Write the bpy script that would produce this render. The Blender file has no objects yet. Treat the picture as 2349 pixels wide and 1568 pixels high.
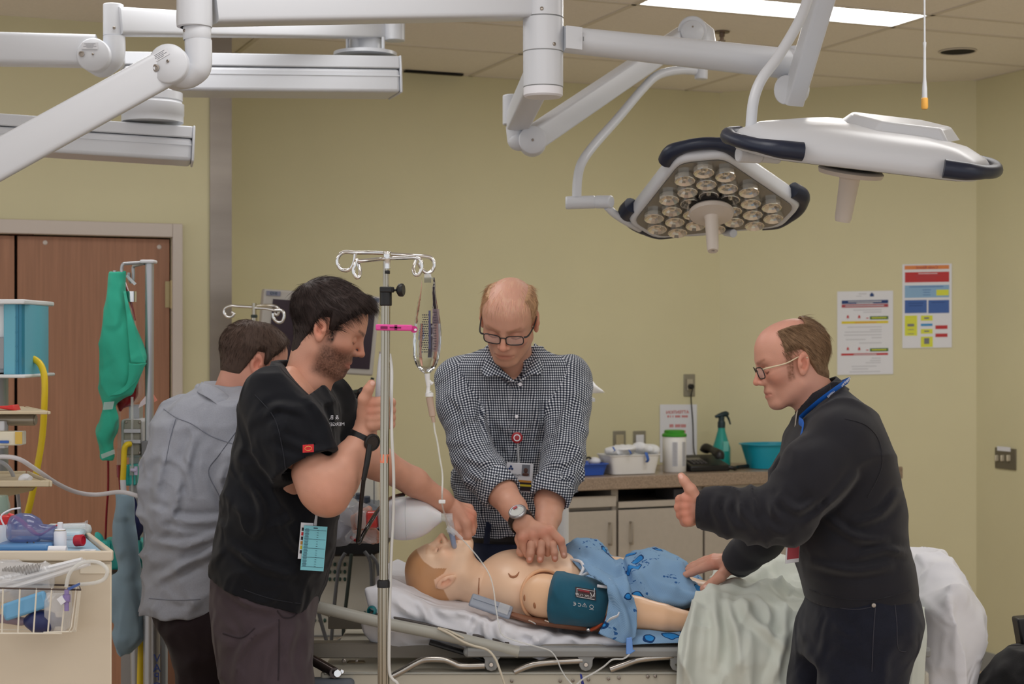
import bpy, bmesh, math, random
import numpy as np
from mathutils import Vector, Matrix, Euler
R = math.radians
C = bpy.context.scene.collection
SC = bpy.context.scene
# ------------------------------------------------------------------ camera, light, exposure
F = 3700.0; CX, CY = 1174.5, 784.0; CAMZ = 1.65; CEIL = 2.97
cam = bpy.data.cameras.new('camera'); camo = bpy.data.objects.new('camera', cam); C.objects.link(camo)
camo.location = (0, 0, CAMZ); camo.rotation_euler = (R(90), 0, 0)
cam.sensor_width = 36; cam.lens = 36*F/2349; cam.clip_start = .05; cam.clip_end = 60
cam.dof.use_dof = True; cam.dof.focus_distance = 4.0; cam.dof.aperture_fstop = 6.3
SC.camera = camo
SC.view_settings.view_transform = 'Standard'; SC.view_settings.look = 'None'
SC.view_settings.gamma = 1; SC.view_settings.use_curve_mapping = False
SC.view_settings.exposure = 0.2
SC.cycles.use_denoising = True
SC.cycles.max_bounces = 8; SC.cycles.diffuse_bounces = 4; SC.cycles.glossy_bounces = 4
SC.cycles.transmission_bounces = 8; SC.cycles.transparent_max_bounces = 16
SC.cycles.sample_clamp_indirect = 4; SC.cycles.caustics_reflective = False; SC.cycles.caustics_refractive = False
w = bpy.data.worlds.new('world'); SC.world = w; w.use_nodes = True
w.node_tree.nodes['Background'].inputs[0].default_value = (.96, .97, 1.0, 1)
w.node_tree.nodes['Background'].inputs[1].default_value = .78
ANG = R(22); U = Vector((math.cos(ANG), math.sin(ANG), 0)); V = Vector((-math.sin(ANG), math.cos(ANG), 0))
PG = Vector((1.386, 7.30, 0))
def G(u, v, z=0): return PG + U*u + V*v + Vector((0, 0, z))
def area(name, u, v, power, sx=1.15, sy=.56, col=(1, .985, .97)):
    l = bpy.data.lights.new(name, 'AREA'); l.shape = 'RECTANGLE'; l.size = sx; l.size_y = sy
    l.energy = power; l.color = col
    o = bpy.data.objects.new(name, l); C.objects.link(o)
    o.location = G(u, v, CEIL-.03); o.rotation_euler = (0, 0, ANG)
    return o
LIGHTS = [(-.6, -.705), (-3.0, -1.14), (-5.4, -1.14), (-.6, -2.34), (-3.0, -2.94), (-5.4, -2.94), (-.6, -4.74), (-3.0, -4.74), (-5.4, -4.74), (-.6, -6.5), (-3.0, -6.5)]  # first serves the visible troffer; the rest are added unseen to even the light
LP = [9.5, 9, 6, 9, 9, 6.5, 9, 9.5, 7.5, 9.5, 9.5]
for (u_, v_), p_ in zip(LIGHTS, LP): area('troffer_and_fill', u_, v_, p_)
# ------------------------------------------------------------------ helpers
def lin(c):
    r = []
    for x in c[:3]:
        x = x/255 if max(c) > 1.001 else x
        r.append(x/12.92 if x <= .04045 else ((x+.055)/1.055)**2.4)
    return tuple(r)+(1,)
def W(x, y, Y): return Vector(((x-CX)/F*Y, Y, CAMZ+(CY-y)/F*Y))
def hit(x, y, p0, n):
    d = Vector(((x-CX)/F, 1, (CY-y)/F)); o = Vector((0, 0, CAMZ))
    return o + d*((p0-o).dot(n)/d.dot(n))
MATS = {}
def mat(name, col=(200, 200, 200), rough=.5, metal=0, bump=None, var=None, spec=.5, trans=0, ior=1.45, alpha=1, coat=0, wr=None, emit=None, attr=False, sss=0, sheen=0, aniso=None, uvs=None):
    """Principled material; bump=(scale,strength[,stretch xyz]); var=(scale, amount[,stretch])"""
    if name in MATS: return MATS[name]
    m = bpy.data.materials.new(name); m.use_nodes = True; nt = m.node_tree; N = nt.nodes; L = nt.links
    b = N['Principled BSDF']; MATS[name] = m
    b.inputs['Base Color'].default_value = lin(col); b.inputs['Roughness'].default_value = rough
    b.inputs['Metallic'].default_value = metal; b.inputs['Specular IOR Level'].default_value = spec
    b.inputs['Transmission Weight'].default_value = trans; b.inputs['IOR'].default_value = ior
    b.inputs['Alpha'].default_value = alpha; b.inputs['Coat Weight'].default_value = coat
    if sheen: b.inputs['Sheen Weight'].default_value = sheen; b.inputs['Sheen Roughness'].default_value = .5
    if sss:
        b.inputs['Subsurface Weight'].default_value = sss; b.inputs['Subsurface Radius'].default_value = (1, .35, .2); b.inputs['Subsurface Scale'].default_value = .006
    if emit: b.inputs['Emission Color'].default_value = lin(emit[0]); b.inputs['Emission Strength'].default_value = emit[1]
    src = None
    if attr:
        a = N.new('ShaderNodeAttribute'); a.attribute_name = 'Col'; src = a.outputs['Color']; L.new(src, b.inputs['Base Color'])
    tc = N.new('ShaderNodeTexCoord')
    def noise(sc, stretch=None, det=3):
        n = N.new('ShaderNodeTexNoise'); n.inputs['Scale'].default_value = sc; n.inputs['Detail'].default_value = det
        if stretch:
            mp = N.new('ShaderNodeMapping'); mp.inputs['Scale'].default_value = stretch[:3]
            if len(stretch) > 3: mp.inputs['Rotation'].default_value = (0, 0, stretch[3])
            L.new(tc.outputs['Object'], mp.inputs[0]); L.new(mp.outputs[0], n.inputs[0])
        else: L.new(tc.outputs['Object'], n.inputs[0])
        return n
    if var:
        n = noise(var[0], var[2] if len(var) > 2 else None, 5)
        hs = N.new('ShaderNodeHueSaturation'); mr = N.new('ShaderNodeMapRange')
        mr.inputs[1].default_value = .3; mr.inputs[2].default_value = .7
        mr.inputs[3].default_value = 1-var[1]; mr.inputs[4].default_value = 1+var[1]
        L.new(n.outputs[0], mr.inputs[0]); L.new(mr.outputs[0], hs.inputs['Value'])
        hs.inputs['Color'].default_value = lin(col)
        if src: L.new(src, hs.inputs['Color'])
        L.new(hs.outputs[0], b.inputs['Base Color'])
    if bump:
        n = noise(bump[0], bump[2] if len(bump) > 2 else None)
        bp = N.new('ShaderNodeBump'); bp.inputs['Strength'].default_value = bump[1]; bp.inputs['Distance'].default_value = .004
        L.new(n.outputs[0], bp.inputs['Height']); L.new(bp.outputs[0], b.inputs['Normal'])
        if wr:
            r = noise(wr[0], wr[2] if len(wr) > 2 else None, 2); r.noise_type = 'RIDGED_MULTIFRACTAL'; r.inputs['Distortion'].default_value = .7
            b2 = N.new('ShaderNodeBump'); b2.inputs['Strength'].default_value = .8; b2.inputs['Distance'].default_value = wr[1]; L.new(r.outputs[0], b2.inputs['Height']); L.new(b2.outputs[0], bp.inputs['Normal'])
    return m
class MB:
    def __init__(s): s.v = []; s.f = []; s.m = []
    def add(s, vs, fs, mi=0):
        o = len(s.v); s.v += [tuple(v) for v in vs]; s.f += [tuple(i+o for i in f) for f in fs]; s.m += [mi]*len(fs); return s
    def box(s, c, size, ax=None, mi=0):
        ax = ax or (Vector((1, 0, 0)), Vector((0, 1, 0)), Vector((0, 0, 1))); c = Vector(c)
        vs = [c+ax[0]*(i*size[0]/2)+ax[1]*(j*size[1]/2)+ax[2]*(k*size[2]/2) for i in (-1, 1) for j in (-1, 1) for k in (-1, 1)]
        return s.add(vs, [(0, 1, 3, 2), (4, 6, 7, 5), (0, 4, 5, 1), (2, 3, 7, 6), (0, 2, 6, 4), (1, 5, 7, 3)], mi)
    def tube(s, pts, r, n=10, smooth=0, mi=0, caps=True, flat=1.0, up=None):
        pts = [Vector(p) for p in pts]
        if smooth: pts = crom(pts, smooth)
        k = len(pts); rs = r if isinstance(r, (list, tuple)) else [r]*k
        if len(rs) != k: rs = list(np.interp(np.linspace(0, 1, k), np.linspace(0, 1, len(rs)), rs))
        T = [(pts[min(i+1, k-1)]-pts[max(i-1, 0)]).normalized() for i in range(k)]
        a = Vector(up) if up else (Vector((0, 0, 1)) if abs(T[0].z) < .9 else Vector((1, 0, 0)))
        vs = []; fs = []
        for i in range(k):
            a = (a-T[i]*a.dot(T[i])); a = a.normalized() if a.length > 1e-6 else T[i].orthogonal().normalized()
            b = T[i].cross(a)
            for j in range(n):
                t = 2*math.pi*j/n; vs.append(pts[i]+(a*math.cos(t)*flat+b*math.sin(t))*rs[i])
        for i in range(k-1):
            for j in range(n):
                fs.append((i*n+j, i*n+(j+1) % n, (i+1)*n+(j+1) % n, (i+1)*n+j))
        if caps: fs += [tuple(range(n-1, -1, -1)), tuple(range((k-1)*n, k*n))]
        return s.add(vs, fs, mi)
    def cyl(s, a, b, r, r2=None, n=24, mi=0, bev=0):
        a = Vector(a); b = Vector(b); r2 = r if r2 is None else r2
        if bev:
            d = (b-a).normalized()*bev
            return s.tube([a, a+d*.001/max(bev, .001)*0+d*0.02, a+d, b-d, b-d*.02, b], [r-bev, r-bev*.75, r, r2, r2-bev*.75, r2-bev], n, mi=mi)
        return s.tube([a, b], [r, r2], n, mi=mi)
    def lathe(s, prof, o, axis=(0, 0, 1), n=32, mi=0):
        """prof: list of (radius, height) along axis from o"""
        ax = Vector(axis).normalized(); a = ax.orthogonal().normalized(); b = ax.cross(a); o = Vector(o); vs = []; fs = []
        for r, h in prof:
            for j in range(n):
                t = 2*math.pi*j/n; vs.append(o+ax*h+(a*math.cos(t)+b*math.sin(t))*max(r, 1e-5))
        for i in range(len(prof)-1):
            for j in range(n): fs.append((i*n+j, i*n+(j+1) % n, (i+1)*n+(j+1) % n, (i+1)*n+j))
        return s.add(vs, fs, mi)
    def ell(s, c, r, ax=None, n=20, m=12, mi=0):
        ax = ax or (Vector((1, 0, 0)), Vector((0, 1, 0)), Vector((0, 0, 1))); c = Vector(c); vs = []; fs = []
        for i in range(m+1):
            p = math.pi*i/m
            for j in range(n):
                t = 2*math.pi*j/n
                vs.append(c+ax[0]*(r[0]*math.sin(p)*math.cos(t))+ax[1]*(r[1]*math.sin(p)*math.sin(t))+ax[2]*(r[2]*math.cos(p)))
        for i in range(m):
            for j in range(n): fs.append((i*n+j, (i+1)*n+j, (i+1)*n+(j+1) % n, i*n+(j+1) % n))
        return s.add(vs, fs, mi)
    def prism(s, poly, off, mi=0):
        """poly: list of points (3D, planar); off: extrusion vector"""
        n = len(poly); off = Vector(off); vs = [Vector(p) for p in poly]+[Vector(p)+off for p in poly]
        return s.add(vs, [tuple(range(n-1, -1, -1)), tuple(range(n, 2*n))]+[(i, (i+1) % n, n+(i+1) % n, n+i) for i in range(n)], mi)
    def grid(s, P, mi=0):
        """P[i][j] points"""
        a = len(P); b = len(P[0])
        return s.add([p for r in P for p in r], [(i*b+j, i*b+j+1, (i+1)*b+j+1, (i+1)*b+j) for i in range(a-1) for j in range(b-1)], mi)
def crom(pts, n, closed=False):
    """Catmull-Rom through pts with n steps per span"""
    P = [np.array(p, float) for p in pts]; out = []; k = len(P)
    for i in range(k-1):
        p0 = P[max(i-1, 0)]; p1 = P[i]; p2 = P[i+1]; p3 = P[min(i+2, k-1)]
        for t in np.arange(n)/n:
            out.append(.5*((2*p1)+(-p0+p2)*t+(2*p0-5*p1+4*p2-p3)*t*t+(-p0+3*p1-3*p2+p3)*t**3))
    out.append(P[-1]); return [Vector(o) for o in out]
def wloc(p):
    v = Vector((0, 0, 0))
    while p: v += p.location; p = p.parent
    return v
def tag(o, label, cat, group=None, kind=None):
    if label: o['label'] = label
    if cat: o['category'] = cat
    if group: o['group'] = group
    if kind: o['kind'] = kind
    return o
def fin(o, bevel, seg, sharp, me):
    if bevel:
        m = o.modifiers.new('bevel', 'BEVEL'); m.width = bevel; m.segments = seg; m.limit_method = 'ANGLE'; m.angle_limit = R(40); m.harden_normals = False
    if sharp is not None:
        me.shade_smooth(); me.set_sharp_from_angle(angle=R(sharp))
def obj(name, mb, ms, parent=None, bevel=0, seg=2, sharp=40, org=None, label=None):
    """link a mesh builder as one object; verts are world coordinates"""
    V0 = np.array(mb.v, float)
    if org is None: o0 = Vector((V0[:, 0].mean(), V0[:, 1].mean(), V0[:, 2].min())) if parent is None else wloc(parent)
    else: o0 = Vector(org)
    me = bpy.data.meshes.new(name); me.from_pydata([tuple(x) for x in V0-np.array(o0)], [], mb.f)
    for m in (ms if isinstance(ms, (list, tuple)) else [ms]): me.materials.append(m)
    if max(mb.m): me.polygons.foreach_set('material_index', mb.m)
    me.update(); bmx = bmesh.new(); bmx.from_mesh(me); bmesh.ops.recalc_face_normals(bmx, faces=bmx.faces); bmx.to_mesh(me); bmx.free()
    o = bpy.data.objects.new(name, me); C.objects.link(o)
    if parent: o.parent = parent; o.location = o0-wloc(parent)
    else: o.location = o0
    fin(o, bevel, seg, sharp, me)
    if label: o['label'] = label
    return o
def empty(name, loc, label, cat, group=None):
    o = bpy.data.objects.new(name, None); C.objects.link(o); o.location = loc; o.empty_display_size = .05
    return tag(o, label, cat, group)
def struct(name, mb, m, parent=None, **k):
    o = obj(name, mb, m, parent, **k)
    if parent is None: o['kind'] = 'structure'
    return o
def copy_tree(o, parent=None):
    c = o.copy(); C.objects.link(c)
    if parent: c.parent = parent
    for ch in o.children: copy_tree(ch, c)
    return c
UP = Vector((0, 0, 1)); XX = Vector((1, 0, 0)); YY = Vector((0, 1, 0))
# ------------------------------------------------------------------ numpy noise
_rs = np.random.RandomState(7); _lat = _rs.rand(64, 64, 64).astype(np.float32)*2-1
def vnoise(p, sc=1.0):
    """value noise in [-1,1]; p (...,3)"""
    q = np.asarray(p, np.float32)*sc; i = np.floor(q).astype(np.int32); f = q-i; f = f*f*(3-2*f); r = 0
    for dx in (0, 1):
        for dy in (0, 1):
            for dz in (0, 1):
                wt = (f[..., 0] if dx else 1-f[..., 0])*(f[..., 1] if dy else 1-f[..., 1])*(f[..., 2] if dz else 1-f[..., 2])
                r = r+wt*_lat[(i[..., 0]+dx) & 63, (i[..., 1]+dy) & 63, (i[..., 2]+dz) & 63]
    return r
def fold(p, sc, stretch=(1, 1, 1), seed=0):
    """sharp ridged folds in [0,1]"""
    q = np.asarray(p, np.float32)*np.array(stretch, np.float32)+seed*7.31
    q = q+np.stack([vnoise(q, sc*.5), vnoise(q+5.2, sc*.5), vnoise(q+9.7, sc*.5)], -1)*(.35/sc)
    return (1-np.abs(vnoise(q, sc)))**3
def drawn(P, curves, w=8, h=.009):
    """ridges of cloth along curves (pixel polylines seen on the garment)"""
    P = np.asarray(P); x = CX+P[:, 0]/P[:, 1]*F; y = CY-(P[:, 2]-CAMZ)/P[:, 1]*F; r = np.zeros(len(P))
    for c in curves:
        c = [tuple(q)[:2] for q in crom([(a, b, 0) for a, b in c], 4)]; d = np.full(len(P), 1e3); u = np.zeros(len(P))
        for i, ((ax, ay), (bx, by)) in enumerate(zip(c[:-1], c[1:])):
            l = (bx-ax)**2+(by-ay)**2+1e-9; t = np.clip(((x-ax)*(bx-ax)+(y-ay)*(by-ay))/l, 0, 1); e = np.hypot(x-ax-t*(bx-ax), y-ay-t*(by-ay)); m = e < d; d[m] = e[m]; u[m] = (i+t[m])/(len(c)-1)
        k = np.sin(np.pi*np.clip(u*.9+.05, 0, 1))**.6; r += h*k*(np.exp(-(d/w)**2)-.55*np.exp(-((d-2.1*w)/w)**2))
    return r
# ------------------------------------------------------------------ implicit surfaces (surface nets)
class Vol:
    def __init__(s, lo, hi, h):
        s.lo = np.array(lo, float); s.h = h; s.n = np.ceil((np.array(hi, float)-s.lo)/h).astype(int)+1
        s.D = np.full(s.n, 9., np.float32)
    def put(s, prim, k=.01, op='u'):
        lo, hi, fn = prim; pad = k+3*s.h+.004
        a = np.clip(np.floor((np.array(lo)-pad-s.lo)/s.h).astype(int), 0, s.n); b = np.clip(np.ceil((np.array(hi)+pad-s.lo)/s.h).astype(int)+1, 0, s.n)
        if np.any(b <= a): return s
        ax = [(s.lo[i]+np.arange(a[i], b[i])*s.h).astype(np.float32) for i in range(3)]
        d = fn(ax[0][:, None, None], ax[1][None, :, None], ax[2][None, None, :]).astype(np.float32)
        sl = tuple(slice(a[i], b[i]) for i in range(3)); e = s.D[sl]
        if op == 'u': q = np.maximum(k-np.abs(e-d), 0); s.D[sl] = np.minimum(e, d)-q*q/(4*k)
        elif op == 's': q = np.maximum(k-np.abs(e+d), 0); s.D[sl] = np.maximum(e, -d)+q*q/(4*k)
        return s
    def cut(s, p, n):
        """keep the side n points away from"""
        n = Vector(n).normalized(); ax = [(s.lo[i]+np.arange(s.n[i])*s.h).astype(np.float32) for i in range(3)]
        d = (ax[0][:, None, None]-p[0])*n[0]+(ax[1][None, :, None]-p[1])*n[1]+(ax[2][None, None, :]-p[2])*n[2]
        s.D = np.maximum(s.D, d); return s
    def disp(s, fn, band=.03):
        I = np.argwhere(np.abs(s.D) < band); P = s.lo+I*s.h; s.D[tuple(I.T)] += fn(P).astype(np.float32); return s
    def mesh(s):
        D = s.D; D[0] = D[-1] = 1; D[:, 0] = D[:, -1] = 1; D[:, :, 0] = D[:, :, -1] = 1
        neg = D < 0; n = s.n-1
        cnt = sum(neg[i:i+n[0], j:j+n[1], k:k+n[2]].astype(np.int8) for i in (0, 1) for j in (0, 1) for k in (0, 1))
        act = (cnt > 0) & (cnt < 8); I = np.argwhere(act); vid = np.full(tuple(n), -1, np.int32); vid[tuple(I.T)] = np.arange(len(I))
        acc = np.zeros((len(I), 3), np.float32); num = np.zeros(len(I), np.float32)
        for ax in range(3):
            o1, o2 = [a for a in range(3) if a != ax]
            for b in (0, 1):
                for c in (0, 1):
                    off = np.zeros(3, int); off[o1] = b; off[o2] = c; A = I+off; B = A.copy(); B[:, ax] += 1
                    da = D[tuple(A.T)]; db = D[tuple(B.T)]; mk = (da < 0) != (db < 0)
                    t = np.where(mk, da/np.where(mk, da-db, 1), 0); P = off[None, :].astype(np.float32).repeat(len(I), 0); P[:, ax] = t
                    acc[mk] += P[mk]; num[mk] += 1
        Vv = s.lo+(I+acc/num[:, None])*s.h; Q = []
        for ax in range(3):
            o1, o2 = (ax+1) % 3, (ax+2) % 3
            sa = [slice(None)]*3; sb = [slice(None)]*3; sa[ax] = slice(0, -1); sb[ax] = slice(1, None)
            E = np.argwhere(neg[tuple(sa)] != neg[tuple(sb)]); E = E[(E[:, o1] > 0) & (E[:, o2] > 0) & (E[:, o1] < n[o1]) & (E[:, o2] < n[o2])]
            q = []
            for b, c in ((1, 1), (0, 1), (0, 0), (1, 0)):
                e = E.copy(); e[:, o1] -= b; e[:, o2] -= c; q.append(vid[tuple(e.T)])
            q = np.stack(q, 1); fl = neg[tuple(E.T)]; q[~fl] = q[~fl][:, ::-1]; Q.append(q)
        Q = np.concatenate(Q); Q = Q[(Q >= 0).all(1)]
        return Vv, Q
def rc(a, b, ra, rb, sq=None):
    """round cone; sq=(axis vector, factor) squashes along an axis"""
    a = np.array(a, np.float32); b = np.array(b, np.float32); ba = b-a; L = max(float(ba@ba), 1e-9); r = max(ra, rb)
    if sq: sv = np.array(Vector(sq[0]).normalized(), np.float32); sf = 1/sq[1]-1
    def fn(x, y, z):
        px, py, pz = x-a[0], y-a[1], z-a[2]; t = np.clip((px*ba[0]+py*ba[1]+pz*ba[2])/L, 0, 1)
        qx, qy, qz = px-ba[0]*t, py-ba[1]*t, pz-ba[2]*t
        if sq:
            e = (qx*sv[0]+qy*sv[1]+qz*sv[2])*sf; d = np.sqrt((qx+e*sv[0])**2+(qy+e*sv[1])**2+(qz+e*sv[2])**2)-(ra+(rb-ra)*t); return d*min(1, sq[1]*1.3)
        return np.sqrt(qx*qx+qy*qy+qz*qz)-(ra+(rb-ra)*t)
    return np.minimum(a, b)-r, np.maximum(a, b)+r, fn
def el(c, r, rot=None):
    c = np.array(c, np.float32); r = np.array(r, np.float32); m = np.array(rot.to_matrix() if rot else np.eye(3), np.float32); mr = float(r.max())
    def fn(x, y, z):
        px, py, pz = x-c[0], y-c[1], z-c[2]
        q = [(m[0, i]*px+m[1, i]*py+m[2, i]*pz) for i in range(3)]
        k0 = np.sqrt(sum((q[i]/r[i])**2 for i in range(3))); k1 = np.sqrt(sum((q[i]/r[i]**2)**2 for i in range(3)))
        return k0*(k0-1)/np.maximum(k1, 1e-4)
    return c-mr, c+mr, fn
def loft(st, n=2.4, cap=True):
    """st: list of (z, cx, cy, a, b, phi) ; horizontal superellipse stations"""
    st = sorted(st); st = [tuple(q)+(0,)*(6-len(q)) for q in st]; A = np.array(st, np.float32)
    zf = np.linspace(A[0, 0], A[-1, 0], 160)
    def sm(c):
        y = np.interp(zf, A[:, 0], A[:, c]); ker = np.ones(9)/9; return np.convolve(np.pad(y, 4, 'edge'), ker, 'valid')
    T = [sm(c) for c in range(1, 6)]
    def fn(x, y, z):
        cx, cy, a, b, ph = [np.interp(z, zf, t).astype(np.float32) for t in T]
        px, py = x-cx, y-cy; c, s_ = np.cos(ph), np.sin(ph); u = np.abs(px*c+py*s_)/a; v = np.abs(-px*s_+py*c)/b
        q = (u**n+v**n)**(1/n); d = (q-1)*np.minimum(a, b)
        return np.maximum(d, np.maximum(z-A[-1, 0], A[0, 0]-z)) if cap else d
    m = max(A[:, 3].max(), A[:, 4].max())
    return np.array([A[:, 1].min()-m, A[:, 2].min()-m, A[0, 0]]), np.array([A[:, 1].max()+m, A[:, 2].max()+m, A[-1, 0]]), fn
def raw(lo, hi, fn): return np.array(lo, float), np.array(hi, float), fn
def smooth_mesh(Vv, Q, it=1):
    for _ in range(it):
        s = np.zeros_like(Vv); c = np.zeros(len(Vv))
        for i in range(4):
            a, b = Q[:, i], Q[:, (i+1) % 4]; np.add.at(s, a, Vv[b]); np.add.at(c, a, 1); np.add.at(s, b, Vv[a]); np.add.at(c, b, 1)
        Vv = Vv*.5+.5*s/np.maximum(c, 1)[:, None]
    return Vv
def vobj(name, parts, m, parent=None, label=None, uv=None, org=None):
    """parts: list of (verts world, quads, colours or None); one object. uv: array per corner fn(parts index)"""
    Vs = np.concatenate([p[0] for p in parts]); off = np.cumsum([0]+[len(p[0]) for p in parts]); Q = np.concatenate([p[1]+off[i] for i, p in enumerate(parts)])
    o0 = np.array(org if org is not None else (wloc(parent) if parent else (Vs[:, 0].mean(), Vs[:, 1].mean(), Vs[:, 2].min())))
    me = bpy.data.meshes.new(name); me.vertices.add(len(Vs)); me.vertices.foreach_set('co', (Vs-o0).astype(np.float32).ravel())
    me.loops.add(len(Q)*4); me.loops.foreach_set('vertex_index', Q.ravel().astype(np.int32)); me.polygons.add(len(Q))
    me.polygons.foreach_set('loop_start', np.arange(0, len(Q)*4, 4, dtype=np.int32)); me.update(calc_edges=True); me.validate()
    if any(p[2] is not None for p in parts):
        col = np.concatenate([p[2] if p[2] is not None else np.full((len(p[0]), 3), .5) for p in parts]); a = me.attributes.new('Col', 'FLOAT_COLOR', 'POINT')
        a.data.foreach_set('color', np.concatenate([col, np.ones((len(col), 1))], 1).astype(np.float32).ravel())
    if uv is not None:
        l = me.uv_layers.new(name='UVMap'); l.data.foreach_set('uv', uv(Vs, Q).astype(np.float32).ravel())
    for mm in (m if isinstance(m, (list, tuple)) else [m]): me.materials.append(mm)
    me.shade_smooth(); o = bpy.data.objects.new(name, me); C.objects.link(o); o.location = Vector(o0)-(wloc(parent) if parent else Vector((0, 0, 0)))
    if parent: o.parent = parent
    if label: o['label'] = label
    return o
def onto(o, x, y, off=.002):
    """point of an object's surface that the pixel's ray meets, lifted off along the normal"""
    bpy.context.view_layer.update(); M = o.matrix_world; Mi = M.inverted(); d = Vector(((x-CX)/F, 1, (CY-y)/F)).normalized(); ok, l, n, _ = o.ray_cast(Mi @ Vector((0, 0, CAMZ)), (Mi.to_3x3() @ d).normalized()); return M @ l+n*off if ok else None
def stitch(o, pts, r=.0014, name='seam', m=None, n=5):
    q = [Vector(p)[:] for p in crom([(x, y, 0) for x, y in pts], n)]; q = [onto(o, x, y, .0006) for x, y, _ in q]; q = [p for p in q if p]
    if len(q) < 3: return
    mb = MB(); mb.tube(q, r, 5); return obj(name, mb, m, o)
def text(name, s, loc, size, xdir, ydir, m, parent=None, mirror=True, depth=.0006, align='CENTER', spacing=1.0):
    """flat lettering as a mesh; xdir/ydir world axes as seen; the photograph shows all its lettering mirrored"""
    cu = bpy.data.curves.new(name, 'FONT'); cu.body = s; cu.size = size; cu.align_x = align; cu.align_y = 'CENTER'; cu.extrude = depth; cu.resolution_u = 2; cu.space_line = spacing
    t = bpy.data.objects.new(name, cu); C.objects.link(t); dg = bpy.context.evaluated_depsgraph_get(); me = bpy.data.meshes.new_from_object(t.evaluated_get(dg)); bpy.data.objects.remove(t)
    x = Vector(xdir).normalized()*(-1 if mirror else 1); y = Vector(ydir).normalized(); z = x.cross(y); M = Matrix((x, y, z)).transposed().to_4x4()
    me.transform(M)
    me.materials.clear(); me.materials.append(m); o = bpy.data.objects.new(name, me); C.objects.link(o); o.location = Vector(loc)-(wloc(parent) if parent else Vector((0, 0, 0)))
    if parent: o.parent = parent
    return o
# ------------------------------------------------------------------ materials of the room
M_wall = mat('wall_paint', (213, 207, 172), .55, bump=(180, .04), var=(3, .02), spec=.3)
M_ceil = mat('ceiling_tile', (238, 232, 226), .9, bump=(260, .25), var=(90, .03))
M_bar = mat('ceiling_bar', (214, 206, 194), .6)
M_floor = mat('floor_vinyl', (196, 176, 152), .35, var=(5, .08), bump=(60, .03))
M_wood = mat('door_wood', (164, 120, 95), .42, var=(9, .12, (9, 9, .35)), bump=(40, .05, (10, 10, .4)), spec=.4)
M_frame = mat('door_frame', (206, 196, 188), .45)
M_steel = mat('brushed_steel', (158, 150, 142), .38, .85, var=(2.2, .25, (.3, .3, 1.6)))
M_dark = mat('dark_gap', (22, 20, 20), .9)
M_chrome = mat('chrome', (225, 225, 225), .12, 1)
M_white = mat('white_enamel', (202, 205, 211), .32, bump=(300, .02), spec=.5)
M_black = mat('black_plastic', (22, 22, 24), .4)
M_grey = mat('grey_plastic', (120, 122, 126), .5)
M_paper = mat('white_paper', (226, 228, 236), .7)
M_lam = mat('cabinet_laminate', (176, 168, 158), .5, var=(40, .03))
M_granite = mat('granite_laminate', (150, 132, 116), .3, var=(170, .35), bump=(300, .02))
M_lamp = mat('lamp_diffuser', (255, 255, 255), .5, emit=((255, 252, 246), 9))
# ------------------------------------------------------------------ shell
mb = MB(); mb.box((0, 4.2, -.05), (12, 12.5, .1)); struct('floor', mb, M_floor)
CW = CEIL+.012
def wallseg(name, p0, p1, z0=0, z1=CW, t=.1):
    d = (p1-p0); L = d.length; d.normalize(); n = Vector((-d.y, d.x, 0)); mb = MB()
    if n.dot(Vector((0, 1, 0))*1.0+Vector((0, 0, 0))) < 0 and abs(n.y) > .3: n = -n
    c = (p0+p1)/2+n*t/2; c.z = (z0+z1)/2; mb.box(c, (L, t, z1-z0), (d, n, UP)); return struct(name, mb, M_wall)
UC = -2.557
wallseg('wall_back', G(UC-.6, 1.26), G(.30, 1.26))
pa, pb = G(.2, 1.26), G(1.21, .43); NC = (pb-pa).normalized(); NCn = Vector((NC.y, -NC.x, 0))   # towards the room
mb = MB(); c = (pa+pb)/2-NCn*.05; mb.box((c.x, c.y, CW/2), ((pb-pa).length+.04, .1, CW), (NC, NCn, UP)); struct('wall_corner', mb, M_wall)
mb = MB(); c = G(1.21, -2.3); mb.box((c.x+U.x*.05, c.y+U.y*.05, CW/2), (.1, 5.46, CW), (U, V, UP)); struct('wall_right', mb, M_wall)
# left wall with the doorway cut out
DZ = None
PL = G(0, .58); NV = -V
def onL(x, y): return hit(x, y, PL, NV)
def uv_of(p): d = Vector(p)-PG; return d.dot(U), d.dot(V)
dr = onL(393, 900); dru = uv_of(dr)[0]; dzt = onL(388, 545).z; seam = uv_of(onL(37, 800))[0]; dl = seam-.95
mb = MB(); t = .12
def lw(u0, u1, z0, z1):
    c = G((u0+u1)/2, .58+t/2, (z0+z1)/2); mb.box(c, (u1-u0, t, z1-z0), (U, V, UP))
lw(dru, UC, 0, CW); lw(-7.5, dl, 0, CW); lw(dl, dru, dzt, CW); struct('wall_left', mb, M_wall)
mb = MB(); mb.box(G(UC-.05, .97, CEIL/2), (.1, .58, CEIL), (U, V, UP)); struct('wall_return', mb, M_wall)
# corner guard
mb = MB(); gw = UC-uv_of(onL(481, 700))[0]
mb.box(G(UC-gw/2, .576, CEIL/2), (gw, .006, CEIL-.02), (U, V, UP)); mb.box(G(UC+.003, .576+.04, CEIL/2), (.006, .08, CEIL-.02), (U, V, UP)); struct('trim_1', mb, M_steel)
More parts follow.
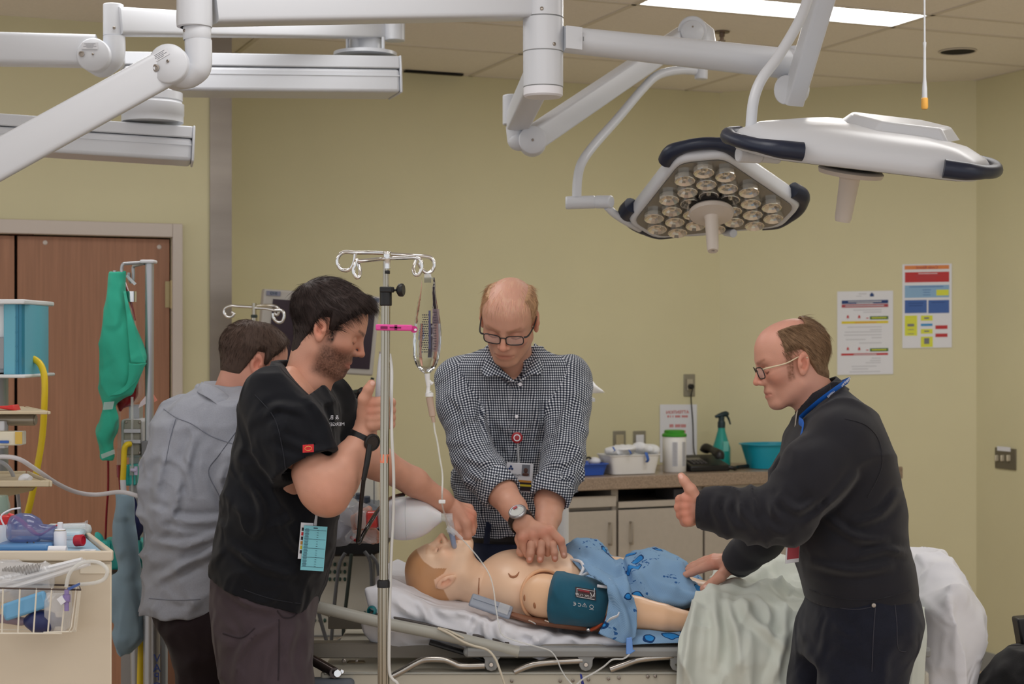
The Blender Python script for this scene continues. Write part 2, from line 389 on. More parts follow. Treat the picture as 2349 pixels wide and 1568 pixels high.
# doors
def door(u0, u1, name, hinge):
    mb = MB(); mb.box(G((u0+u1)/2, .61, dzt/2), (u1-u0-.012, .045, dzt-.012), (U, V, UP)); d = struct(name, mb, M_wood, bevel=.002)
    if hinge:
        for z in (.3, 1.05, onL(393, 675).z):
            h = MB(); h.cyl(G(u1+.004, .574, z-.06), G(u1+.004, .574, z+.06), .011, n=10); h.box(G(u1-.01, .585, z), (.03, .004, .11), (U, V, UP)); obj('hinge', h, mat('brass_hinge', (176, 160, 120), .4, .6), d)
        for z, u in ((onL(366, 566).z, uv_of(onL(366, 566))[0]), (onL(104, 556).z, uv_of(onL(104, 556))[0])):
            h = MB(); h.lathe([(.0, .004), (.008, .003), (.010, 0)], G(u, .587, z), -V, 10); obj('bolt_head', h, M_frame, d)
    return d
mb = MB(); mb.box(G((dl+dru)/2, .675, dzt/2), (dru-dl, .05, dzt), (U, V, UP)); struct('door_light_block', mb, M_dark)  # dark backing added behind the doors so no light shows in their gap
door(seam, dru, 'door_1', True); door(dl, seam, 'door_2', False)
fw = uv_of(onL(416, 700))[0]-dru; fh = onL(250, 508).z-onL(250, 540).z
mb = MB(); mb.box(G(dru+fw/2, .563, (dzt+fh)/2), (fw, .035, dzt+fh), (U, V, UP)); mb.box(G((dl+dru)/2, .563, dzt+fh/2), (dru-dl, .035, fh), (U, V, UP)); mb.box(G(dl-fw/2, .563, (dzt+fh)/2), (fw, .035, dzt+fh), (U, V, UP)); struct('trim_2', mb, M_frame, bevel=.004)
mb = MB(); p = onL(50, 533); mb.box(G(uv_of(p)[0], .575, p.z), (.09, .03, .02), (U, V, UP)); struct('trim_3', mb, mat('dark_stop', (90, 60, 42), .6))
mb = MB(); mb.box(G(1.21-.006, -2.3, .05), (.012, 5.46, .1), (U, V, UP)); struct('baseboard_right', mb, mat('baseboard', (150, 152, 150), .5))
mb = MB(); c = (pa+pb)/2+NCn*.006; mb.box((c.x, c.y, .05), ((pb-pa).length-.01, .012, .1), (NC, NCn, UP)); struct('baseboard_corner', mb, MATS['baseboard'])
# ceiling: slab above, grid bars, single tiles
mb = MB(); mb.box((0, 4.2, CEIL+.19), (12, 12.5, .1)); ceil_o = struct('ceiling', mb, M_ceil)
us = [-1.21*k for k in range(-1, 6)]; us = sorted(us); vs_ = [1.26, .6, 0, -.57, -.84]+[-.84-.6*k for k in range(1, 6)]; vs_ = sorted(vs_)
bars = MB()
for u in us: bars.box(G(u, (vs_[0]+vs_[-1])/2, CEIL+.005), (.022, vs_[-1]-vs_[0], .012), (U, V, UP))
for v in vs_: bars.box(G((us[0]+us[-1])/2, v, CEIL+.005), (us[-1]-us[0], .022, .012), (U, V, UP))
obj('ceiling_grid', bars, M_bar, ceil_o)
lit = [(-1.21, -.84)]; tile_me = {}
rnd = random.Random(3)
for i in range(len(us)-1):
    for j in range(len(vs_)-1):
        u0, u1, v0, v1 = us[i], us[i+1], vs_[j], vs_[j+1]
        if any(abs(u0-a) < .02 and abs(v0-b) < .02 for a, b in lit): continue
        mb = MB(); mb.box(G((u0+u1)/2, (v0+v1)/2, CEIL+.0095+rnd.uniform(-.001, .001)), (u1-u0-.012, v1-v0-.012, .014), (U, V, UP)); obj('ceiling_tile', mb, M_ceil, ceil_o)
# ceiling light in view
mb = MB(); cl = G(-.605, -.705, CEIL)
mb.box(G(-.605, -.705, CEIL+.07), (1.18, .25, .02), (U, V, UP))
for s in (-1, 1):
    mb.box(G(-.605, -.705+s*.126, CEIL+.035), (1.19, .012, .07), (U, V, UP)); mb.box(G(-.605+s*.594, -.705, CEIL+.035), (.012, .25, .07), (U, V, UP))
lt = obj('ceiling_light', mb, M_white, org=cl); tag(lt, 'long recessed fluorescent ceiling light with a bright white diffuser', 'light')
mb = MB(); mb.box(G(-.605, -.705, CEIL+.012), (1.17, .242, .006), (U, V, UP)); obj('diffuser', mb, M_lamp, lt)
def onC(x, y): return hit(x, y, Vector((0, 0, CEIL)), UP)
# sprinkler, ceiling can, slot
p = onC(1656, 73); mb = MB(); mb.lathe([(.0, -.004), (.032, -.004), (.034, 0)], p, n=20); mb.lathe([(.012, 0), (.012, -.02), (.008, -.022), (.008, -.035), (.016, -.037), (.016, -.040), (0, -.041)], p, n=14)
tag(obj('fire_sprinkler', mb, mat('sprinkler_brass', (120, 104, 92), .4, .6)), 'small fire sprinkler head hanging from the ceiling tiles', 'sprinkler')
p = onC(2197, 118); mb = MB(); mb.lathe([(.074, .003), (.082, -.004), (.086, 0)], p, n=32); rc_o = obj('recessed_downlight', mb, M_bar); tag(rc_o, 'round unlit recessed downlight, its shaded hole drawn as a dark disc', 'light')
mb = MB(); mb.lathe([(.076, -.002), (.0, -.0012)], p, n=32); obj('recess_shade', mb, M_dark, rc_o)  # flat dark disc stands for the shade inside the can
a = onC(925, 163); b = onC(1062, 170); ua, va = uv_of(a); ub, vb = uv_of(b)
mb = MB(); mb.box(G((ua+ub)/2, 1.22, CEIL-.004), (ub-ua, .03, .008), (U, V, UP)); tag(obj('air_slot', mb, M_dark), 'narrow dark air slot where the ceiling meets the back wall', 'vent')
# pull cord
Yc = 5.3; top = W(2120, 0, Yc); mb = MB(); mb.tube([Vector((top.x, Yc, CEIL)), W(2121, 97, Yc)], .003, 8); mb.tube([W(2121, 97, Yc), W(2121, 112, Yc)], [.006, .004], 8); mb.tube([W(2121, 110, Yc), W(2121, 180, Yc), W(2121, 200, Yc), W(2121, 226, Yc)], [.004, .005, .008, .009], 10)
pc = obj('pull_cord', mb, M_white); tag(pc, 'thin white pull cord hanging from the ceiling with an orange knob', 'cord')
mb = MB(); mb.lathe([(.006, 0), (.011, -.004), (.0115, -.033), (.009, -.039), (0, -.04)], W(2121, 223, Yc), n=16); obj('knob', mb, mat('orange_plastic', (238, 178, 84), .5), pc, label='orange knob')
# ------------------------------------------------------------------ flat things on the walls
def rect(mbb, x0, y0, x1, y1, pl, n, off, sl=0, mi=0):
    q = [hit(x0, y0, pl, n), hit(x1, y0+sl*(x1-x0), pl, n), hit(x1, y1+sl*(x1-x0), pl, n), hit(x0, y1, pl, n)]
    mbb.prism([p+n*off for p in q], n*-.0004, mi)
ink = [M_paper]+[mat('ink_'+n, c, .7) for n, c in (('navy', (40, 66, 120)), ('maroon', (172, 74, 84)), ('green', (66, 104, 52)), ('yellow', (226, 206, 60)), ('red', (190, 58, 62)), ('grey', (196, 198, 206)), ('orange', (222, 138, 82)), ('skyblue', (140, 178, 214)), ('royal', (70, 104, 172)), ('lime', (218, 222, 76)), ('cyan', (56, 146, 204)), ('darkgrey', (120, 122, 130)))]
I = {k: i for i, k in enumerate('paper navy maroon green yellow red grey orange skyblue royal lime cyan darkgrey'.split())}
NB = -V; PB = G(0, 1.26)
def zz(zx, zy): return 1900+zx*.19133, 580+zy*.19133
def poster(base, rects, sl):
    mb = MB(); x0, y0 = zz(*base[:2]); x1, y1 = zz(*base[2:]); rect(mb, x0, y0, x1, y1, pa, NCn, .004, sl)
    for r in rects:
        a, b = zz(r[0], r[1]); c, d = zz(r[2], r[3]); rect(mb, a, b+sl*0, c, d, pa, NCn, .0046+(.0005 if len(r) > 5 else 0), sl, I[r[4]])
    return mb
rs = [(162, 570, 720, 612, 'navy'), (240, 580, 640, 592, 'grey', 1), (340, 597, 540, 606, 'grey', 1), (162, 618, 720, 656, 'maroon'), (205, 630, 670, 642, 'grey', 1)]
for y in (745, 1128):
    for x in (222, 358): rs += [(x+6, y, x+22, y+14, 'red'), (x, y+14, x+28, y+36, 'red'), (x-4, y+42, x+32, y+46, 'grey')]
    rs += [(455, y+30, 485, y+40, 'red'), (500, y+14, 720, y+52, 'green'), (520, y+26, 700, y+38, 'lime', 1)]
rs += [(160, 820, 720, 850, 'yellow'), (320, 830, 580, 838, 'orange', 1), (155, 1205, 718, 1230, 'red'), (305, 1212, 580, 1222, 'grey', 1)]
for y, a, b in ((680, 300, 640), (705, 420, 640), (885, 230, 640), (915, 500, 640), (945, 200, 640), (980, 190, 640), (1010, 520, 640), (1035, 210, 450), (1075, 370, 640), (1255, 520, 630), (1285, 500, 630), (1310, 450, 630), (1355, 280, 580), (1385, 290, 480), (1420, 255, 625)):
    rs.append((a, y, b, y+10, 'grey'))
rs += [(500, 490, 548, 522, 'navy'), (512, 476, 534, 492, 'navy'), (365, 485, 460, 495, 'grey'), (335, 515, 400, 522, 'grey')]
tag(obj('notice_poster', poster((108, 462, 778, 1462), rs, -.017), ink), 'white notice sheet with navy, red, yellow and green bands on the wall', 'poster')
rs = [(916, 153, 1450, 200, 'orange'), (920, 232, 1450, 354, 'red'), (1080, 245, 1310, 252, 'paper', 1), (1040, 270, 1340, 278, 'maroon', 1), (1060, 300, 1300, 306, 'maroon', 1), (1080, 325, 1290, 330, 'maroon', 1), (918, 390, 1450, 538, 'skyblue'), (970, 405, 1380, 412, 'royal', 1), (1130, 440, 1230, 446, 'royal', 1), (1140, 470, 1220, 476, 'royal', 1), (1135, 500, 1225, 506, 'royal', 1), (1296, 440, 1445, 510, 'lime', 1), (918, 566, 1182, 722, 'royal'), (1200, 566, 1450, 722, 'royal'), (960, 600, 1140, 606, 'navy', 1), (965, 630, 1130, 636, 'navy', 1), (1240, 590, 1400, 596, 'navy', 1),
      (918, 752, 1066, 992, 'lime'), (950, 850, 1030, 880, 'darkgrey', 1), (955, 915, 1028, 922, 'darkgrey', 1), (955, 965, 1028, 972, 'darkgrey', 1), (1110, 750, 1252, 812, 'lime'), (1150, 770, 1210, 790, 'darkgrey', 1), (1110, 848, 1250, 876, 'cyan'), (1110, 912, 1252, 968, 'lime'), (1150, 930, 1210, 945, 'darkgrey', 1), (1110, 1003, 1254, 1128, 'lime'), (1150, 1020, 1212, 1090, 'darkgrey', 1), (1285, 868, 1430, 912, 'red'), (1285, 966, 1430, 1008, 'red')]
p2 = obj('protocol_poster', poster((888, 136, 1482, 1142), rs, -.017), ink); tag(p2, 'white protocol sheet with orange, red and blue blocks and yellow squares', 'poster')
x, y = zz(1186, 174); text('poster_title', 'Code Blood', hit(x, y, pa, NCn)+NCn*.0055, .022, NC, UP, ink[I['maroon']], p2)
# paper sign by the telephone
mb = MB(); rect(mb, 1513, 927, 1598, 1060, PB, NB, .004, 0)
sg = obj('paper_sign', mb, M_paper); tag(sg, 'white paper sign with red lines taped above the telephone', 'sign')
M_rt = mat('ink_redtext', (206, 90, 84), .7); text('sign_lettering', 'ATTENTION', hit(1553, 945, PB, NB)+NB*.0056, .024, U, UP, M_rt, sg)
mb = MB()
for y, h_, ws in ((954.5, 5, ((1530, 1535), (1536.5, 1540), (1542, 1546), (1548, 1562), (1563, 1578))), (976, 7, ((1535, 1545), (1548, 1560), (1561, 1574))), (989, 6, ((1537, 1546), (1548, 1558), (1560, 1573)))):
    for x0, x1 in ws:
        for k in range(int((x1-x0)/2.4)): rect(mb, x0+2.4*k, y-h_/2, x0+2.4*k+1.5, y+h_/2, PB, NB, .005)
obj('sign_lettering', mb, M_rt, sg)
def wplate(name, x0, y0, x1, y1, pl, n, ax, m, label, cat, d=.008):
    a = hit(x0, y0, pl, n); b = hit(x1, y1, pl, n); c = (a+b)/2+n*d/2; mb = MB(); mb.box(c, (abs((b-a).dot(ax)), d, abs(b.z-a.z)), (ax, n, UP)); o = obj(name, mb, m, bevel=.002); tag(o, label, cat); return o, c
M_plate = mat('steel_plate', (150, 146, 134), .4, .5)
o, c = wplate('wall_outlet', 1568, 858, 1593, 908, PB, NB, U, M_plate, 'steel wall outlet plate with a black plug and cord in it', 'outlet')
mb = MB(); mb.box(hit(1580, 882, PB, NB)+NB*.012, (.036, .006, .06), (U, V, UP)); obj('socket', mb, mat('socket_beige', (176, 168, 148), .5), o, bevel=.002)
mb = MB(); q = hit(1580, 886, PB, NB); mb.lathe([(.014, 0), (.014, .025), (.009, .03), (0, .03)], q+NB*.012, NB, 14); pts = [q+NB*.035, hit(1580, 893, PB, NB)+NB*.04, hit(1583, 912, PB, NB)+NB*.012, hit(1587, 970, PB, NB)+NB*.012, hit(1588, 1035, PB, NB)+NB*.02, hit(1590, 1050, PB, NB)+NB*.06]; mb.tube(pts, .003, 6, 5)
tag(obj('plug_cord', mb, M_black), 'black plug with thin cord running down to the telephone', 'cord')
for x0, nm, lb in ((1406, 'blank_plate', 'plain beige blank wall plate behind the white linen tub'), (1452, 'switch_plate', 'beige wall plate with a white switch behind the linen tub')):
    o, c = wplate(nm, x0, 988, x0+28, 1036, PB, NB, U, M_plate, lb, 'wall plate'); mb = MB(); mb.box(c+NB*.006, (.045, .006, .07), (U, V, UP)); obj('cover' if nm == 'blank_plate' else 'rocker', mb, mat('plate_beige', (186, 176, 146), .5) if nm == 'blank_plate' else M_paper, o, bevel=.002)
# switch plate on the right wall
PRt = G(1.21, 0); NR = -U
a = hit(2285, 1025, PRt, NR); b = hit(2332, 1078, PRt, NR); c = (a+b)/2
mb = MB(); mb.box(c+NR*.004, (abs((b-a).dot(V)), .008, abs(b.z-a.z)), (V, NR, UP)); o = obj('triple_switch', mb, mat('dark_steel', (118, 112, 98), .4, .4), bevel=.002); tag(o, 'dark steel triple light switch plate on the right wall', 'switch')
for x in (2292, 2305, 2319):
    q = hit(x, 1050, PRt, NR); mb = MB(); mb.box(q+NR*.014, (.012, .022, .03), (V, NR, UP)); obj('toggle', mb, mat('toggle_ivory', (196, 188, 168), .4), o, bevel=.003)
q = hit(2306, 1029, PRt, NR); mb = MB(); mb.box(q+NR*.009, (.1, .001, .022), (V, NR, UP)); obj('label_strip', mb, M_paper, o)
# ------------------------------------------------------------------ figure library
def ss(x, a, b): t = np.clip((x-a)/(b-a), 0, 1); return t*t*(3-2*t)
def L3(c): return np.array(lin(c)[:3], np.float32)
def frame(pos, fwd, up, sc):
    f = Vector(fwd).normalized(); u = Vector(up); u = (u-f*u.dot(f)).normalized(); y = u.cross(f)
    return Matrix.Translation(Vector(pos)) @ Matrix((f, y, u)).transposed().to_4x4() @ Matrix.Scale(sc, 4)
def xf(M, P): A = np.array(M); return P@A[:3, :3].T+A[:3, 3]
def segd(P, a, b):
    a = np.array(a); b = np.array(b); ba = b-a; t = np.clip(((P-a)@ba)/(ba@ba), 0, 1); return np.linalg.norm(P-a-t[:, None]*ba, axis=1)
def make_head(M, skin, neck, lips=(176, 104, 92), brow=(92, 66, 50), beard=None, jaw=1., eye=None, nose=1., h=.0026, scalp=None, neck_r=(.056, .062), earless=False, smooth=1, extra=()):
    """neck: world point of the neck base; returns (verts, quads, cols)"""
    nb = np.array(M.inverted() @ Vector(neck)); lo = np.minimum((-.13, -.105, -.15), nb-.075); hi = np.maximum((.135, .105, .145), nb+.075)
    v = Vol(lo, hi, h); p = v.put
    p(el((-.012, 0, .042), (.096, .075, .084)), .02); p(el((.032, 0, .046), (.055, .063, .062)), .03)
    p(el((.036, 0, -.018), (.050, .058*jaw, .078)), .03)
    for s in (-1, 1):
        p(rc((-.004, s*.047*jaw, -.052), (.062, s*.022, -.090), .018, .014), .03)
        p(el((.052, s*.044, -.012), (.026, .020, .020)), .022)
        p(rc((.080, s*.012, .034), (.064, s*.044, .034), .009, .008), .018)
    p(el((.074, 0, -.088), (.017, .022, .016)), .022); p(el((.078, 0, -.056), (.016, .028, .018)), .02)
    for s in (-1, 1): p(el((.092, s*.032, .008), (.020, .018, .0125)), .016, 's')
    for s in (-1, 1): p(el((.0695, s*.031, .007), (.0145, .0155, .013)), .004)
    p(rc((.086, 0, .024), (.107*nose, 0, -.016), .0062, .0082), .012); p(el((.107*nose, 0, -.0205), (.0105, .0105, .0085)), .007)
    for s in (-1, 1): p(el((.0915, s*.0125, -.0245), (.0135, .0072, .0085)), .007); p(el((.1005, s*.0062, -.0325), (.0042, .0026, .0032)), .002, 's')
    p(rc((.083, -.016, -.0525), (.083, .016, -.0525), .0065, .0065), .008); p(el((.0845, 0, -.0655), (.009, .019, .0065)), .007)
    p(rc((.0935, -.021, -.0590), (.0935, .021, -.0590), .0022, .0022), .004, 's')
    for s in (-1, 1): p(rc((.088, s*.024, -.0585), (.082, s*.027, -.060), .0022, .0015), .004, 's')
    # neck
    p(rc((-.022, 0, -.035), nb, neck_r[0], neck_r[1], None), .035)
    for e in extra: p(e, .03)
    if not earless:
        for s in (-1, 1):
            r = Euler((s*R(-8), R(-14), s*R(22)))
            p(el((-.016, s*.078, .002), (.019, .0075, .031), r), .008)
            m = r.to_matrix(); c = Vector((-.016, s*.078, .002))
            q = c+m @ Vector((.002, s*.0075, -.002)); p(el(q, (.0105, .0095, .0165), r), .003, 's')
            q = c+m @ Vector((-.004, s*.0085, .012)); p(el(q, (.010, .005, .0075), r), .003, 's')
            q = c+m @ Vector((.0105, s*.004, -.004)); p(el(q, (.005, .004, .007), r), .004); q = c+m @ Vector((.002, s*.001, -.026)); p(el(q, (.009, .006, .010), r), .006)
    X, Q = v.mesh(); X = smooth_mesh(X, Q, smooth)
    n = vnoise(X, 60)[:, None]*.03+vnoise(X, 18)[:, None]*.04; base = L3(skin)*(1+n); col = base.copy()
    def mix(c, wgt): nonlocal col; col = col*(1-wgt[:, None])+L3(c)[None]*wgt[:, None]
    red = (min(255, skin[0]+4), int(skin[1]*.84), int(skin[2]*.80))
    mix(red, .55*np.exp(-(np.linalg.norm(X-(.106, 0, -.02), axis=1)/.018)**2)); 
    for s in (-1, 1): mix(red, .5*np.exp(-(np.linalg.norm(X-(.06, s*.045, -.018), axis=1)/.022)**2)); mix(red, .75*np.exp(-(np.linalg.norm((X-(-.016, s*.082, .002))/(.9, .5, 1.3), axis=1)/.022)**2)*(1-ss(np.abs(X[:, 1]), .066, .07)*-0))
    if beard:
        dens = (1-ss(X[:, 2], -.045, -.012))*ss(X[:, 0], -.01, .02)*(1-.0*X[:, 0])*ss(X[:, 2], -.125, -.10); dens = dens*(1-.9*np.exp(-((X[:, 2]+.058)/.010)**2*1.0-(X[:, 1]/.024)**2)); dens *= .8+.25*vnoise(X, 420)+.08*vnoise(X, 90)
        mix(beard[0], np.clip(dens*beard[1], 0, .95))
    mix(lips, .8*np.exp(-((X[:, 2]+.059)/.0085)**4-(X[:, 1]/.026)**4)*ss(X[:, 0], .072, .08))
    for s in (-1, 1):
        YZ = X*(.25, 1, 1); d = segd(YZ, (.0225, s*.012, .030), (.017, s*.046, .037)); mix(brow, .85*(1-ss(d, .0025, .0065))*ss(X[:, 0], .04, .05)*(.75+.25*vnoise(X, 300)))
        d = np.minimum(segd(YZ, (.0215, s*.020, .001), (.021, s*.033, -.0025)), segd(YZ, (.021, s*.033, -.0025), (.0185, s*.046, .002))); mix((48, 30, 24), .8*(1-ss(d, .001, .003))*ss(X[:, 0], .05, .06))
        mix(red, .35*np.exp(-(np.linalg.norm(X-(.08, s*.031, .0), axis=1)/.014)**2))
    if scalp is not None: col = scalp(X, col, mix)
    return xf(M, X), Q, col
def make_hair(M, hairline, thick, tmax, colr, comb, h=.0026, strands=2600, slen=.022, srad=.00042, seed=1, lift=.12, groove=.0016, extra=(), neck=None, nr=(.056, .058)):
    """hairline(X)->mask metres (>0 inside); thick(X)->0..1"""
    v = Vol((-.145, -.11, -.14), (.15, .11, .165), h); p = v.put
    p(el((-.012, 0, .042), (.097, .076, .085)), .02); p(el((.032, 0, .046), (.055, .064, .063)), .03); p(rc((-.022, 0, -.035), M.inverted() @ Vector(neck) if neck else (-.06, 0, -.12), *nr), .035)
    for e in extra: p(e, .02)
    I = np.argwhere(np.abs(v.D) < .045); P = (v.lo+I*v.h).astype(np.float32); m = hairline(P)
    t = -.004+(tmax+.004)*ss(m, -.004, .028)*thick(P)
    D = comb(P); D /= np.linalg.norm(D, axis=1)[:, None]+1e-6
    e1 = np.cross(D, P-np.array((-.01, 0, .03))); e1 /= np.linalg.norm(e1, axis=1)[:, None]+1e-6
    a = (P*e1).sum(1)
    lat = np.stack([a, np.linalg.norm(P, axis=1)*.25, P[:, 0]*.12+P[:, 2]*.1], 1)
    g = vnoise(lat+.01*np.stack([vnoise(P, 25)]*3, 1), 260)*.5+vnoise(lat, 110)*.5
    v.D[tuple(I.T)] -= (t+groove*g*np.clip(t/.008, 0, 1)).astype(np.float32); far = np.abs(v.D) >= .045
    X, Q = v.mesh(); mk = hairline(X.astype(np.float32)) > -.006; keep = mk[Q].all(1); Q = Q[keep]
    used = np.unique(Q); rem = -np.ones(len(X), int); rem[used] = np.arange(len(used)); X = X[used]; Q = rem[Q]
    n = vnoise(X*np.array((1, 1, .4)), 220)[:, None]*.18; col = L3(colr)[None]*(1+n)
    parts = [(X, Q, col)]
    # single strands lying over the cap
    rs = np.random.RandomState(seed); N0 = np.zeros_like(X); e = np.cross(X[Q[:, 2]]-X[Q[:, 0]], X[Q[:, 3]]-X[Q[:, 1]])
    for i in range(4): np.add.at(N0, Q[:, i], e)
    N0 /= np.linalg.norm(N0, axis=1)[:, None]+1e-9
    if strands:
        rad = X-np.array((-.012, 0, .03)); rad /= np.linalg.norm(rad, axis=1)[:, None]; idx = rs.choice(np.flatnonzero((N0*rad).sum(1) > .72), strands); S = X[idx]; Nn = N0[idx]; K = 4; path = [S-Nn*.0012]; d = comb(S.astype(np.float32)); ln = (slen*(.5+rs.rand(strands))*(.3+.7*ss(S[:, 2], -.05, .03))*(1-.6*ss(S[:, 0], .06, .1)))[:, None]
        d = d-Nn*(d*Nn).sum(1)[:, None]; d /= np.linalg.norm(d, axis=1)[:, None]+1e-6; d = d+rs.randn(strands, 3)*.13
        for k in range(1, K):
            t_ = k/(K-1); path.append(S-Nn*.0012+d*ln*t_+Nn*(lift*ln*t_*(1-t_*.8)-(ln*t_)**2/.17)); d = d-np.array((0, 0, .0))
        side = np.cross(d, Nn); side /= np.linalg.norm(side, axis=1)[:, None]+1e-9; rr = [1, .9, .6, .08]; vs = []
        for k in range(K):
            for j in range(3):
                a = 2*math.pi*j/3; vs.append(path[k]+(side*math.cos(a)+Nn*math.sin(a))*srad*rr[k])
        vs = np.stack(vs, 1).reshape(-1, 3); b = np.arange(strands)[:, None]*(3*K); qs = []
        for k in range(K-1):
            for j in range(3): qs.append(np.concatenate([b+k*3+j, b+k*3+(j+1) % 3, b+(k+1)*3+(j+1) % 3, b+(k+1)*3+j], 1))
        qs = np.concatenate(qs); cs = np.repeat(L3(colr)[None]*(1+rs.randn(strands, 1)*.28).clip(.4, 1.9), 3*K, 0)
        parts.append((vs, qs, cs))
    return [(xf(M, a), b, c) for a, b, c in parts]
def pw(x, pts): return np.interp(x, [p[0] for p in pts], [p[1] for p in pts]).astype(np.float32)
def hand(v, pts, k=.006, palm=(), web=.010):
    """v: Vol. pts: list of polylines [(point, radius), ...]"""
    for q in palm: v.put(q, web)
    for f in pts:
        for (a, ra), (b, rb) in zip(f[:-1], f[1:]): v.put(rc(a, b, ra, rb), k)
def skin_cols(X, skin, knuckles=(), nails=(), extra=None):
    n = vnoise(X, 70)[:, None]*.05+vnoise(X, 25)[:, None]*.06; col = L3(skin)[None]*(1+n); red = (skin[0], int(skin[1]*.82), int(skin[2]*.78))
    for c, r, wt in knuckles:
        wgt = wt*np.exp(-(np.linalg.norm(X-np.array(c), axis=1)/r)**2); col = col*(1-wgt[:, None])+L3(red)*wgt[:, None]
    for c, r in nails:
        wgt = .8*(1-ss(np.linalg.norm(X-np.array(c), axis=1), r*.7, r)); col = col*(1-wgt[:, None])+L3((232, 190, 178))*wgt[:, None]
    return col
M_skin = mat('skin', (200, 150, 130), .46, attr=True, bump=(420, .10), spec=.4, sss=.12)
M_hair = mat('hair', (60, 40, 30), .58, attr=True, spec=.25)
M_manikin = mat('manikin_vinyl', (226, 178, 140), .34, attr=True, bump=(90, .03), spec=.45)
def uvgroups(groups):
    """groups: list of (weight-distance fn(C)->d, uv fn(P)->(u,v), wrap). Returns a uv function for vobj: each face takes the mapping of its nearest group"""
    def f(Vs, Q):
        Cn = Vs[Q].mean(1); D = np.stack([g[0](Cn) for g in groups], 1); b = D.argmin(1); out = np.zeros((len(Q), 4, 2))
        for i, g in enumerate(groups):
            s = b == i
            if not s.any(): continue
            P = Vs[Q[s]].reshape(-1, 3); uv = g[1](P).reshape(-1, 4, 2)
            if g[2]:
                c = uv[:, :1, 0]; uv[:, :, 0] = c+(uv[:, :, 0]-c+g[2]/2) % g[2]-g[2]/2
            out[s] = uv
        return out.reshape(-1, 2)
    return f
def chaind(pts):
    """distance fn to a polyline with radii"""
    def f(P):
        d = None
        for (a, ra), (b, rb) in zip(pts[:-1], pts[1:]):
            a_ = np.array(a); b_ = np.array(b); ba = b_-a_; t = np.clip(((P-a_)@ba)/(ba@ba), 0, 1); e = np.linalg.norm(P-a_-t[:, None]*ba, axis=1)-(ra+(rb-ra)*t); d = e if d is None else np.minimum(d, e)
        return d
    return f
def chainuv(pts):
    a = np.array(pts[0][0]); b = np.array(pts[-1][0]); ba = (b-a)/np.linalg.norm(b-a); r = np.mean([p[1] for p in pts]); x = np.cross(ba, (0, 1, .03)); x /= np.linalg.norm(x); y = np.cross(ba, x)
    A = np.array([list(p[0]) for p in pts]); TA = (A-a)@ba
    def f(P):
        t = (P-a)@ba; c = np.stack([np.interp(t, TA, A[:, i]) for i in range(3)], 1); q = P-c
        return np.stack([np.arctan2(q@y, q@x)*r, t], 1)
    return f, 2*math.pi*r
# ------------------------------------------------------------------ people
def cloth(name, col, bump=(900, .25), var=(14, .06), rough=.85, sheen=.15, wr=(11, .03), **k): return mat(name, col, rough, bump=bump, var=var, sheen=sheen, spec=.2, wr=wr, **k)
M_sweater = cloth('sweater_knit', (34, 34, 40), (2200, .25), wr=(7, .014)); M_jeans = cloth('dark_jeans', (24, 27, 40), (800, .4), (30, .15)); M_scrub = cloth('scrub_cotton', (20, 22, 28), (1000, .2), sheen=.08)
M_scrubp = cloth('charcoal_cotton', (70, 60, 66), (900, .25)); M_oxford = cloth('grey_oxford', (158, 162, 174), (1100, .35), (300, .05)); M_trouser = cloth('dark_trouser', (38, 28, 32), (900, .2)); M_shoe = mat('black_shoe', (26, 25, 25), .5)
M_rib = cloth('sweater_rib', (33, 33, 39), (300, .3))
def gingham():
    m = bpy.data.materials.new('gingham_cotton'); m.use_nodes = True; N = m.node_tree.nodes; L = m.node_tree.links; b = N['Principled BSDF']; MATS['gingham_cotton'] = m
    b.inputs['Roughness'].default_value = .85; b.inputs['Specular IOR Level'].default_value = .2; tc = N.new('ShaderNodeTexCoord'); nz = N.new('ShaderNodeTexNoise'); nz.noise_type = 'RIDGED_MULTIFRACTAL'; nz.inputs['Scale'].default_value = 11; nz.inputs['Detail'].default_value = 2; nz.inputs['Distortion'].default_value = .7; L.new(tc.outputs['Object'], nz.inputs[0]); bp = N.new('ShaderNodeBump'); bp.inputs['Strength'].default_value = .8; bp.inputs['Distance'].default_value = .026; L.new(nz.outputs[0], bp.inputs['Height']); L.new(bp.outputs[0], b.inputs['Normal']); uv = N.new('ShaderNodeUVMap'); sp = N.new('ShaderNodeSeparateXYZ'); L.new(uv.outputs[0], sp.inputs[0]); o = []
    def M(op, a, c=None):
        n = N.new('ShaderNodeMath'); n.operation = op
        for i, q in enumerate((a, c)):
            if q is None: continue
            if isinstance(q, (int, float)): n.inputs[i].default_value = q
            else: L.new(q, n.inputs[i])
        return n.outputs[0]
    for i in (0, 1): o.append(M('GREATER_THAN', M('FRACT', M('MULTIPLY', sp.outputs[i], 1/.0074)), .48))
    mx = N.new('ShaderNodeMapRange'); L.new(M('ADD', o[0], o[1]), mx.inputs[0]); mx.inputs[2].default_value = 2; cr = N.new('ShaderNodeValToRGB'); cr.color_ramp.interpolation = 'CONSTANT'
    e = cr.color_ramp.elements; e[0].position = 0; e[0].color = lin((226, 230, 236)); e[1].position = .25; e[1].color = lin((104, 112, 128)); q = e.new(.75); q.color = lin((24, 28, 40)); L.new(mx.outputs[0], cr.inputs[0]); L.new(cr.outputs[0], b.inputs['Base Color'])
    return m
M_ging = gingham()
class Fig:
    def __init__(s, Y0): s.Y = Y0; s.m = Y0/F
    def P(s, x, y, d=0): return W(x, y, s.Y+d)
    def st(s, rows, shrink=0):
        """rows (py, xl, xr, b[, dY]) -> loft stations"""
        o = []
        for r in rows:
            d = r[4] if len(r) > 4 else 0; Y = s.Y+d; c = W((r[1]+r[2])/2, r[0], Y); o.append((c.z, c.x, c.y, max((r[2]-r[1])/2*Y/F-shrink, .02), max(r[3]-shrink, .02)))
        return o
    def ch(s, rows): return [(s.P(x, y, d), r) for x, y, d, r in rows]
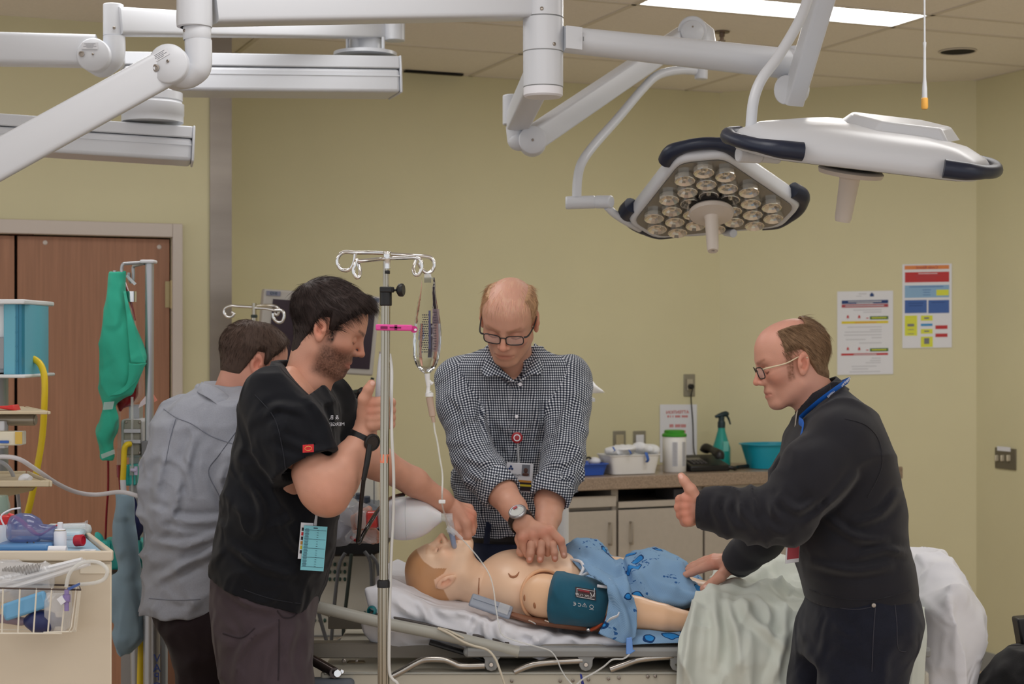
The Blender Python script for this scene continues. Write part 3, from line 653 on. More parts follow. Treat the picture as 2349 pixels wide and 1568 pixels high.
def putchain(v, c, k=.02):
    for (a, ra), (b, rb) in zip(c[:-1], c[1:]): v.put(rc(a, b, ra, rb), k)
def bounds(pts, pad): A = np.array([list(p) for p in pts]); return A.min(0)-pad, A.max(0)+pad
def sleeve_open(v, c, gap=.012, depth=.05):
    """cut a sleeve flat at its end and hollow its mouth"""
    a, b = Vector(c[-2][0]), Vector(c[-1][0]); d = (b-a).normalized(); r = c[-1][1]
    lo, hi, fn = rc(b-d*.0, b+d*.3, r+.03, r+.03); n = np.array(d)
    def f(x, y, z): return np.maximum(fn(x, y, z), -((x-b[0])*n[0]+(y-b[1])*n[1]+(z-b[2])*n[2]))
    v.put((lo, hi, f), .0015, 's'); v.put(rc(b-d*depth, b+d*.05, max(r-.007, .02), r-.005), .002, 's')
def garment(name, m, parent, lo, hi, prims, h=.006, k=.025, post=None, disp=None, uv=None, smooth=1, label=None):
    v = Vol(lo, hi, h)
    for q in prims:
        if isinstance(q, list): putchain(v, q, k)
        else: v.put(q, k)
    if disp: v.disp(disp)
    if post: post(v)
    X, Q = v.mesh(); X = smooth_mesh(X, Q, smooth); return vobj(name, [(X, Q, None)], m, parent, label, uv)
def body(figname, parts, label, org):
    o = vobj('person', parts, M_skin, org=org); tag(o, label, 'person', None); return o
def inner(f, rows, legs, skin, h=.014):
    """plain torso and legs under the clothes"""
    st = f.st(rows, .03); lo, hi, fn = loft(st); pts = [p for c in legs for p, r in c]; a, b = bounds(pts, .16); v = Vol(np.minimum(lo, a)-.05, np.maximum(hi, b)+.05, h); v.put((lo, hi, fn), .03)
    for c in legs: putchain(v, [(p, r*.55) for p, r in c], .03)
    X, Q = v.mesh(); return X, Q, skin_cols(X, skin)
def limb(prims, skin, pad=.085, h=.0024, kn=(), nl=(), k=.012, hp=(), hk=.005, wb=.012):
    """prims: chain for the arm; hp: hand polylines; kn/nl: knuckles, nails"""
    pts = [p for p, r in prims]+[p for q in hp for p, r in q]; lo, hi = bounds(pts, pad); v = Vol(lo, hi, h); putchain(v, prims, k)
    hand(v, hp, hk); X, Q = v.mesh(); X = smooth_mesh(X, Q, 1); return X, Q, skin_cols(X, skin, kn, nl)
def shoe(f, x, dY, parent, dirx, diry=0):
    p = f.P(x, 784, dY); p.z = 0; d = Vector((dirx, diry, 0)).normalized(); v = Vol((p.x-.22, p.y-.22, -.01), (p.x+.22, p.y+.22, .14), .006); v.put(rc(p+Vector((0, 0, .045)), p+d*.15+Vector((0, 0, .034)), .045, .036), .03); v.put(rc(p+Vector((0, 0, .07)), p+Vector((0, 0, .1)), .045, .045), .03); v.cut((0, 0, .004), (0, 0, -1)); X, Q = v.mesh(); vobj('shoe', [(X, Q, None)], M_shoe, parent)
def smooth_fold(sc, amp, stretch=(1, 1, 1), seed=0): return lambda P: -amp*fold(P, sc, stretch, seed)
def torus_band(mb, c, axis, r, w, t, n=28, a0=0, a1=2*math.pi, sq=1.0, up=None):
    """flat strap ring"""
    ax = Vector(axis).normalized(); u = Vector(up) if up else ax.orthogonal(); u = (u-ax*u.dot(ax)).normalized(); b = ax.cross(u); pr = []
    closed = abs(a1-a0-2*math.pi) < 1e-3
    ring = []
    for i in range(n if closed else n+1):
        t_ = a0+(a1-a0)*i/n; d = u*math.cos(t_)*sq+b*math.sin(t_); q = Vector(c)+d*r; ring.append([q-ax*w/2, q+ax*w/2, q+ax*w/2+d*t, q-ax*w/2+d*t])
    if closed: ring.append(ring[0])
    vs = [p for q in ring for p in q]; fs = []
    for i in range(len(ring)-1):
        for j in range(4): fs.append((i*4+j, i*4+(j+1) % 4, (i+1)*4+(j+1) % 4, (i+1)*4+j))
    mb.add(vs, fs); return mb
def comb_from(w_, bias=(0, 0, 0)): return lambda P: (P-np.array(w_, np.float32))+np.array(bias, np.float32)
def glasses(M, parent, mat_f, temple_m=None, lens=True, low=0.0):
    """frame of a head: rounded rectangular rims, bridge and temples in head-local metres"""
    T = lambda p: M @ Vector(p); sc = M.to_scale().x; o = None
    def rim(s):
        w_, h_ = .0245, .0165; pts = []
        for i in range(25):
            t = 2*math.pi*i/24; c, s_ = math.cos(t), math.sin(t); e = .55
            y = .033*s+w_*math.copysign(abs(c)**e, c); z = .000+low+h_*math.copysign(abs(s_)**e, s_)*(1 if s_ > 0 else .95); x = .1-abs(y)**2*2.6+.0+(z)*.10
            pts.append(T((x, y, z)))
        return pts
    mb = MB()
    for s in (-1, 1): mb.tube(rim(s), .0016*sc, 6, caps=False)
    mb.tube([T((.0985, -.0095, .006+low)), T((.1015, 0, .009+low)), T((.0985, .0095, .006+low))], .0017*sc, 6, 4)
    o = obj('glasses', mb, mat_f, parent, label='glasses with thin frame')
    for s in (-1, 1):
        t = MB(); t.tube([T((.0905, .058*s, .010+low)), T((.082, .070*s, .011+low)), T((.03, .078*s, .014)), T((-.012, .080*s, .022)), T((-.03, .079*s, .012))], [.0026*sc, .0026*sc, .0020*sc, .0018*sc, .0016*sc], 6, 4); obj('temple', t, temple_m or mat_f, o)
        l = MB(); r = rim(s)[:-1]; l.prism(r, M.to_3x3() @ Vector((-.0008, 0, 0))); obj('lens', l, mat('spectacle_lens', (255, 255, 255), .03, alpha=.10, spec=.6), o)
    return o
# ================================================================== person D: dark sweater, profile to the left, near side of the bed
f = Fig(4.05); SKD = (202, 150, 130)
MD = frame(f.P(1817, 837), (-.962, -.04, -.27), (-.27, 0, .962), .91)
baldD = lambda X, col, mix: (mix((226, 170, 156), .35*ss(X[:, 2], .07, .11)), mix((118, 84, 62), .8*(1-ss(np.abs(X[:, 0]-.022), .006, .012))*ss(X[:, 2], -.045, -.03)*(1-ss(X[:, 2], .03, .05))*ss(np.abs(X[:, 1]), .045, .055)), col)[2]
def baldD(X, col, mix_):
    def mx(col, c, w): return col*(1-w[:, None])+L3(c)[None]*w[:, None]
    col = mx(col, (224, 164, 150), .4*ss(X[:, 2], .06, .11)); n = .7+.5*vnoise(X, 350)
    w = (1-ss(np.abs(X[:, 0]-.020-(.0-X[:, 2])*.12), .006, .013))*ss(X[:, 2], -.042, -.028)*(1-ss(X[:, 2], .03, .05))*ss(np.abs(X[:, 1]), .04, .05); return mx(col, (120, 78, 54), np.clip(.85*w*n, 0, 1))
headD = make_head(MD, SKD, f.P(1880, 935), brow=(150, 104, 80), scalp=baldD, neck_r=(.056, .064), jaw=1.0)
torD = [(876, 1890, 1914, .05), (893, 1880, 1936, .08), (915, 1866, 1964, .125), (940, 1848, 1992, .17), (965, 1830, 2010, .195), (1000, 1806, 2026, .21), (1080, 1798, 2048, .205), (1160, 1802, 2063, .195), (1240, 1815, 2076, .185), (1290, 1829, 2090, .182), (1345, 1845, 2098, .178), (1374, 1851, 2096, .174)]
legD = [f.ch([(1985, 1440, -.09, .13), (1978, 1600, -.1, .105), (1985, 1850, -.1, .075), (2000, 2235, -.09, .05)]), f.ch([(1925, 1440, .09, .125), (1895, 1600, .1, .098), (1885, 1850, .1, .072), (1895, 2235, .1, .05)])]
slN = f.ch([(1920, 1012, -.15, .078), (1870, 1085, -.19, .078), (1806, 1176, -.2, .068), (1755, 1182, -.19, .060), (1700, 1180, -.17, .052), (1640, 1170, -.15, .044), (1607, 1168, -.14, .043)])
slF = f.ch([(1892, 1012, .15, .062), (1832, 1085, .19, .058), (1782, 1185, .22, .056), (1745, 1232, .27, .052), (1712, 1270, .33, .044), (1690, 1291, .36, .041)])
# thumbs-up fist (near) and flat hand (far)
dy = -.14
P = f.P
thumb = [(P(1596, 1142, dy-.012), .016), (P(1584, 1122, dy-.018), .0145), (P(1570, 1103, dy-.018), .0115), (P(1563, 1092, dy-.016), .0095)]
fist = [thumb]
for y0, y1, r, dx in ((1143, 1146, .0125, 0), (1160, 1163, .0130, -2), (1177, 1180, .0125, 2), (1192, 1196, .0115, 10)):
    fist.append([(P(1604, 1160+(y0-1166)*.55, dy), .021), (P(1574+dx*.4, y0, dy-.012), .0145), (P(1561+dx, y1, dy+.006), r), (P(1564+dx, y1+2, dy+.036), r-.001), (P(1584, y1+2, dy+.045), r-.002), (P(1592, y1, dy+.030), r-.002)])
armN = [(p, r) for p, r in [(slN[-3][0], .036), (P(1640, 1170, -.15), .033), (P(1612, 1167, dy), .027), (P(1596, 1164, dy), .026)]]
knu = [(P(1574, y, dy-.02), .016, .5) for y in (1143, 1160, 1177, 1192)]+[(P(1560, y, dy), .014, .5) for y in (1146, 1163, 1180)]
limbN = limb(armN, SKD, hp=fist, kn=knu, nl=[(P(1561, 1092, dy-.026), .007)])
db = .38
def Pf(x, y, d): return f.P(x, y, db+d)
fing = [[(Pf(1668, 1292, 0), .020), (Pf(1636, 1293, -.005), .0155), (Pf(1610, 1303, .0), .0120), (Pf(1588, 1312, 0), .0108), (Pf(1573, 1318, 0), .0095)],
        [(Pf(1668, 1287, .02), .018), (Pf(1634, 1287, .018), .0145), (Pf(1606, 1295, .02), .0118), (Pf(1588, 1302, .02), .0105), (Pf(1577, 1307, .02), .009)],
        [(Pf(1668, 1283, .04), .016), (Pf(1634, 1282, .04), .0135), (Pf(1608, 1289, .042), .0112), (Pf(1590, 1296, .042), .0098), (Pf(1580, 1301, .042), .0088)],
        [(Pf(1668, 1280, .055), .014), (Pf(1638, 1279, .06), .012), (Pf(1618, 1283, .062), .010), (Pf(1604, 1288, .062), .009)],
        [(Pf(1672, 1302, -.015), .018), (Pf(1652, 1322, -.05), .0155), (Pf(1632, 1338, -.065), .0125), (Pf(1614, 1350, -.07), .0105)]]
armF = [(slF[-2][0], .036), (P(1690, 1291, .365), .031), (Pf(1675, 1292, 0), .026), (Pf(1660, 1294, .01), .022)]
limbF = limb(armF, SKD, hp=fing, kn=[(Pf(1634, y, d), .016, .5) for y, d in ((1291, -.01), (1286, .015), (1280, .04))], nl=[(Pf(1618, 1344, -.08), .006)])
pD = body('D', [headD, limbN, limbF, inner(f, torD, legD, SKD)], 'person in a dark quarter-zip sweater and jeans giving a thumbs up', (f.P(1950, 0).x, f.Y, 0))
def hlD(X):
    x, y, z = X[:, 0], np.abs(X[:, 1]), X[:, 2]; L = pw(x, [(-.13, -.07), (-.085, -.072), (-.05, -.05), (-.036, -.012), (-.024, .03), (-.004, .034), (.012, .033), (.03, .028), (.034, .05), (.036, .2)])
    m = z-L; top = (z-.098)*1.0+np.where(x > -.055, 0, -.05)-np.clip((y-.035), 0, 1)*1.2; return np.minimum(np.minimum(m, .035-x+.0*z), -top)
obj_hair = vobj('hair', make_hair(MD, hlD, lambda X: .6+.4*ss(X[:, 0], .03, -.03), .007, (126, 100, 76), comb_from((.05, 0, .16), (0, 0, 0)), strands=9000, slen=.03, lift=.03, neck=f.P(1880, 935), nr=(.056, .064)), M_hair, pD)
glasses(MD, pD, mat('black_frame', (26, 24, 24), .35), mat('horn_temple', (206, 190, 160), .3), low=.004)
lo, hi = bounds([p for c in (slN, slF) for p, r in c]+[f.P(1800, 870, -.25), f.P(2100, 1385, .25)], .1)
DW = [[(1648, 1142), (1640, 1165), (1655, 1200)], [(1675, 1146), (1668, 1170), (1690, 1215)], [(1700, 1148), (1705, 1175), (1740, 1215)], [(1770, 1146), (1772, 1170), (1795, 1195)], [(1790, 1140), (1830, 1170), (1870, 1150)], [(1900, 1190), (1960, 1230), (2030, 1240)], [(2060, 1130), (2020, 1180), (1960, 1200)], [(2080, 1270), (2030, 1260), (1960, 1280)], [(1860, 1290), (1950, 1310), (2040, 1300)], [(1960, 1090), (1910, 1150), (1850, 1200)]]
def dD(Pt):
    # bunching along the forearm, soft folds over the back
    z = Pt[:, 2]; x = Pt[:, 0]; sl = np.exp(-((x-f.P(1690, 1180).x)/.10)**2)*(z > f.P(0, 1260).z); r = .015*sl*fold(Pt, 13, (1.8, .6, .6), 3); t = .009*fold(Pt, 7, (.5, 1, 1.5), 1)*(1-sl); cr = .014*np.exp(-((x-f.P(1790, 0).x)/.06)**2-((z-f.P(0, 1170).z)/.09)**2)*fold(Pt, 18, (1.6, .8, .8), 5); hem = np.clip((f.P(0, 1345).z-z)/.03, 0, 1); return -(r+t*(1-hem)+cr+drawn(Pt, DW))
def pD_post(v):
    sleeve_open(v, slN); sleeve_open(v, slF); v.put(rc(f.P(1881, 916)-Vector((-.5, 0, .86))*.004, f.P(1864, 875), .069, .072), .003, 's')
sw = garment('sweater', M_sweater, pD, lo, hi, [loft(f.st(torD)), slN, slF], h=.0055, disp=dD, post=pD_post)
# stand-up collar with a zip
cax = Vector((-.5, 0, .86)); cpx = Vector((.86, 0, .5)); cc = f.P(1881, 916); cu = f.P(1871, 890); prs = []
for i in range(29):
    t = math.pi*(1.04+1.92*i/28); c_, s_ = math.cos(t), math.sin(t); lo_ = cc+cpx*(.071*c_)+YY*(.073*s_); hi_ = cu+cpx*(.058*c_+.002)+YY*(.061*s_); mdp = lo_.lerp(hi_, .5)+(cpx*c_+YY*s_)*.003; prs.append([lo_-cax*.012+(cpx*c_+YY*s_)*.006, lo_, mdp, hi_])
mb = MB(); mb.grid(prs); o = obj('collar', mb, M_rib, sw, sharp=None); o.data.shade_smooth(); o.modifiers.new('s', 'SOLIDIFY').thickness = .005
mb = MB(); mb.tube([f.P(1838, 930, -.012), f.P(1829, 945, -.02), f.P(1825, 975, -.02), f.P(1823, 1010, -.02)], .003, 6, 5); obj('zip', mb, M_steel, sw)
for c, nm in ((slN, 'cuff'), (slF, 'cuff')):
    a, b = Vector(c[-2][0]), Vector(c[-1][0]); d = (b-a).normalized(); r = c[-1][1]; mb = MB(); n = 40; pr = []
    for i in range(9):
        t = i/8; q = b+d*(.004-.062*t); pr.append((r+.0035+.0025*math.sin(t*math.pi), -(.062*t)))
    mb.lathe([(r-.004, .004), (r+.002, .005)]+pr, b, d, 40); o = obj(nm, mb, M_rib, sw); o.modifiers.new('s', 'SOLIDIFY').thickness = .003
tr = [(1350, 1856, 2092, .165), (1420, 1848, 2111, .178), (1475, 1838, 2098, .175), (1500, 1834, 2075, .165)]
legT = [f.ch([(1990, 1450, -.085, .115), (1978, 1570, -.095, .1), (1983, 1700, -.1, .092), (1985, 1900, -.1, .085), (2000, 2270, -.09, .078)]), f.ch([(1915, 1450, .085, .105), (1885, 1570, .1, .088), (1880, 1700, .1, .086), (1885, 1900, .1, .08), (1895, 2270, .1, .075)])]
lo, hi = bounds([p for c in legT for p, r in c]+[f.P(1830, 1340, -.2), f.P(2110, 1340, .2)], .14)
jn = garment('jeans', M_jeans, pD, lo, hi, [loft(f.st(tr))]+legT, h=.009, disp=smooth_fold(9, .006, (1, 1, .7), 2), post=lambda v: v.cut((0, 0, .03), (0, 0, -1)))
p = onto(jn, 2004, 1388); mb = MB(); mb.lathe([(.006, .0), (.005, .003), (0, .0035)], p or f.P(2004, 1388, -.17), (0, -1, 0), 12); obj('rivet', mb, M_steel, jn)
M_jt = mat('jean_thread', (52, 52, 62), .8)
for pts in ([(1905, 1380), (1930, 1394), (1970, 1397), (2006, 1390)], [(2052, 1380), (2057, 1430), (2060, 1486), (2078, 1494)], [(2008, 1392), (2004, 1450), (2000, 1540)]): stitch(jn, pts, .0012, 'stitching', M_jt)
stitch(sw, [(1938, 960), (1985, 975), (2015, 1010), (2022, 1070), (1990, 1140)], .0016, 'armhole_seam', M_rib); stitch(sw, [(1857, 1352), (1930, 1372), (2010, 1374), (2088, 1354)], .0014, 'hem_seam', M_rib)
shoe(f, 2000, -.09, pD, -1); shoe(f, 1895, .1, pD, -1)
# lanyard and badge
M_lan = mat('blue_ribbon', (24, 96, 190), .6)
def ring(t, r=.076, dz=0): t = R(t); return cc+cpx*(r*math.cos(t))-YY*(r*math.sin(t))+cax*dz
mb = MB(); mb.tube([ring(-40, .080, .004), ring(0, .083, .006), ring(35, .092, .012), ring(70, .103, .016), ring(105, .108, .010), ring(135, .112, -.006), f.P(1842, 975, -.13), f.P(1832, 1020, -.13)], .0095, 8, 6, flat=.16, up=(.3, -1, .3)); lan = obj('lanyard', mb, M_lan, pD, label='blue lanyard')
for i, (s_, q) in enumerate((('Inspired', (1899, 893)), ('clinics', (1889, 907)))): text('lanyard_lettering', s_, ring(52+i*30, .105, .0165-i*.004), .010, (-.72, -.25, -.62), (-.6, -.2, .76), M_paper, lan, mirror=False)
mb = MB(); c = f.P(1819, 1250, -.115); ax = (Vector((.75, .66, 0)).normalized(), Vector((-.66, .75, 0)).normalized(), Vector((.06, 0, 1)).normalized()); mb.box(c, (.05, .003, .086), ax); bg = obj('badge', mb, M_paper, pD, bevel=.001, label='white identity badge')
mb = MB(); mb.box(c-ax[1]*.0022*(1 if ax[1].y>0 else -1)-ax[2]*.016, (.044, .001, .034), ax); obj('badge_print', mb, ink[I['maroon']], bg); mb = MB(); mb.box(c-ax[1]*.0022*(1 if ax[1].y>0 else -1)+ax[2]*.02+ax[0]*.008, (.02, .001, .026), ax); obj('badge_photo', mb, mat('dark_photo', (60, 50, 50), .6), bg)
def watch(c, axis, r, face_dir, parent, strap, case, dial, big=1.0, sq=1.0, extra=None):
    ax = Vector(axis).normalized(); fd = Vector(face_dir); fd = (fd-ax*fd.dot(ax)).normalized(); mb = MB(); torus_band(mb, c, ax, r, .017*big, .0028, 32, up=fd, sq=sq); o = obj('watch', mb, strap, parent, label='wristwatch')
    q = Vector(c)+fd*(r*sq+.001); mb = MB(); mb.lathe([(.0, 0), (.0185*big, 0), (.0205*big, .003), (.0205*big, .008), (.018*big, .0105), (.0155*big, .0105), (.015*big, .009)], q, fd, 28); obj('watch_case', mb, case, o)
    mb = MB(); mb.lathe([(.0155*big, .009), (0, .0092)], q, fd, 24); obj('watch_dial', mb, dial, o)
    if extra: extra(q, fd, ax, o)
    return o
watch(P(1690, 1289, .362), Vector(slF[-1][0])-Vector(slF[-2][0]), .0335, (-.3, .2, 1), pD, M_steel, M_chrome, M_black)
# ================================================================== person C: gingham shirt, leaning over the far side, chest compressions
f = Fig(4.95); P = f.P; SKC = (206, 156, 134)
MC = frame(W(1168, 738, 4.68), (-.17, -.80, -.57), (-.02, -.57, .80), 1.0)
def scC(X, col, _):
    def mx(col, c, w): return col*(1-w[:, None])+L3(c)[None]*w[:, None]
    x, y, z = X[:, 0], np.abs(X[:, 1]), X[:, 2]; sd = ss(y, .052, .068)*ss(z, .015, .04)*(1-ss(x, .03, .05)); col = mx(col, (226, 174, 158), .3*ss(z, .06, .1)); col = mx(col, (176, 138, 110), .6*sd); st = ss(vnoise(X*np.array((.25, 1, .5)), 300), .1, .5)*ss(z, .06, .09)*.35; col = mx(col, (226, 190, 160), st)
    return mx(col, (188, 140, 112), .35*(1-ss(z, -.06, -.03))*ss(x, .02, .05))
headC = make_head(MC, SKC, P(1178, 868, -.12), brow=(170, 126, 98), scalp=scC, neck_r=(.056, .06))
torC = [(800, 1112, 1232, .07, -.10), (815, 1062, 1284, .10, -.10), (835, 1040, 1312, .125, -.10), (880, 1034, 1324, .14, -.09), (960, 1046, 1312, .14, -.07), (1050, 1056, 1296, .135, -.03), (1105, 1042, 1286, .135, 0), (1160, 1052, 1280, .13, .02), (1215, 1074, 1268, .12, .04)]
slL = f.ch([(1052, 868, -.12, .066), (1056, 930, -.17, .063), (1085, 1040, -.24, .058), (1113, 1085, -.29, .054), (1152, 1130, -.35, .050)])
slR = f.ch([(1306, 868, -.12, .066), (1304, 930, -.17, .062), (1294, 1040, -.26, .056), (1282, 1085, -.3, .052), (1262, 1142, -.35, .049)])
Yh = 4.47
def H(x, y, d=0): return W(x, y, Yh+d)
topf = []
# top hand: wrist -> knuckles -> interlaced fingers
for kx, ky, r, pts in ((1199, 1232, .0145, [(1203, 1256, .004, .0115), (1210, 1272, .006, .010)]), (1222, 1226, .0150, [(1228, 1247, -.006, .0120), (1232, 1264, .006, .0105)]), (1245, 1222, .0150, [(1260, 1248, -.008, .0120), (1256, 1268, .006, .0105)]), (1262, 1216, .0140, [(1286, 1240, -.008, .0115), (1291, 1258, -.004, .0100), (1294, 1273, -.004, .0095)])):
    topf.append([(H(1210, 1208, .012), .024), (H(kx, ky, -.006), r)]+[(H(x, y, d), rr) for x, y, d, rr in pts])
topf.append([(H(1204, 1214, .012), .020), (H(1194, 1236, .012), .016), (H(1198, 1258, .02), .012)])
armL = [(slL[-2][0], .046), (W(1152, 1130, 4.60), .0435), (W(1178, 1165, 4.54), .037), (H(1199, 1198, .015), .030), (H(1209, 1208, .012), .026)]
nlC = []; lowf = []
for (x0, y0), (x1, y1), (x2, y2), r in (((1219, 1248), (1217, 1268), (1215, 1283), .0112), ((1242, 1246), (1241, 1266), (1239, 1283), .0112), ((1268, 1248), (1272, 1266), (1273, 1281), .0105)):
    lowf.append([(H(x0+8, 1232, .03), .012), (H(x0, y0, -.014), r), (H(x1, y1, -.018), r-.0004), (H(x2, y2, -.014), r-.0014)]); nlC.append((H(x2, y2-2, -.014-r), .0062))
nlC.append((H(1294, 1270, -.014), .005))
lowf.append([(H(1245, 1225, .03), .026), (H(1205, 1250, .03), .022), (H(1196, 1264, .02), .015)])
armR = [(slR[-2][0], .046), (W(1262, 1146, 4.62), .044), (W(1258, 1185, 4.56), .036), (H(1252, 1215, .04), .029), (H(1245, 1232, .035), .026)]
limL = limb(armL, SKC, hp=topf, kn=[(H(x, y, -.02), .015, .45) for x, y in ((1199, 1232), (1222, 1226), (1245, 1222), (1262, 1216), (1287, 1240))], nl=nlC[-1:])
limR = limb(armR, SKC, hp=lowf, nl=nlC[:3], kn=[(H(x, y, -.02), .011, .6) for x, y in ((1215, 1285), (1239, 1285), (1273, 1283))])
legC = [f.ch([(1130, 1270, .06, .13), (1125, 1450, .08, .1), (1130, 1700, .1, .07), (1130, 1960, .1, .05)]), f.ch([(1225, 1270, .06, .13), (1235, 1450, .08, .1), (1235, 1700, .1, .07), (1235, 1960, .1, .05)])]
pC = body('C', [headC, limL, limR, inner(f, torC, legC, SKC)], 'person in a gingham shirt and glasses pressing on the manikin chest', (P(1178, 0).x, f.Y, 0))
def hlC(X):
    x, y, z = X[:, 0], np.abs(X[:, 1]), X[:, 2]; L = pw(x, [(-.13, -.07), (-.085, -.072), (-.05, -.05), (-.03, .02), (-.004, .032), (.012, .02), (.026, .02), (.034, .05), (.05, .1)]); top = np.clip((z-.085), -1, .02)-np.clip((y-.03), 0, 1)*1.1; return np.minimum(np.minimum(z-L, .04-x), -top-.0)
vobj('hair', make_hair(MC, hlC, lambda X: np.ones(len(X), np.float32)*.8, .006, (192, 154, 120), comb_from((-.05, 0, .14)), strands=7000, slen=.022, lift=.03, seed=4)+make_hair(MC, lambda X: np.minimum(X[:, 2]-.085-.25*np.clip(X[:, 0]-.03, 0, 1), .06-X[:, 0]), lambda X: np.zeros(len(X), np.float32), .001, (222, 184, 152), comb_from((-.07, 0, .16)), strands=1100, slen=.034, lift=.2, srad=.0004, seed=6)[1:], M_hair, pC)
glasses(MC, pC, mat('charcoal_frame', (34, 36, 40), .35), low=.004)
gl = [(lambda Cn: chaind(slL)(Cn), chainuv(slL)[0], chainuv(slL)[1]), (lambda Cn: chaind(slR)(Cn), chainuv(slR)[0], chainuv(slR)[1])]
lf = loft(f.st(torC)); gl.append((lambda Cn: lf[2](Cn[:, 0], Cn[:, 1], Cn[:, 2]), lambda Pt: np.stack([Pt[:, 0]+np.sign(Pt[:, 0]-P(1170, 0).x)*0+.35*(Pt[:, 1]-f.Y)*np.sign(Pt[:, 0]-P(1172, 0).x), Pt[:, 2]], 1), 0))
lo, hi = bounds([p for c in (slL, slR) for p, r in c]+[P(1040, 795, -.3), P(1320, 1220, .2)], .09)
DWC = [[(1030, 900), (1060, 940), (1075, 990)], [(1060, 1040), (1100, 1060), (1130, 1050)], [(1075, 1080), (1110, 1100), (1150, 1085)], [(1320, 900), (1290, 960), (1280, 1010)], [(1330, 1030), (1300, 1060), (1255, 1060)], [(1315, 1085), (1280, 1100), (1240, 1095)], [(1120, 900), (1110, 960), (1125, 1010)], [(1225, 890), (1235, 960), (1225, 1020)], [(1050, 1130), (1080, 1150), (1110, 1190)]]
def dC(Pt):
    z = Pt[:, 2]; low = np.clip((P(0, 1060).z-z)/.1, 0, 1); ce = np.exp(-((z-P(0, 1085).z)/.07)**2); xs = np.abs(Pt[:, 0]-P(1178, 0).x); arm = ss(xs, .10, .17); return -(.009*fold(Pt, 9, (1.2, 1, .6), 4)*(1-arm)+.014*low*(1-arm)*fold(Pt, 14, (1.6, 1, .5), 8)+.013*arm*ce*fold(Pt, 17, (.7, 1, 1.6), 2)+.009*arm*fold(Pt, 9, (1, 1, .8), 6)+drawn(Pt, DWC, 6, .008))
def pC_post(v):
    sleeve_open(v, slL, depth=.03); sleeve_open(v, slR, depth=.03); v.put(rc(P(1176, 875, -.13), P(1172, 800, -.17), .045, .064), .006, 's'); v.put(rc(P(1170, 845, -.22), P(1187, 892, -.235), .042, .012), .006, 's')
sh = garment('shirt', M_ging, pC, lo, hi, [lf, slL, slR], h=.0055, disp=dC, post=pC_post, uv=uvgroups(gl))
def grid_uv(o, rot=0, planar=True):
    me = o.data; l = me.uv_layers.new(name='UVMap'); c, s_ = math.cos(rot), math.sin(rot)
    V_ = np.array([v.co[:] for v in me.vertices]); li = np.array([q.vertex_index for q in me.loops]); a, b = V_[li, 0], V_[li, 2]; l.data.foreach_set('uv', np.stack([a*c-b*s_, a*s_+b*c], 1).ravel())
# rolled cuffs
for c in (slL, slR):
    a, b = Vector(c[-2][0]), Vector(c[-1][0]); d = (b-a).normalized(); r = c[-1][1]; mb = MB(); rr = random.Random(2); n = 48
    prof = [(r-.004, .004), (r+.002, .008), (r+.006, .004), (r+.008, -.012), (r+.0085, -.035), (r+.006, -.055), (r+.001, -.058)]; mb.lathe(prof, b, d, n)
    V_ = np.array([list(q) for q in mb.v]); ce = np.array(list(b)); rad = V_-ce-((V_-ce)@np.array(list(d)))[:, None]*np.array(list(d)); V_ = V_+rad*(.07*fold(V_, 22, (1, 1, 1), 4)+.05*vnoise(V_, 20))[:, None]*1.2; mb.v = [tuple(q) for q in V_]; o = obj('rolled_cuff', mb, M_ging, sh, sharp=None); o.data.shade_smooth(); o.modifiers.new('s', 'SOLIDIFY').thickness = .003; grid_uv(o, rot=.15)
# collar leaves, placket buttons
def shell(name, rows, m, parent, th=.003, n=6, P=None, uv=None):
    """smooth thin cloth shell through px rows (x,y,d)"""
    g = [crom([P(*q) for q in r], n) for r in rows]; g = [crom(list(cn), n) for cn in zip(*g)]; mb = MB(); mb.grid(g); o = obj(name, mb, m, parent, sharp=None); o.data.shade_smooth(); o.modifiers.new('s', 'SOLIDIFY').thickness = th
    if uv is not None: grid_uv(o, rot=uv)
    return o
shell('collar', [[(1122, 788, -.09), (1127, 818, -.20), (1150, 845, -.245), (1184, 876, -.262)], [(1112, 796, -.09), (1113, 828, -.215), (1128, 852, -.262), (1164, 868, -.268)], [(1104, 806, -.09), (1104, 838, -.205), (1111, 862, -.262), (1142, 856, -.268)]], M_ging, sh, .0025, 6, P, .5)
shell('collar', [[(1226, 786, -.09), (1222, 818, -.20), (1210, 845, -.245), (1190, 876, -.262)], [(1236, 794, -.09), (1236, 826, -.215), (1224, 850, -.262), (1204, 866, -.268)], [(1244, 804, -.09), (1246, 836, -.205), (1239, 858, -.262), (1216, 850, -.268)]], M_ging, sh, .0025, 6, P, -.5)
for x, y, d in ((1193, 881, -.255), (1185, 955, -.225), (1184, 1027, -.185)):
    mb = MB(); mb.lathe([(.0055, 0), (.0055, .002), (.004, .003), (0, .0022)], P(x, y, d), (0, -1, .2), 12); obj('button', mb, M_paper, sh)
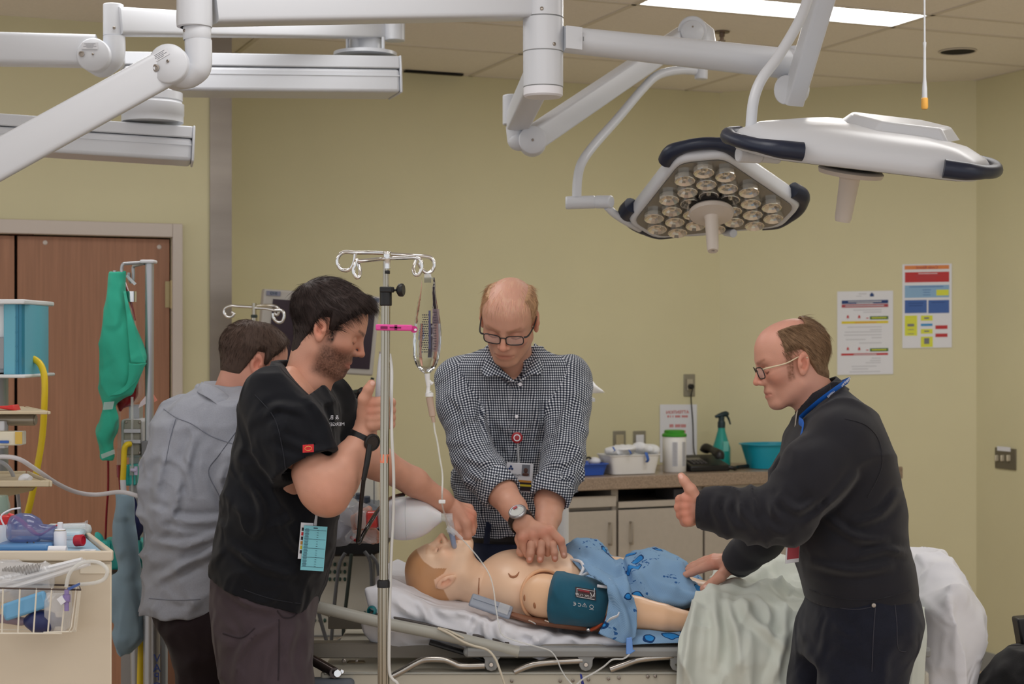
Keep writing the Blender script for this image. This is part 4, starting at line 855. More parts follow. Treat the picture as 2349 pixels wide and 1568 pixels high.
# badge reel and badge
mb = MB(); q = P(1186, 1003, -.21); mb.lathe([(.0, 0), (.014, 0), (.0165, .003), (.0165, .008), (.012, .011), (0, .011)], q, (0, -1, 0), 24); reel = obj('badge_reel', mb, mat('red_plastic', (160, 36, 46), .35), pC, label='round red badge reel')
mb = MB(); mb.lathe([(.0075, .0112), (.0105, .0112)], q, (0, -1, 0), 24); obj('reel_ring', mb, M_paper, reel)
mb = MB(); mb.tube([P(1187, 1012, -.212), P(1189, 1040, -.205), P(1190, 1064, -.20)], .0035, 6); obj('strap', mb, mat('clear_vinyl', (210, 214, 220), .2, alpha=.5), reel)
c = P(1191, 1094, -.215); bx = Vector((1, 0, -.06)).normalized(); bz = Vector((.06, -.15, 1)).normalized(); by = bz.cross(bx).normalized(); bd = (bx, -by, bz); mb = MB(); mb.box(c, (.079, .003, .086), bd); bgC = obj('badge', mb, M_paper, pC, bevel=.002, label='white photo badge with dark yellow-striped foot')
fr = -by*-1; fr = by if by.y < 0 else -by
for nm, (dx, dz), (w_, h_), m_ in (('badge_photo', (.018, .022), (.024, .034), mat('photo_grey', (120, 124, 134), .6)), ('badge_foot', (0, -.027), (.073, .026), mat('badge_black', (40, 30, 40), .5)), ('badge_stripe', (0, -.011), (.073, .006), mat('badge_orange', (200, 140, 60), .5)), ('badge_stripe', (0, -.023), (.073, .006), mat('badge_yellow', (214, 196, 60), .5))):
    mb = MB(); mb.box(c+bx*dx+bz*dz+fr*(.0022 if m_ is not MATS['badge_yellow'] else .0028), (w_, .0012, h_), bd); obj(nm, mb, m_, bgC)
mb = MB(); mb.ell(c+bx*.018+bz*.022+fr*.003, (.006, .0015, .008), bd, 12, 8); mb.ell(c+bx*.018+bz*.010+fr*.003, (.010, .0015, .005), bd, 12, 6); obj('portrait', mb, mat('portrait_dark', (90, 60, 54), .6), bgC)
text('badge_lettering', 'PAGEAU', c-bx*.014+bz*.006+fr*.0022, .0095, bx, bz, ink[I['darkgrey']], bgC); text('badge_lettering', 'Paul', c-bx*.010-bz*.003+fr*.0022, .007, bx, bz, ink[I['darkgrey']], bgC)
mb = MB(); lc = c-bx*.026+bz*.027+fr*.0024
for a in (90, 210, 330): mb.ell(lc+bx*.0045*math.cos(R(a))+bz*.0045*math.sin(R(a)), (.0036, .0008, .0036), bd, 10, 6)
obj('emblem', mb, ink[I['navy']], bgC)
# belt, jeans
trC = [(1200, 1078, 1266, .118, .04), (1240, 1082, 1268, .125, .05), (1300, 1068, 1280, .135, .06), (1350, 1066, 1284, .13, .07)]
lgC = [f.ch([(1125, 1330, .07, .1), (1122, 1500, .09, .095), (1128, 1750, .1, .085), (1130, 2000, .1, .075)]), f.ch([(1228, 1330, .07, .1), (1236, 1500, .09, .095), (1236, 1750, .1, .085), (1235, 2000, .1, .075)])]
lo, hi = bounds([p for c_ in lgC for p, r in c_]+[P(1070, 1195, -.1), P(1285, 1200, .2)], .13)
jc = garment('jeans', cloth('blue_jeans', (34, 42, 66), (800, .4), (30, .15)), pC, lo, hi, [loft(f.st(trC))]+lgC, h=.009, disp=smooth_fold(10, .006, (1, 1, .8), 9), post=lambda v: v.cut((0, 0, .03), (0, 0, -1)))
st = f.st([(1202, 1076, 1268, .122, .04), (1236, 1080, 1271, .128, .05)]); mb = MB(); ri = []
for z_, cx_, cy_, a_, b_ in sorted(st):
    for e in (0,): ri.append([Vector((cx_+(a_+.004)*math.copysign(abs(math.cos(t))**.83, math.cos(t)), cy_+(b_+.004)*math.copysign(abs(math.sin(t))**.83, math.sin(t)), z_)) for t in np.linspace(0, 2*math.pi, 49)])
mb.grid(ri); o = obj('belt', mb, mat('black_leather', (24, 22, 24), .45, bump=(200, .1)), pC); o.modifiers.new('s', 'SOLIDIFY').thickness = .004
for x in (1118,):
    mb = MB(); mb.tube([P(x+4, 1198, -.092), P(x, 1222, -.104), P(x-2, 1246, -.088)], .009, 8, 3, flat=.25, up=(0, -1, 0)); obj('belt_loop', mb, MATS['blue_jeans'], jc)
shoe(f, 1130, .1, pC, 0, -1); shoe(f, 1235, .1, pC, 0, -1)
def xw(q, fd, ax, o):
    b = fd.cross(ax); mb = MB(); mb.box(q+fd*.0112-ax*.0*1+b*.012*0-ax*.0135, (.012, .008, .002), (b, ax, fd)); obj('watch_button', mb, mat('red_plastic', (160, 36, 46), .35), o)
watch(H(1196, 1196, .016), Vector(armL[-2][0])-Vector(armL[-3][0]), .0335, (-.18, -.8, .62), pC, M_black, mat('grey_metal', (150, 150, 154), .3, .7), mat('lcd_grey', (188, 192, 190), .3), 1.25, extra=xw)
rg = MB(); torus_band(rg, H(1226, 1243, -.004), (-.2, -.1, -1), .0135, .007, .0015, 24); obj('ring', rg, mat('gold', (230, 190, 120), .2, 1), pC, label='gold ring')
# ================================================================== person A: grey shirt, seen from behind
f = Fig(4.5); P = f.P; SKA = (206, 150, 130)
MA = frame(P(578, 838), (.80, .46, -.38), (.34, .18, .93), .93)
headA = make_head(MA, SKA, P(522, 950), brow=(80, 56, 44), neck_r=(.060, .066))
torA = [(890, 466, 566, .08), (908, 430, 600, .115), (935, 390, 622, .14), (970, 358, 636, .16), (1050, 341, 640, .168), (1150, 336, 630, .165), (1205, 346, 622, .16), (1300, 338, 615, .162), (1386, 335, 612, .165)]
slA = f.ch([(545, 985, -.10, .085), (575, 1060, -.13, .08), (610, 1165, -.14, .068), (700, 1195, -.02, .056), (782, 1207, .08, .045)])
slA2 = f.ch([(420, 990, .06, .09), (470, 1060, .14, .08), (560, 1170, .26, .06), (640, 1200, .3, .05)])
hA = []
def HA(x, y, d=0): return W(x, y, 4.56+d)
for (x1, y1), (x2, y2), (x3, y3), d, r in (((836, 1206), (855, 1218), (866, 1226), -.045, .0118), ((838, 1214), (856, 1227), (868, 1232), -.02, .0118), ((836, 1220), (852, 1232), (864, 1238), .005, .0112), ((832, 1226), (846, 1236), (856, 1241), .028, .0100)):
    hA.append([(HA(806, 1208, d*.5), .022), (HA(x1, y1, d), .0145), (HA(x2, y2, d), r), (HA(x3, y3, d), r-.001)])
hA.append([(HA(806, 1200, -.02), .021), (HA(826, 1186, -.05), .016), (HA(838, 1175, -.05), .0125), (HA(846, 1168, -.045), .0105)])
limA = limb([(slA[-2][0], .036), (HA(786, 1207, .0), .032), (HA(806, 1206, 0), .027), (HA(816, 1206, 0), .025)], SKA, hp=hA, nl=[(HA(848, 1166, -.055), .006)], kn=[(HA(836, y, -.03), .014, .4) for y in (1206, 1216)])
hA2 = [[(P(655, 1205, .3), .03), (P(690, 1208, .3), .02), (P(715, 1215, .3), .014)]]+[[(P(660, 1200+k*8, .3), .02), (P(690, 1200+k*8, .3+k*.012), .012), (P(712, 1206+k*8, .3+k*.012), .010)] for k in range(-1, 3)]
limA2 = limb([(P(610, 1190, .28), .036), (P(645, 1202, .3), .03)], SKA, hp=hA2, h=.004)
legA = [f.ch([(480, 1430, -.05, .13), (486, 1600, -.05, .1), (486, 1850, -.03, .07), (486, 2100, 0, .05)]), f.ch([(540, 1430, .05, .13), (560, 1600, .06, .1), (560, 1850, .08, .07), (560, 2100, .08, .05)])]
pA = body('A', [headA, limA, limA2, inner(f, torA, legA, SKA)], 'person in a light grey shirt seen from behind, holding the resuscitator', (P(480, 0).x, f.Y, 0))
def hlA(X):
    x, z = X[:, 0], X[:, 2]; L = pw(x, [(-.13, -.08), (-.062, -.095), (-.05, -.08), (-.038, -.025), (-.027, .03), (-.004, .036), (.008, .0), (.018, .0), (.024, .03), (.04, .05), (.06, .08), (.075, .1), (.1, .14)]); return np.minimum(z-L, z+.062)
vobj('hair', make_hair(MA, hlA, lambda X: (.48+.52*ss(X[:, 2], -.05, .05))*(1-.5*np.exp(-(np.linalg.norm(X-(-.035, 0, .118), axis=1)/.03)**2)), .010, (74, 58, 50), comb_from((-.04, 0, .125)), strands=9000, slen=.018, lift=.12, seed=9, neck=P(522, 950), nr=(.060, .066)), M_hair, pA)
lo, hi = bounds([p for c in (slA, slA2) for p, r in c]+[P(335, 885, -.2), P(640, 1390, .2)], .1)
DWA = [[(345, 1165), (420, 1195), (520, 1190), (600, 1170)], [(345, 1240), (430, 1250), (530, 1215)], [(380, 1040), (365, 1090), (358, 1140)], [(420, 1060), (400, 1160), (368, 1195)], [(470, 1265), (560, 1230)], [(400, 1300), (500, 1265)], [(520, 1060), (505, 1110), (540, 1170)], [(360, 1330), (440, 1290)], [(450, 1000), (430, 1070), (440, 1130)]]
def dA(Pt):
    z = Pt[:, 2]; mid = np.exp(-((z-P(0, 1200).z)/.13)**2); return -(.020*mid*fold(Pt, 8, (.55, 1, 1.5), 3)+.014*fold(Pt, 6.5, (1.3, 1, .8), 11)+.006*fold(Pt, 13, (1, 1, 1.1), 5)+drawn(Pt, DWA, 8, .011))
def pA_post(v):
    sleeve_open(v, slA); v.put(rc(P(520, 950), P(545, 880, .02), .05, .066), .005, 's')
    # box pleat and yoke seam
    v.put(rc(P(403, 962, -.135), P(372, 1060, -.165), .006, .004), .006, 's')
sA = garment('shirt', M_oxford, pA, lo, hi, [loft(f.st(torA), 2.2), slA, slA2], h=.0055, disp=dA, post=pA_post)
M_thr = mat('grey_thread', (118, 122, 134), .9)
for pts in ([(376, 938), (405, 958), (440, 972), (485, 1000), (535, 1018)], [(545, 985), (505, 1040), (478, 1080), (500, 1130), (530, 1190)], [(403, 962), (392, 1000), (380, 1060)]): stitch(sA, pts, .0013, 'seam', M_thr)
stitch(sA, [(342, 1372), (400, 1376), (460, 1374)], .001, 'seam', M_thr)
shell('collar', [[(464, 874, .04), (466, 877, -.06), (494, 886, -.105), (528, 910, -.125), (556, 942, -.12), (570, 962, -.05)], [(459, 880, .04), (460, 884, -.075), (490, 896, -.128), (524, 922, -.15), (552, 956, -.145), (566, 980, -.06)], [(453, 893, .04), (453, 899, -.09), (484, 916, -.15), (516, 944, -.168), (546, 976, -.165), (562, 1000, -.07)]], M_oxford, sA, P=P)
a, b = Vector(slA[-2][0]), Vector(slA[-1][0]); d = (b-a).normalized(); r = slA[-1][1]; mb = MB(); mb.lathe([(r-.004, .004), (r+.003, .005), (r+.005, -.01), (r+.006, -.04), (r+.003, -.052), (r-.002, -.052)], b, d, 36); o = obj('cuff', mb, M_oxford, sA, sharp=None); o.data.shade_smooth(); o.modifiers.new('s', 'SOLIDIFY').thickness = .002
trA = [(1372, 347, 606, .16), (1430, 370, 600, .175), (1480, 396, 600, .165), (1510, 404, 600, .155)]
lgA = [f.ch([(484, 1450, -.06, .105), (486, 1560, -.06, .092), (486, 1750, -.04, .088), (486, 2120, 0, .075)]), f.ch([(545, 1450, .05, .115), (560, 1560, .06, .1), (560, 1750, .08, .088), (560, 2120, .08, .075)])]
lo, hi = bounds([p for c_ in lgA for p, r in c_]+[P(340, 1370, -.2), P(610, 1370, .25)], .13)
garment('trousers', M_trouser, pA, lo, hi, [loft(f.st(trA))]+lgA, h=.009, disp=smooth_fold(9, .008, (1, 1, 1), 21), post=lambda v: v.cut((0, 0, .03), (0, 0, -1)))
shoe(f, 486, 0, pA, 1, .5); shoe(f, 560, .08, pA, 1, .5)
# ================================================================== person B: black scrubs, profile to the right
f = Fig(4.1); P = f.P; SKB = (202, 150, 128)
MB_ = frame(P(751, 760), (.914, .05, -.405), (.405, 0, .914), .945)
def scB(X, col, _):
    w = (1-ss(np.abs(X[:, 0]-.019), .005, .014))*ss(X[:, 2], -.03, -.012)*(1-ss(X[:, 2], .03, .05))*ss(np.abs(X[:, 1]), .04, .05)*(.75+.5*vnoise(X, 350)); return col*(1-w[:, None])+L3((58, 40, 34))*w[:, None]
headB = make_head(MB_, SKB, P(702, 895), beard=((70, 44, 34), .95), brow=(62, 44, 36), scalp=scB, neck_r=(.055, .064), extra=[rc(MB_.inverted() @ P(700, 885), MB_.inverted() @ P(660, 935), .055, .075)])
torB = [(838, 640, 708, .09), (850, 622, 722, .125), (870, 603, 742, .16), (905, 580, 765, .195), (960, 558, 776, .21), (1040, 540, 776, .205), (1120, 527, 769, .2), (1180, 517, 763, .195), (1240, 503, 760, .19), (1292, 491, 751, .188), (1340, 488, 735, .185), (1395, 490, 712, .18)]
slB = f.ch([(640, 925, -.14, .088), (668, 990, -.19, .082), (706, 1070, -.22, .073)])
slB2 = f.ch([(740, 930, .15, .085), (768, 985, .2, .075), (792, 1030, .22, .066)])
Yr = 4.1-.15
def HB(x, y, d=0): return W(x, y, 3.93+d)
hb = [[(HB(836, 985, .0), .024), (HB(836, 945, -.012), .018), (HB(836, 915, -.026), .0155), (HB(845, 893, -.03), .0125), (HB(852, 880, -.028), .0108)]]
for i, (y0, r) in enumerate(((925, .0135), (943, .0135), (960, .013), (975, .012))):
    hb.append([(HB(838, 982-i*4, .01), .024), (HB(852, y0, -.018), .0155), (HB(880, y0-4, -.006), r), (HB(896, y0-2, .022), r-.001), (HB(886, y0, .052), r-.0015), (HB(866, y0+2, .058), r-.002)])
limB = limb([(P(718, 1084, -.225), .052), (P(738, 1118, -.235), .054), (P(752, 1134, -.24), .050), (P(778, 1098, -.22), .046), (P(806, 1050, -.19), .040), (HB(832, 1008, 0), .030), (HB(838, 985, .0), .027)], SKB, hp=hb, kn=[(P(762, 1150, -.29), .05, .2), (HB(852, 925, -.03), .014, .4), (HB(852, 945, -.03), .014, .4)], nl=[(HB(855, 878, -.037), .007)], k=.02)
def HF(x, y, d=0): return W(x, y, 4.52+d)
hf = []
for i, (kx, ky) in enumerate(((1080, 1172), (1086, 1184), (1083, 1196), (1074, 1206))):
    d = .03-.02*i; hf.append([(HF(1040, 1166, d*.4), .025), (HF(kx-6, ky-4, d-.01), .0160), (HF(kx-2, ky+22, d-.012), .0128), (HF(kx-22, ky+36-i*3, d-.004), .0115), (HF(kx-34, ky+24-i*2, d+.004), .0105)])
hf.append([(HF(1042, 1180, -.02), .021), (HF(1046, 1212, -.04), .015), (HF(1050, 1232, -.035), .0125), (HF(1046, 1246, -.03), .0105)]); hf.append([(HF(1062, 1205, -.018), .013), (HF(1064, 1226, -.026), .0118), (HF(1052, 1242, -.024), .0105)])
limB2 = limb([(P(788, 1010, .215), .055), (P(806, 1042, .24), .050), (W(870, 1062, 4.37), .044), (W(950, 1105, 4.43), .037), (W(1010, 1146, 4.49), .029), (HF(1036, 1164, 0), .026)], SKB, hp=hf, kn=[(HF(1080, 1176, -.02), .02, .5), (HF(1084, 1192, -.03), .018, .5)], k=.02)
legB = [f.ch([(590, 1420, -.09, .13), (590, 1600, -.1, .105), (585, 1850, -.1, .075), (580, 2240, -.09, .05)]), f.ch([(640, 1420, .09, .13), (645, 1600, .1, .1), (640, 1850, .1, .072), (630, 2240, .1, .05)])]
pB = body('B', [headB, limB, limB2, inner(f, torB, legB, SKB)], 'bearded person in black scrubs raising a white laryngoscope handle', (P(600, 0).x, f.Y, 0))
def hlB(X):
    x, z = X[:, 0], X[:, 2]; L = pw(x, [(-.13, -.085), (-.062, -.102), (-.05, -.088), (-.038, -.03), (-.028, .025), (-.004, .036), (.006, .0), (.018, .0), (.024, .022), (.036, .036), (.05, .058), (.066, .078), (.078, .086), (.1, .1)]); return z-L
vobj('hair', make_hair(MB_, hlB, lambda X: .30+.70*ss(X[:, 2], -.05, .085), .0145, (50, 40, 38), comb_from((-.085, 0, .10), (.02, .0, 0)), strands=11000, slen=.036, lift=.05, seed=12, groove=.0035, neck=P(702, 895), nr=(.055, .064), extra=[rc((.06, -.02, .102), (.094, -.03, .088), .011, .005), rc((.06, .02, .102), (.092, .02, .09), .011, .005)]), M_hair, pB)
lo, hi = bounds([p for c in (slB, slB2) for p, r in c]+[P(488, 835, -.25), P(776, 1400, .25)], .1)
DWB = [[(700, 905), (740, 960), (760, 1020)], [(640, 1000), (700, 1030), (755, 1040)], [(600, 960), (640, 930), (690, 940)], [(560, 1100), (600, 1160), (590, 1230)], [(640, 1200), (680, 1260), (740, 1280)], [(530, 1250), (600, 1300), (680, 1320)], [(720, 1100), (690, 1160), (650, 1200)]]
def dB(Pt): return -(drawn(Pt, DWB)+.012*fold(Pt, 7, (1, 1, .8), 31)+.007*fold(Pt, 14, (1, 1, 1.2), 33))
def pB_post(v):
    sleeve_open(v, slB, depth=.045); sleeve_open(v, slB2, depth=.045); v.put(rc(P(672, 905), P(700, 830), .05, .069), .005, 's'); v.put(rc(P(692, 868, -.02), P(735, 915, -.0), .055, .02), .008, 's'); a_ = P(652, 829); b_ = P(724, 904); n_ = np.array((-(b_.z-a_.z), b_.x-a_.x)); n_ = n_/np.linalg.norm(n_); v.put(raw((a_.x, f.Y-.25, b_.z), (b_.x+.1, f.Y+.03, a_.z+.05), lambda x, y, z: np.maximum(-((x-a_.x)*n_[0]+(z-a_.z)*n_[1])+0*y, np.maximum(y-f.Y-.02, ((x-b_.x)-(z-b_.z))*.7))), .004, 's'); p = P(488, 1312); q = P(700, 1386); n = Vector((q.z-p.z, 0, -(q.x-p.x))); n = n if n.z < 0 else -n; v.cut(p, n)
sB = garment('scrub_top', M_scrub, pB, lo, hi, [loft(f.st(torB)), slB, slB2], h=.0055, disp=dB, post=pB_post)
a, b = Vector(slB[-2][0]), Vector(slB[-1][0]); d = (b-a).normalized(); mb = MB(); mb.tube([b+d*0+Vector((0, 0, 0))], .001) if False else None
q = P(707, 1028, -.318); ax = (Vector((1, .25, .04)).normalized(), Vector((.25, -1, 0)).normalized(), UP); mb = MB(); mb.box(q, (.026, .003, .018), ax); tg = obj('sleeve_tag', mb, mat('tag_red', (206, 40, 48), .6), sB, label='small red woven tag')
mb = MB(); mb.tube([q+ax[1]*.002+ax[0]*.008*math.cos(t)+ax[2]*.005*math.sin(t) for t in np.linspace(0, 2*math.pi, 17)], .0008, 5); obj('tag_emblem', mb, mat('tag_gold', (220, 160, 90), .5), tg)
text('scrub_lettering', '& B.', P(766, 957, -.165), .015, (1, .5, 0), UP, M_paper, sB); text('scrub_lettering', 'MERGENC', P(766, 973, -.165), .012, (1, .5, 0), UP, M_paper, sB)
mb = MB(); mb.tube([P(726, 900, -.075), P(732, 925, -.09), P(738, 938, -.11)], .004, 6, 3, flat=.3); obj('undershirt', mb, M_paper, sB)
mb = MB(); mb.tube([P(664, 846, -.06), P(676, 858, -.078), P(690, 874, -.078)], .0016, 6, 5); obj('necklace', mb, M_chrome, pB, label='thin silver necklace')
trB = [(1310, 492, 728, .175), (1380, 488, 722, .178), (1450, 492, 716, .172), (1520, 505, 712, .165)]
lgB = [f.ch([(606, 1470, -.08, .112), (615, 1570, -.1, .104), (605, 1750, -.1, .094), (590, 2270, -.09, .085)]), f.ch([(620, 1470, .08, .105), (630, 1570, .1, .096), (640, 1750, .1, .09), (630, 2270, .1, .085)])]
lo, hi = bounds([p for c_ in lgB for p, r in c_]+[P(485, 1305, -.2), P(730, 1305, .2)], .13)
tB = garment('scrub_trousers', M_scrubp, pB, lo, hi, [loft(f.st(trB))]+lgB, h=.008, disp=lambda P_: -(.007*fold(P_, 8, (1, 1, .9), 41)+drawn(P_, [[(510, 1330), (560, 1380), (640, 1400)], [(640, 1420), (560, 1480), (540, 1560)], [(680, 1430), (660, 1500), (670, 1568)]])), post=lambda v: v.cut((0, 0, .03), (0, 0, -1)))
M_dt = mat('dark_thread', (48, 40, 46), .9)
for pts in ([(636, 1400), (650, 1416), (672, 1414), (690, 1396)], [(512, 1452), (555, 1462), (585, 1440)], [(640, 1420), (640, 1480), (638, 1560)]): stitch(tB, pts, .0018, 'pocket_seam', M_dt)
M_bt = mat('black_thread', (34, 36, 44), .9)
for pts in ([(650, 1084), (700, 1076), (756, 1056)], [(585, 905), (630, 960), (650, 1040), (655, 1080)], [(560, 1352), (620, 1372), (690, 1384)]): stitch(sB, pts, .0013, 'seam', M_bt)
shoe(f, 590, -.09, pB, 1); shoe(f, 630, .1, pB, 1)
watch(HB(833, 1005, .0), Vector((.42, .1, .9)), .0345, (.62, -.75, -.1), pB, M_black, M_black, mat('dial_dark', (46, 40, 40), .3), 1.05)
# badges on a reel at the chest pocket
mb = MB(); mb.tube([P(727, 1155, -.19), P(726, 1180, -.19), P(723, 1205, -.192)], [.005, .003, .004], 8); rl = obj('badge_clip', mb, mat('clear_vinyl', (210, 214, 220), .2, alpha=.5), pB, label='clear badge clip')
bx = Vector((1, .2, -.09)).normalized(); bz = Vector((.09, 0, 1)).normalized(); by = bz.cross(bx)
c = P(720, 1257, -.20); ax = (bx, by, bz); mb = MB(); mb.box(c, (.056, .002, .108), ax); b1 = obj('badge', mb, mat('card_teal', (122, 196, 212), .5), rl, label='teal printed reference card')
fr = by if by.y < 0 else -by; mb = MB()
for i in range(34):
    z = .046-.0027*i; mb.box(c+fr*.0014-bx*.020+bz*z, (.010*(1 if i % 3 else .8), .0006, .0011), ax)
    if i % 2: mb.box(c+fr*.0014+bx*.006+bz*z, (.004, .0006, .0009), ax)
for z in (.022, .0, -.022, -.045, .044): mb.box(c+fr*.0014+bz*z, (.052, .0006, .0008), ax)
mb.box(c+fr*.0014+bz*.049, (.010, .0008, .003), ax); me_ = obj('card_print', mb, mat('print_ink', (50, 80, 96), .6), rl)
c2 = P(701, 1240, -.193); mb = MB(); mb.box(c2, (.03, .0018, .088), ax); obj('badge', mb, M_paper, rl, label='white card behind the teal card'); mb = MB(); cols = ['badge_black', 'tag_red', 'badge_black', 'badge_orange', 'badge_yellow', 'badge_black']
for i, cn in enumerate(cols):
    mb = MB(); mb.box(c2+fr*.0012-bx*.004+bz*(.028-.011*i), (.016, .0006, .008), ax); obj('colour_stripe', mb, MATS[cn], rl)
# ------------------------------------------------------------------ ceiling booms and surgical lamps
def K(px, Y): return px*Y/F
M_seam = mat('seam_grey', (120, 122, 124), .5)
M_navy = mat('navy_rubber', (28, 36, 56), .38)
M_sticker = mat('sticker', (214, 216, 222), .5)
def disc(c, n, r, t, parent, name, m=None, bev=.004):
    mb = MB(); mb.lathe([(0, 0), (r-bev, 0), (r, -bev), (r, -t)], c, n, 40); return obj(name, mb, m or M_white, parent, sharp=50)
def screw(c, n, r, parent):
    mb = MB(); mb.lathe([(r, 0), (r, .002), (r*.6, .003), (r*.5, .001), (0, .001)], c, n, 14); return obj('screw', mb, M_steel, parent)
def sticker(c, ax, w, h, parent):
    mb = MB(); mb.box(c, (w, h, .0006), ax); o = obj('warning_sticker', mb, M_sticker, parent); mb = MB()
    for i, l in enumerate((.7, .5, .8, .4)): mb.box(Vector(c)+ax[1]*(h*(.3-.2*i))+ax[2]*.0005, (w*l, h*.07, .0003), ax)
    o2 = obj('sticker_print', mb, ink[I['darkgrey']], o); return o
# hub column over the bed with the two lamp arms
Yb = 4.45; hb_ = W(1246, 784, Yb); r0 = K(46, Yb)
root = empty('lamp_boom', (hb_.x, Yb, CEIL), 'white ceiling column over the bed whose jointed arms carry the lamps', 'boom')
zs = [W(0, y, Yb).z for y in (0, 42, 120, 200, 224)]
mb = MB(); mb.lathe([(0, CEIL), (r0, CEIL), (r0, zs[1]+.002)], (hb_.x, Yb, 0), n=56); obj('upper_column', mb, M_white, root)
mb = MB(); mb.lathe([(r0-.002, zs[1]), (r0+.0005, zs[1]-.002), (r0+.0005, zs[2]+.002), (r0-.002, zs[2])], (hb_.x, Yb, 0), n=56); obj('collar', mb, M_white, root)
mb = MB(); mb.lathe([(r0-.002, zs[2]), (r0, zs[2]-.002), (r0, zs[3]+.001), (r0-.002, zs[3])], (hb_.x, Yb, 0), n=56); obj('lower_collar', mb, M_white, root)
mb = MB(); mb.lathe([(r0-.002, zs[3]-.001), (r0-.001, zs[3]-.002), (r0-.001, zs[4]+.006), (r0-.006, zs[4]+.001), (0, zs[4])], (hb_.x, Yb, 0), n=56); obj('end_cap', mb, mat('cap_white', (222, 222, 228), .45), root)
for y in (42, 120, 200):
    mb = MB(); mb.lathe([(r0-.003, .0015), (r0-.0008, .0015), (r0-.0008, -.0015), (r0-.003, -.0015)], (hb_.x, Yb, W(0, y, Yb).z), n=56); obj('joint_line', mb, M_seam, root)
for x, y in ((1242, 29), (1270, 108)): n_ = Vector(((x-1246)/46, -math.sqrt(1-((x-1246)/46)**2), 0)); c = Vector((hb_.x, Yb, W(0, y, Yb).z))+n_*r0; screw(c, n_, .005, root)
# arm to the right (carries the right lamp)
A0 = W(1290, 90, Yb); A1 = W(1815, 147, 4.75)
mb = MB(); mb.tube([A0, A1], [K(30, Yb), K(35, 4.75)], 32); arm = obj('horizontal_arm', mb, M_white, root)
d_ = (A1-A0).normalized(); q = W(1316, 92, Yb)+Vector((0, -.0365, 0)); mb = MB(); mb.box(q, (.05, .002, .062), (d_, YY, UP)); obj('cover_plate', mb, M_white, arm, bevel=.008, seg=3)
mb = MB(); mb.box(W(1337, 95, Yb)+Vector((0, -.038, 0)), (.003, .002, .012), (d_, YY, UP)); obj('latch', mb, M_seam, arm)
mb = MB(); mb.ell(W(1812, 147, 4.75), (.05, .05, .05)); mb.cyl(W(1830, 110, 4.76), W(1830, 176, 4.76), .044, n=32); mb.tube([W(1806, 178, 4.74), W(1806, 206, 4.74)], [.03, .02], 20); obj('elbow', mb, M_white, root)
def boxarm(name, a, b, w, h, parent, taper=1., up=None):
    a, b = Vector(a), Vector(b); d = (b-a).normalized(); u = Vector(up or (0, 0, 1)); u = (u-d*u.dot(d)).normalized(); s = d.cross(u); n = 24; vs = []
    mb = MB(); prof = []
    for i in range(n):
        t = 2*math.pi*i/n; c, s_ = math.cos(t), math.sin(t); e = .26; prof.append((math.copysign(abs(c)**e, c), math.copysign(abs(s_)**e, s_)))
    for p, k in ((a, 1), (b, taper)): vs += [p+s*(x*w/2*k)+u*(y*h/2*k) for x, y in prof]
    mb.add(vs, [(i, (i+1) % n, n+(i+1) % n, n+i) for i in range(n)]+[tuple(range(n-1, -1, -1)), tuple(range(n, 2*n))]); return obj(name, mb, M_white, parent, sharp=50)
sp = boxarm('spring_arm', W(1818, 232, 4.68), W(1905, -60, 4.45), .062, .055, root, 1.0, (1, 0, .2))
mb = MB(); mb.cyl(W(1800, 206, 4.66), W(1832, 206, 4.70), .042, n=36); obj('pivot', mb, M_white, root, bevel=.003)
boxarm('spring_arm', W(1905, -60, 4.45), W(1880, -90, 4.3), .06, .055, root, 1.0, (1, 0, .2))
# lamp tube of the right lamp comes down from its swivel
Yl = 4.12
mb = MB(); mb.tube([W(1885, -95, 4.28), W(1862, -30, 4.24), W(1835, 45, 4.2), W(1785, 130, 4.16), W(1748, 180, 4.13), W(1730, 225, Yl), W(1723, 280, Yl), W(1720, 345, Yl)], K(12.5, Yl), 20, 6); obj('lamp_tube', mb, M_white, root)
mb = MB(); mb.cyl(W(1692, 354, Yl), W(1745, 357, Yl+.02), K(18, Yl), n=32); obj('yoke_joint', mb, M_white, root, bevel=.004)
mb = MB(); mb.cyl(W(1743, 357, Yl+.02), W(1786, 361, Yl+.05), K(15, Yl), n=32); obj('yoke_sleeve', mb, M_white, root, bevel=.003)
# arm to the lower left and up to the left lamp
boxarm('horizontal_arm', W(1240, 165, Yb+.1), W(1188, 275, Yb+.52), .075, .07, root, .95)
Yj = 5.0; mb = MB(); mb.cyl(W(1178, 218, Yj), W(1178, 287, Yj), K(25, Yj), n=32); obj('elbow', mb, M_white, root, bevel=.004)
mb = MB(); mb.cyl(W(1182, 289, Yj), W(1186, 325, Yj), K(22, Yj), n=32); mb.ell(W(1190, 322, Yj), (K(26, Yj), K(26, Yj), K(24, Yj))); obj('swivel', mb, M_white, root)
Ys = 5.0; boxarm('spring_arm', W(1222, 318, Ys), W(1580, 76, 5.45), .075, .072, root, .9)
disc(W(1222, 320, Ys-.045), (0, -1, 0), K(32, Ys), .09, root, 'pivot_cover'); screw(W(1222, 321, Ys-.046), (0, -1, 0), .004, root)
mb = MB(); mb.cyl(W(1588, 70, 5.38), W(1588, 70, 5.5), K(33, 5.4), n=40); mb.tube([W(1588, 72, 5.44), W(1608, 85, 5.44), W(1610, 110, 5.44)], .05, 24); obj('head_joint', mb, M_white, root, bevel=.004)
disc(W(1589, 72, 5.37), (0, -1, 0), K(27, 5.4), .03, root, 'pivot_cover'); screw(W(1589, 61, 5.37), (0, -1, 0), .003, root)
mb = MB(); mb.cyl(W(1610, 110, 5.44), W(1608, 182, 5.44), K(15, 5.44), n=28); obj('swivel', mb, M_white, root, bevel=.003)
Yt = 5.05
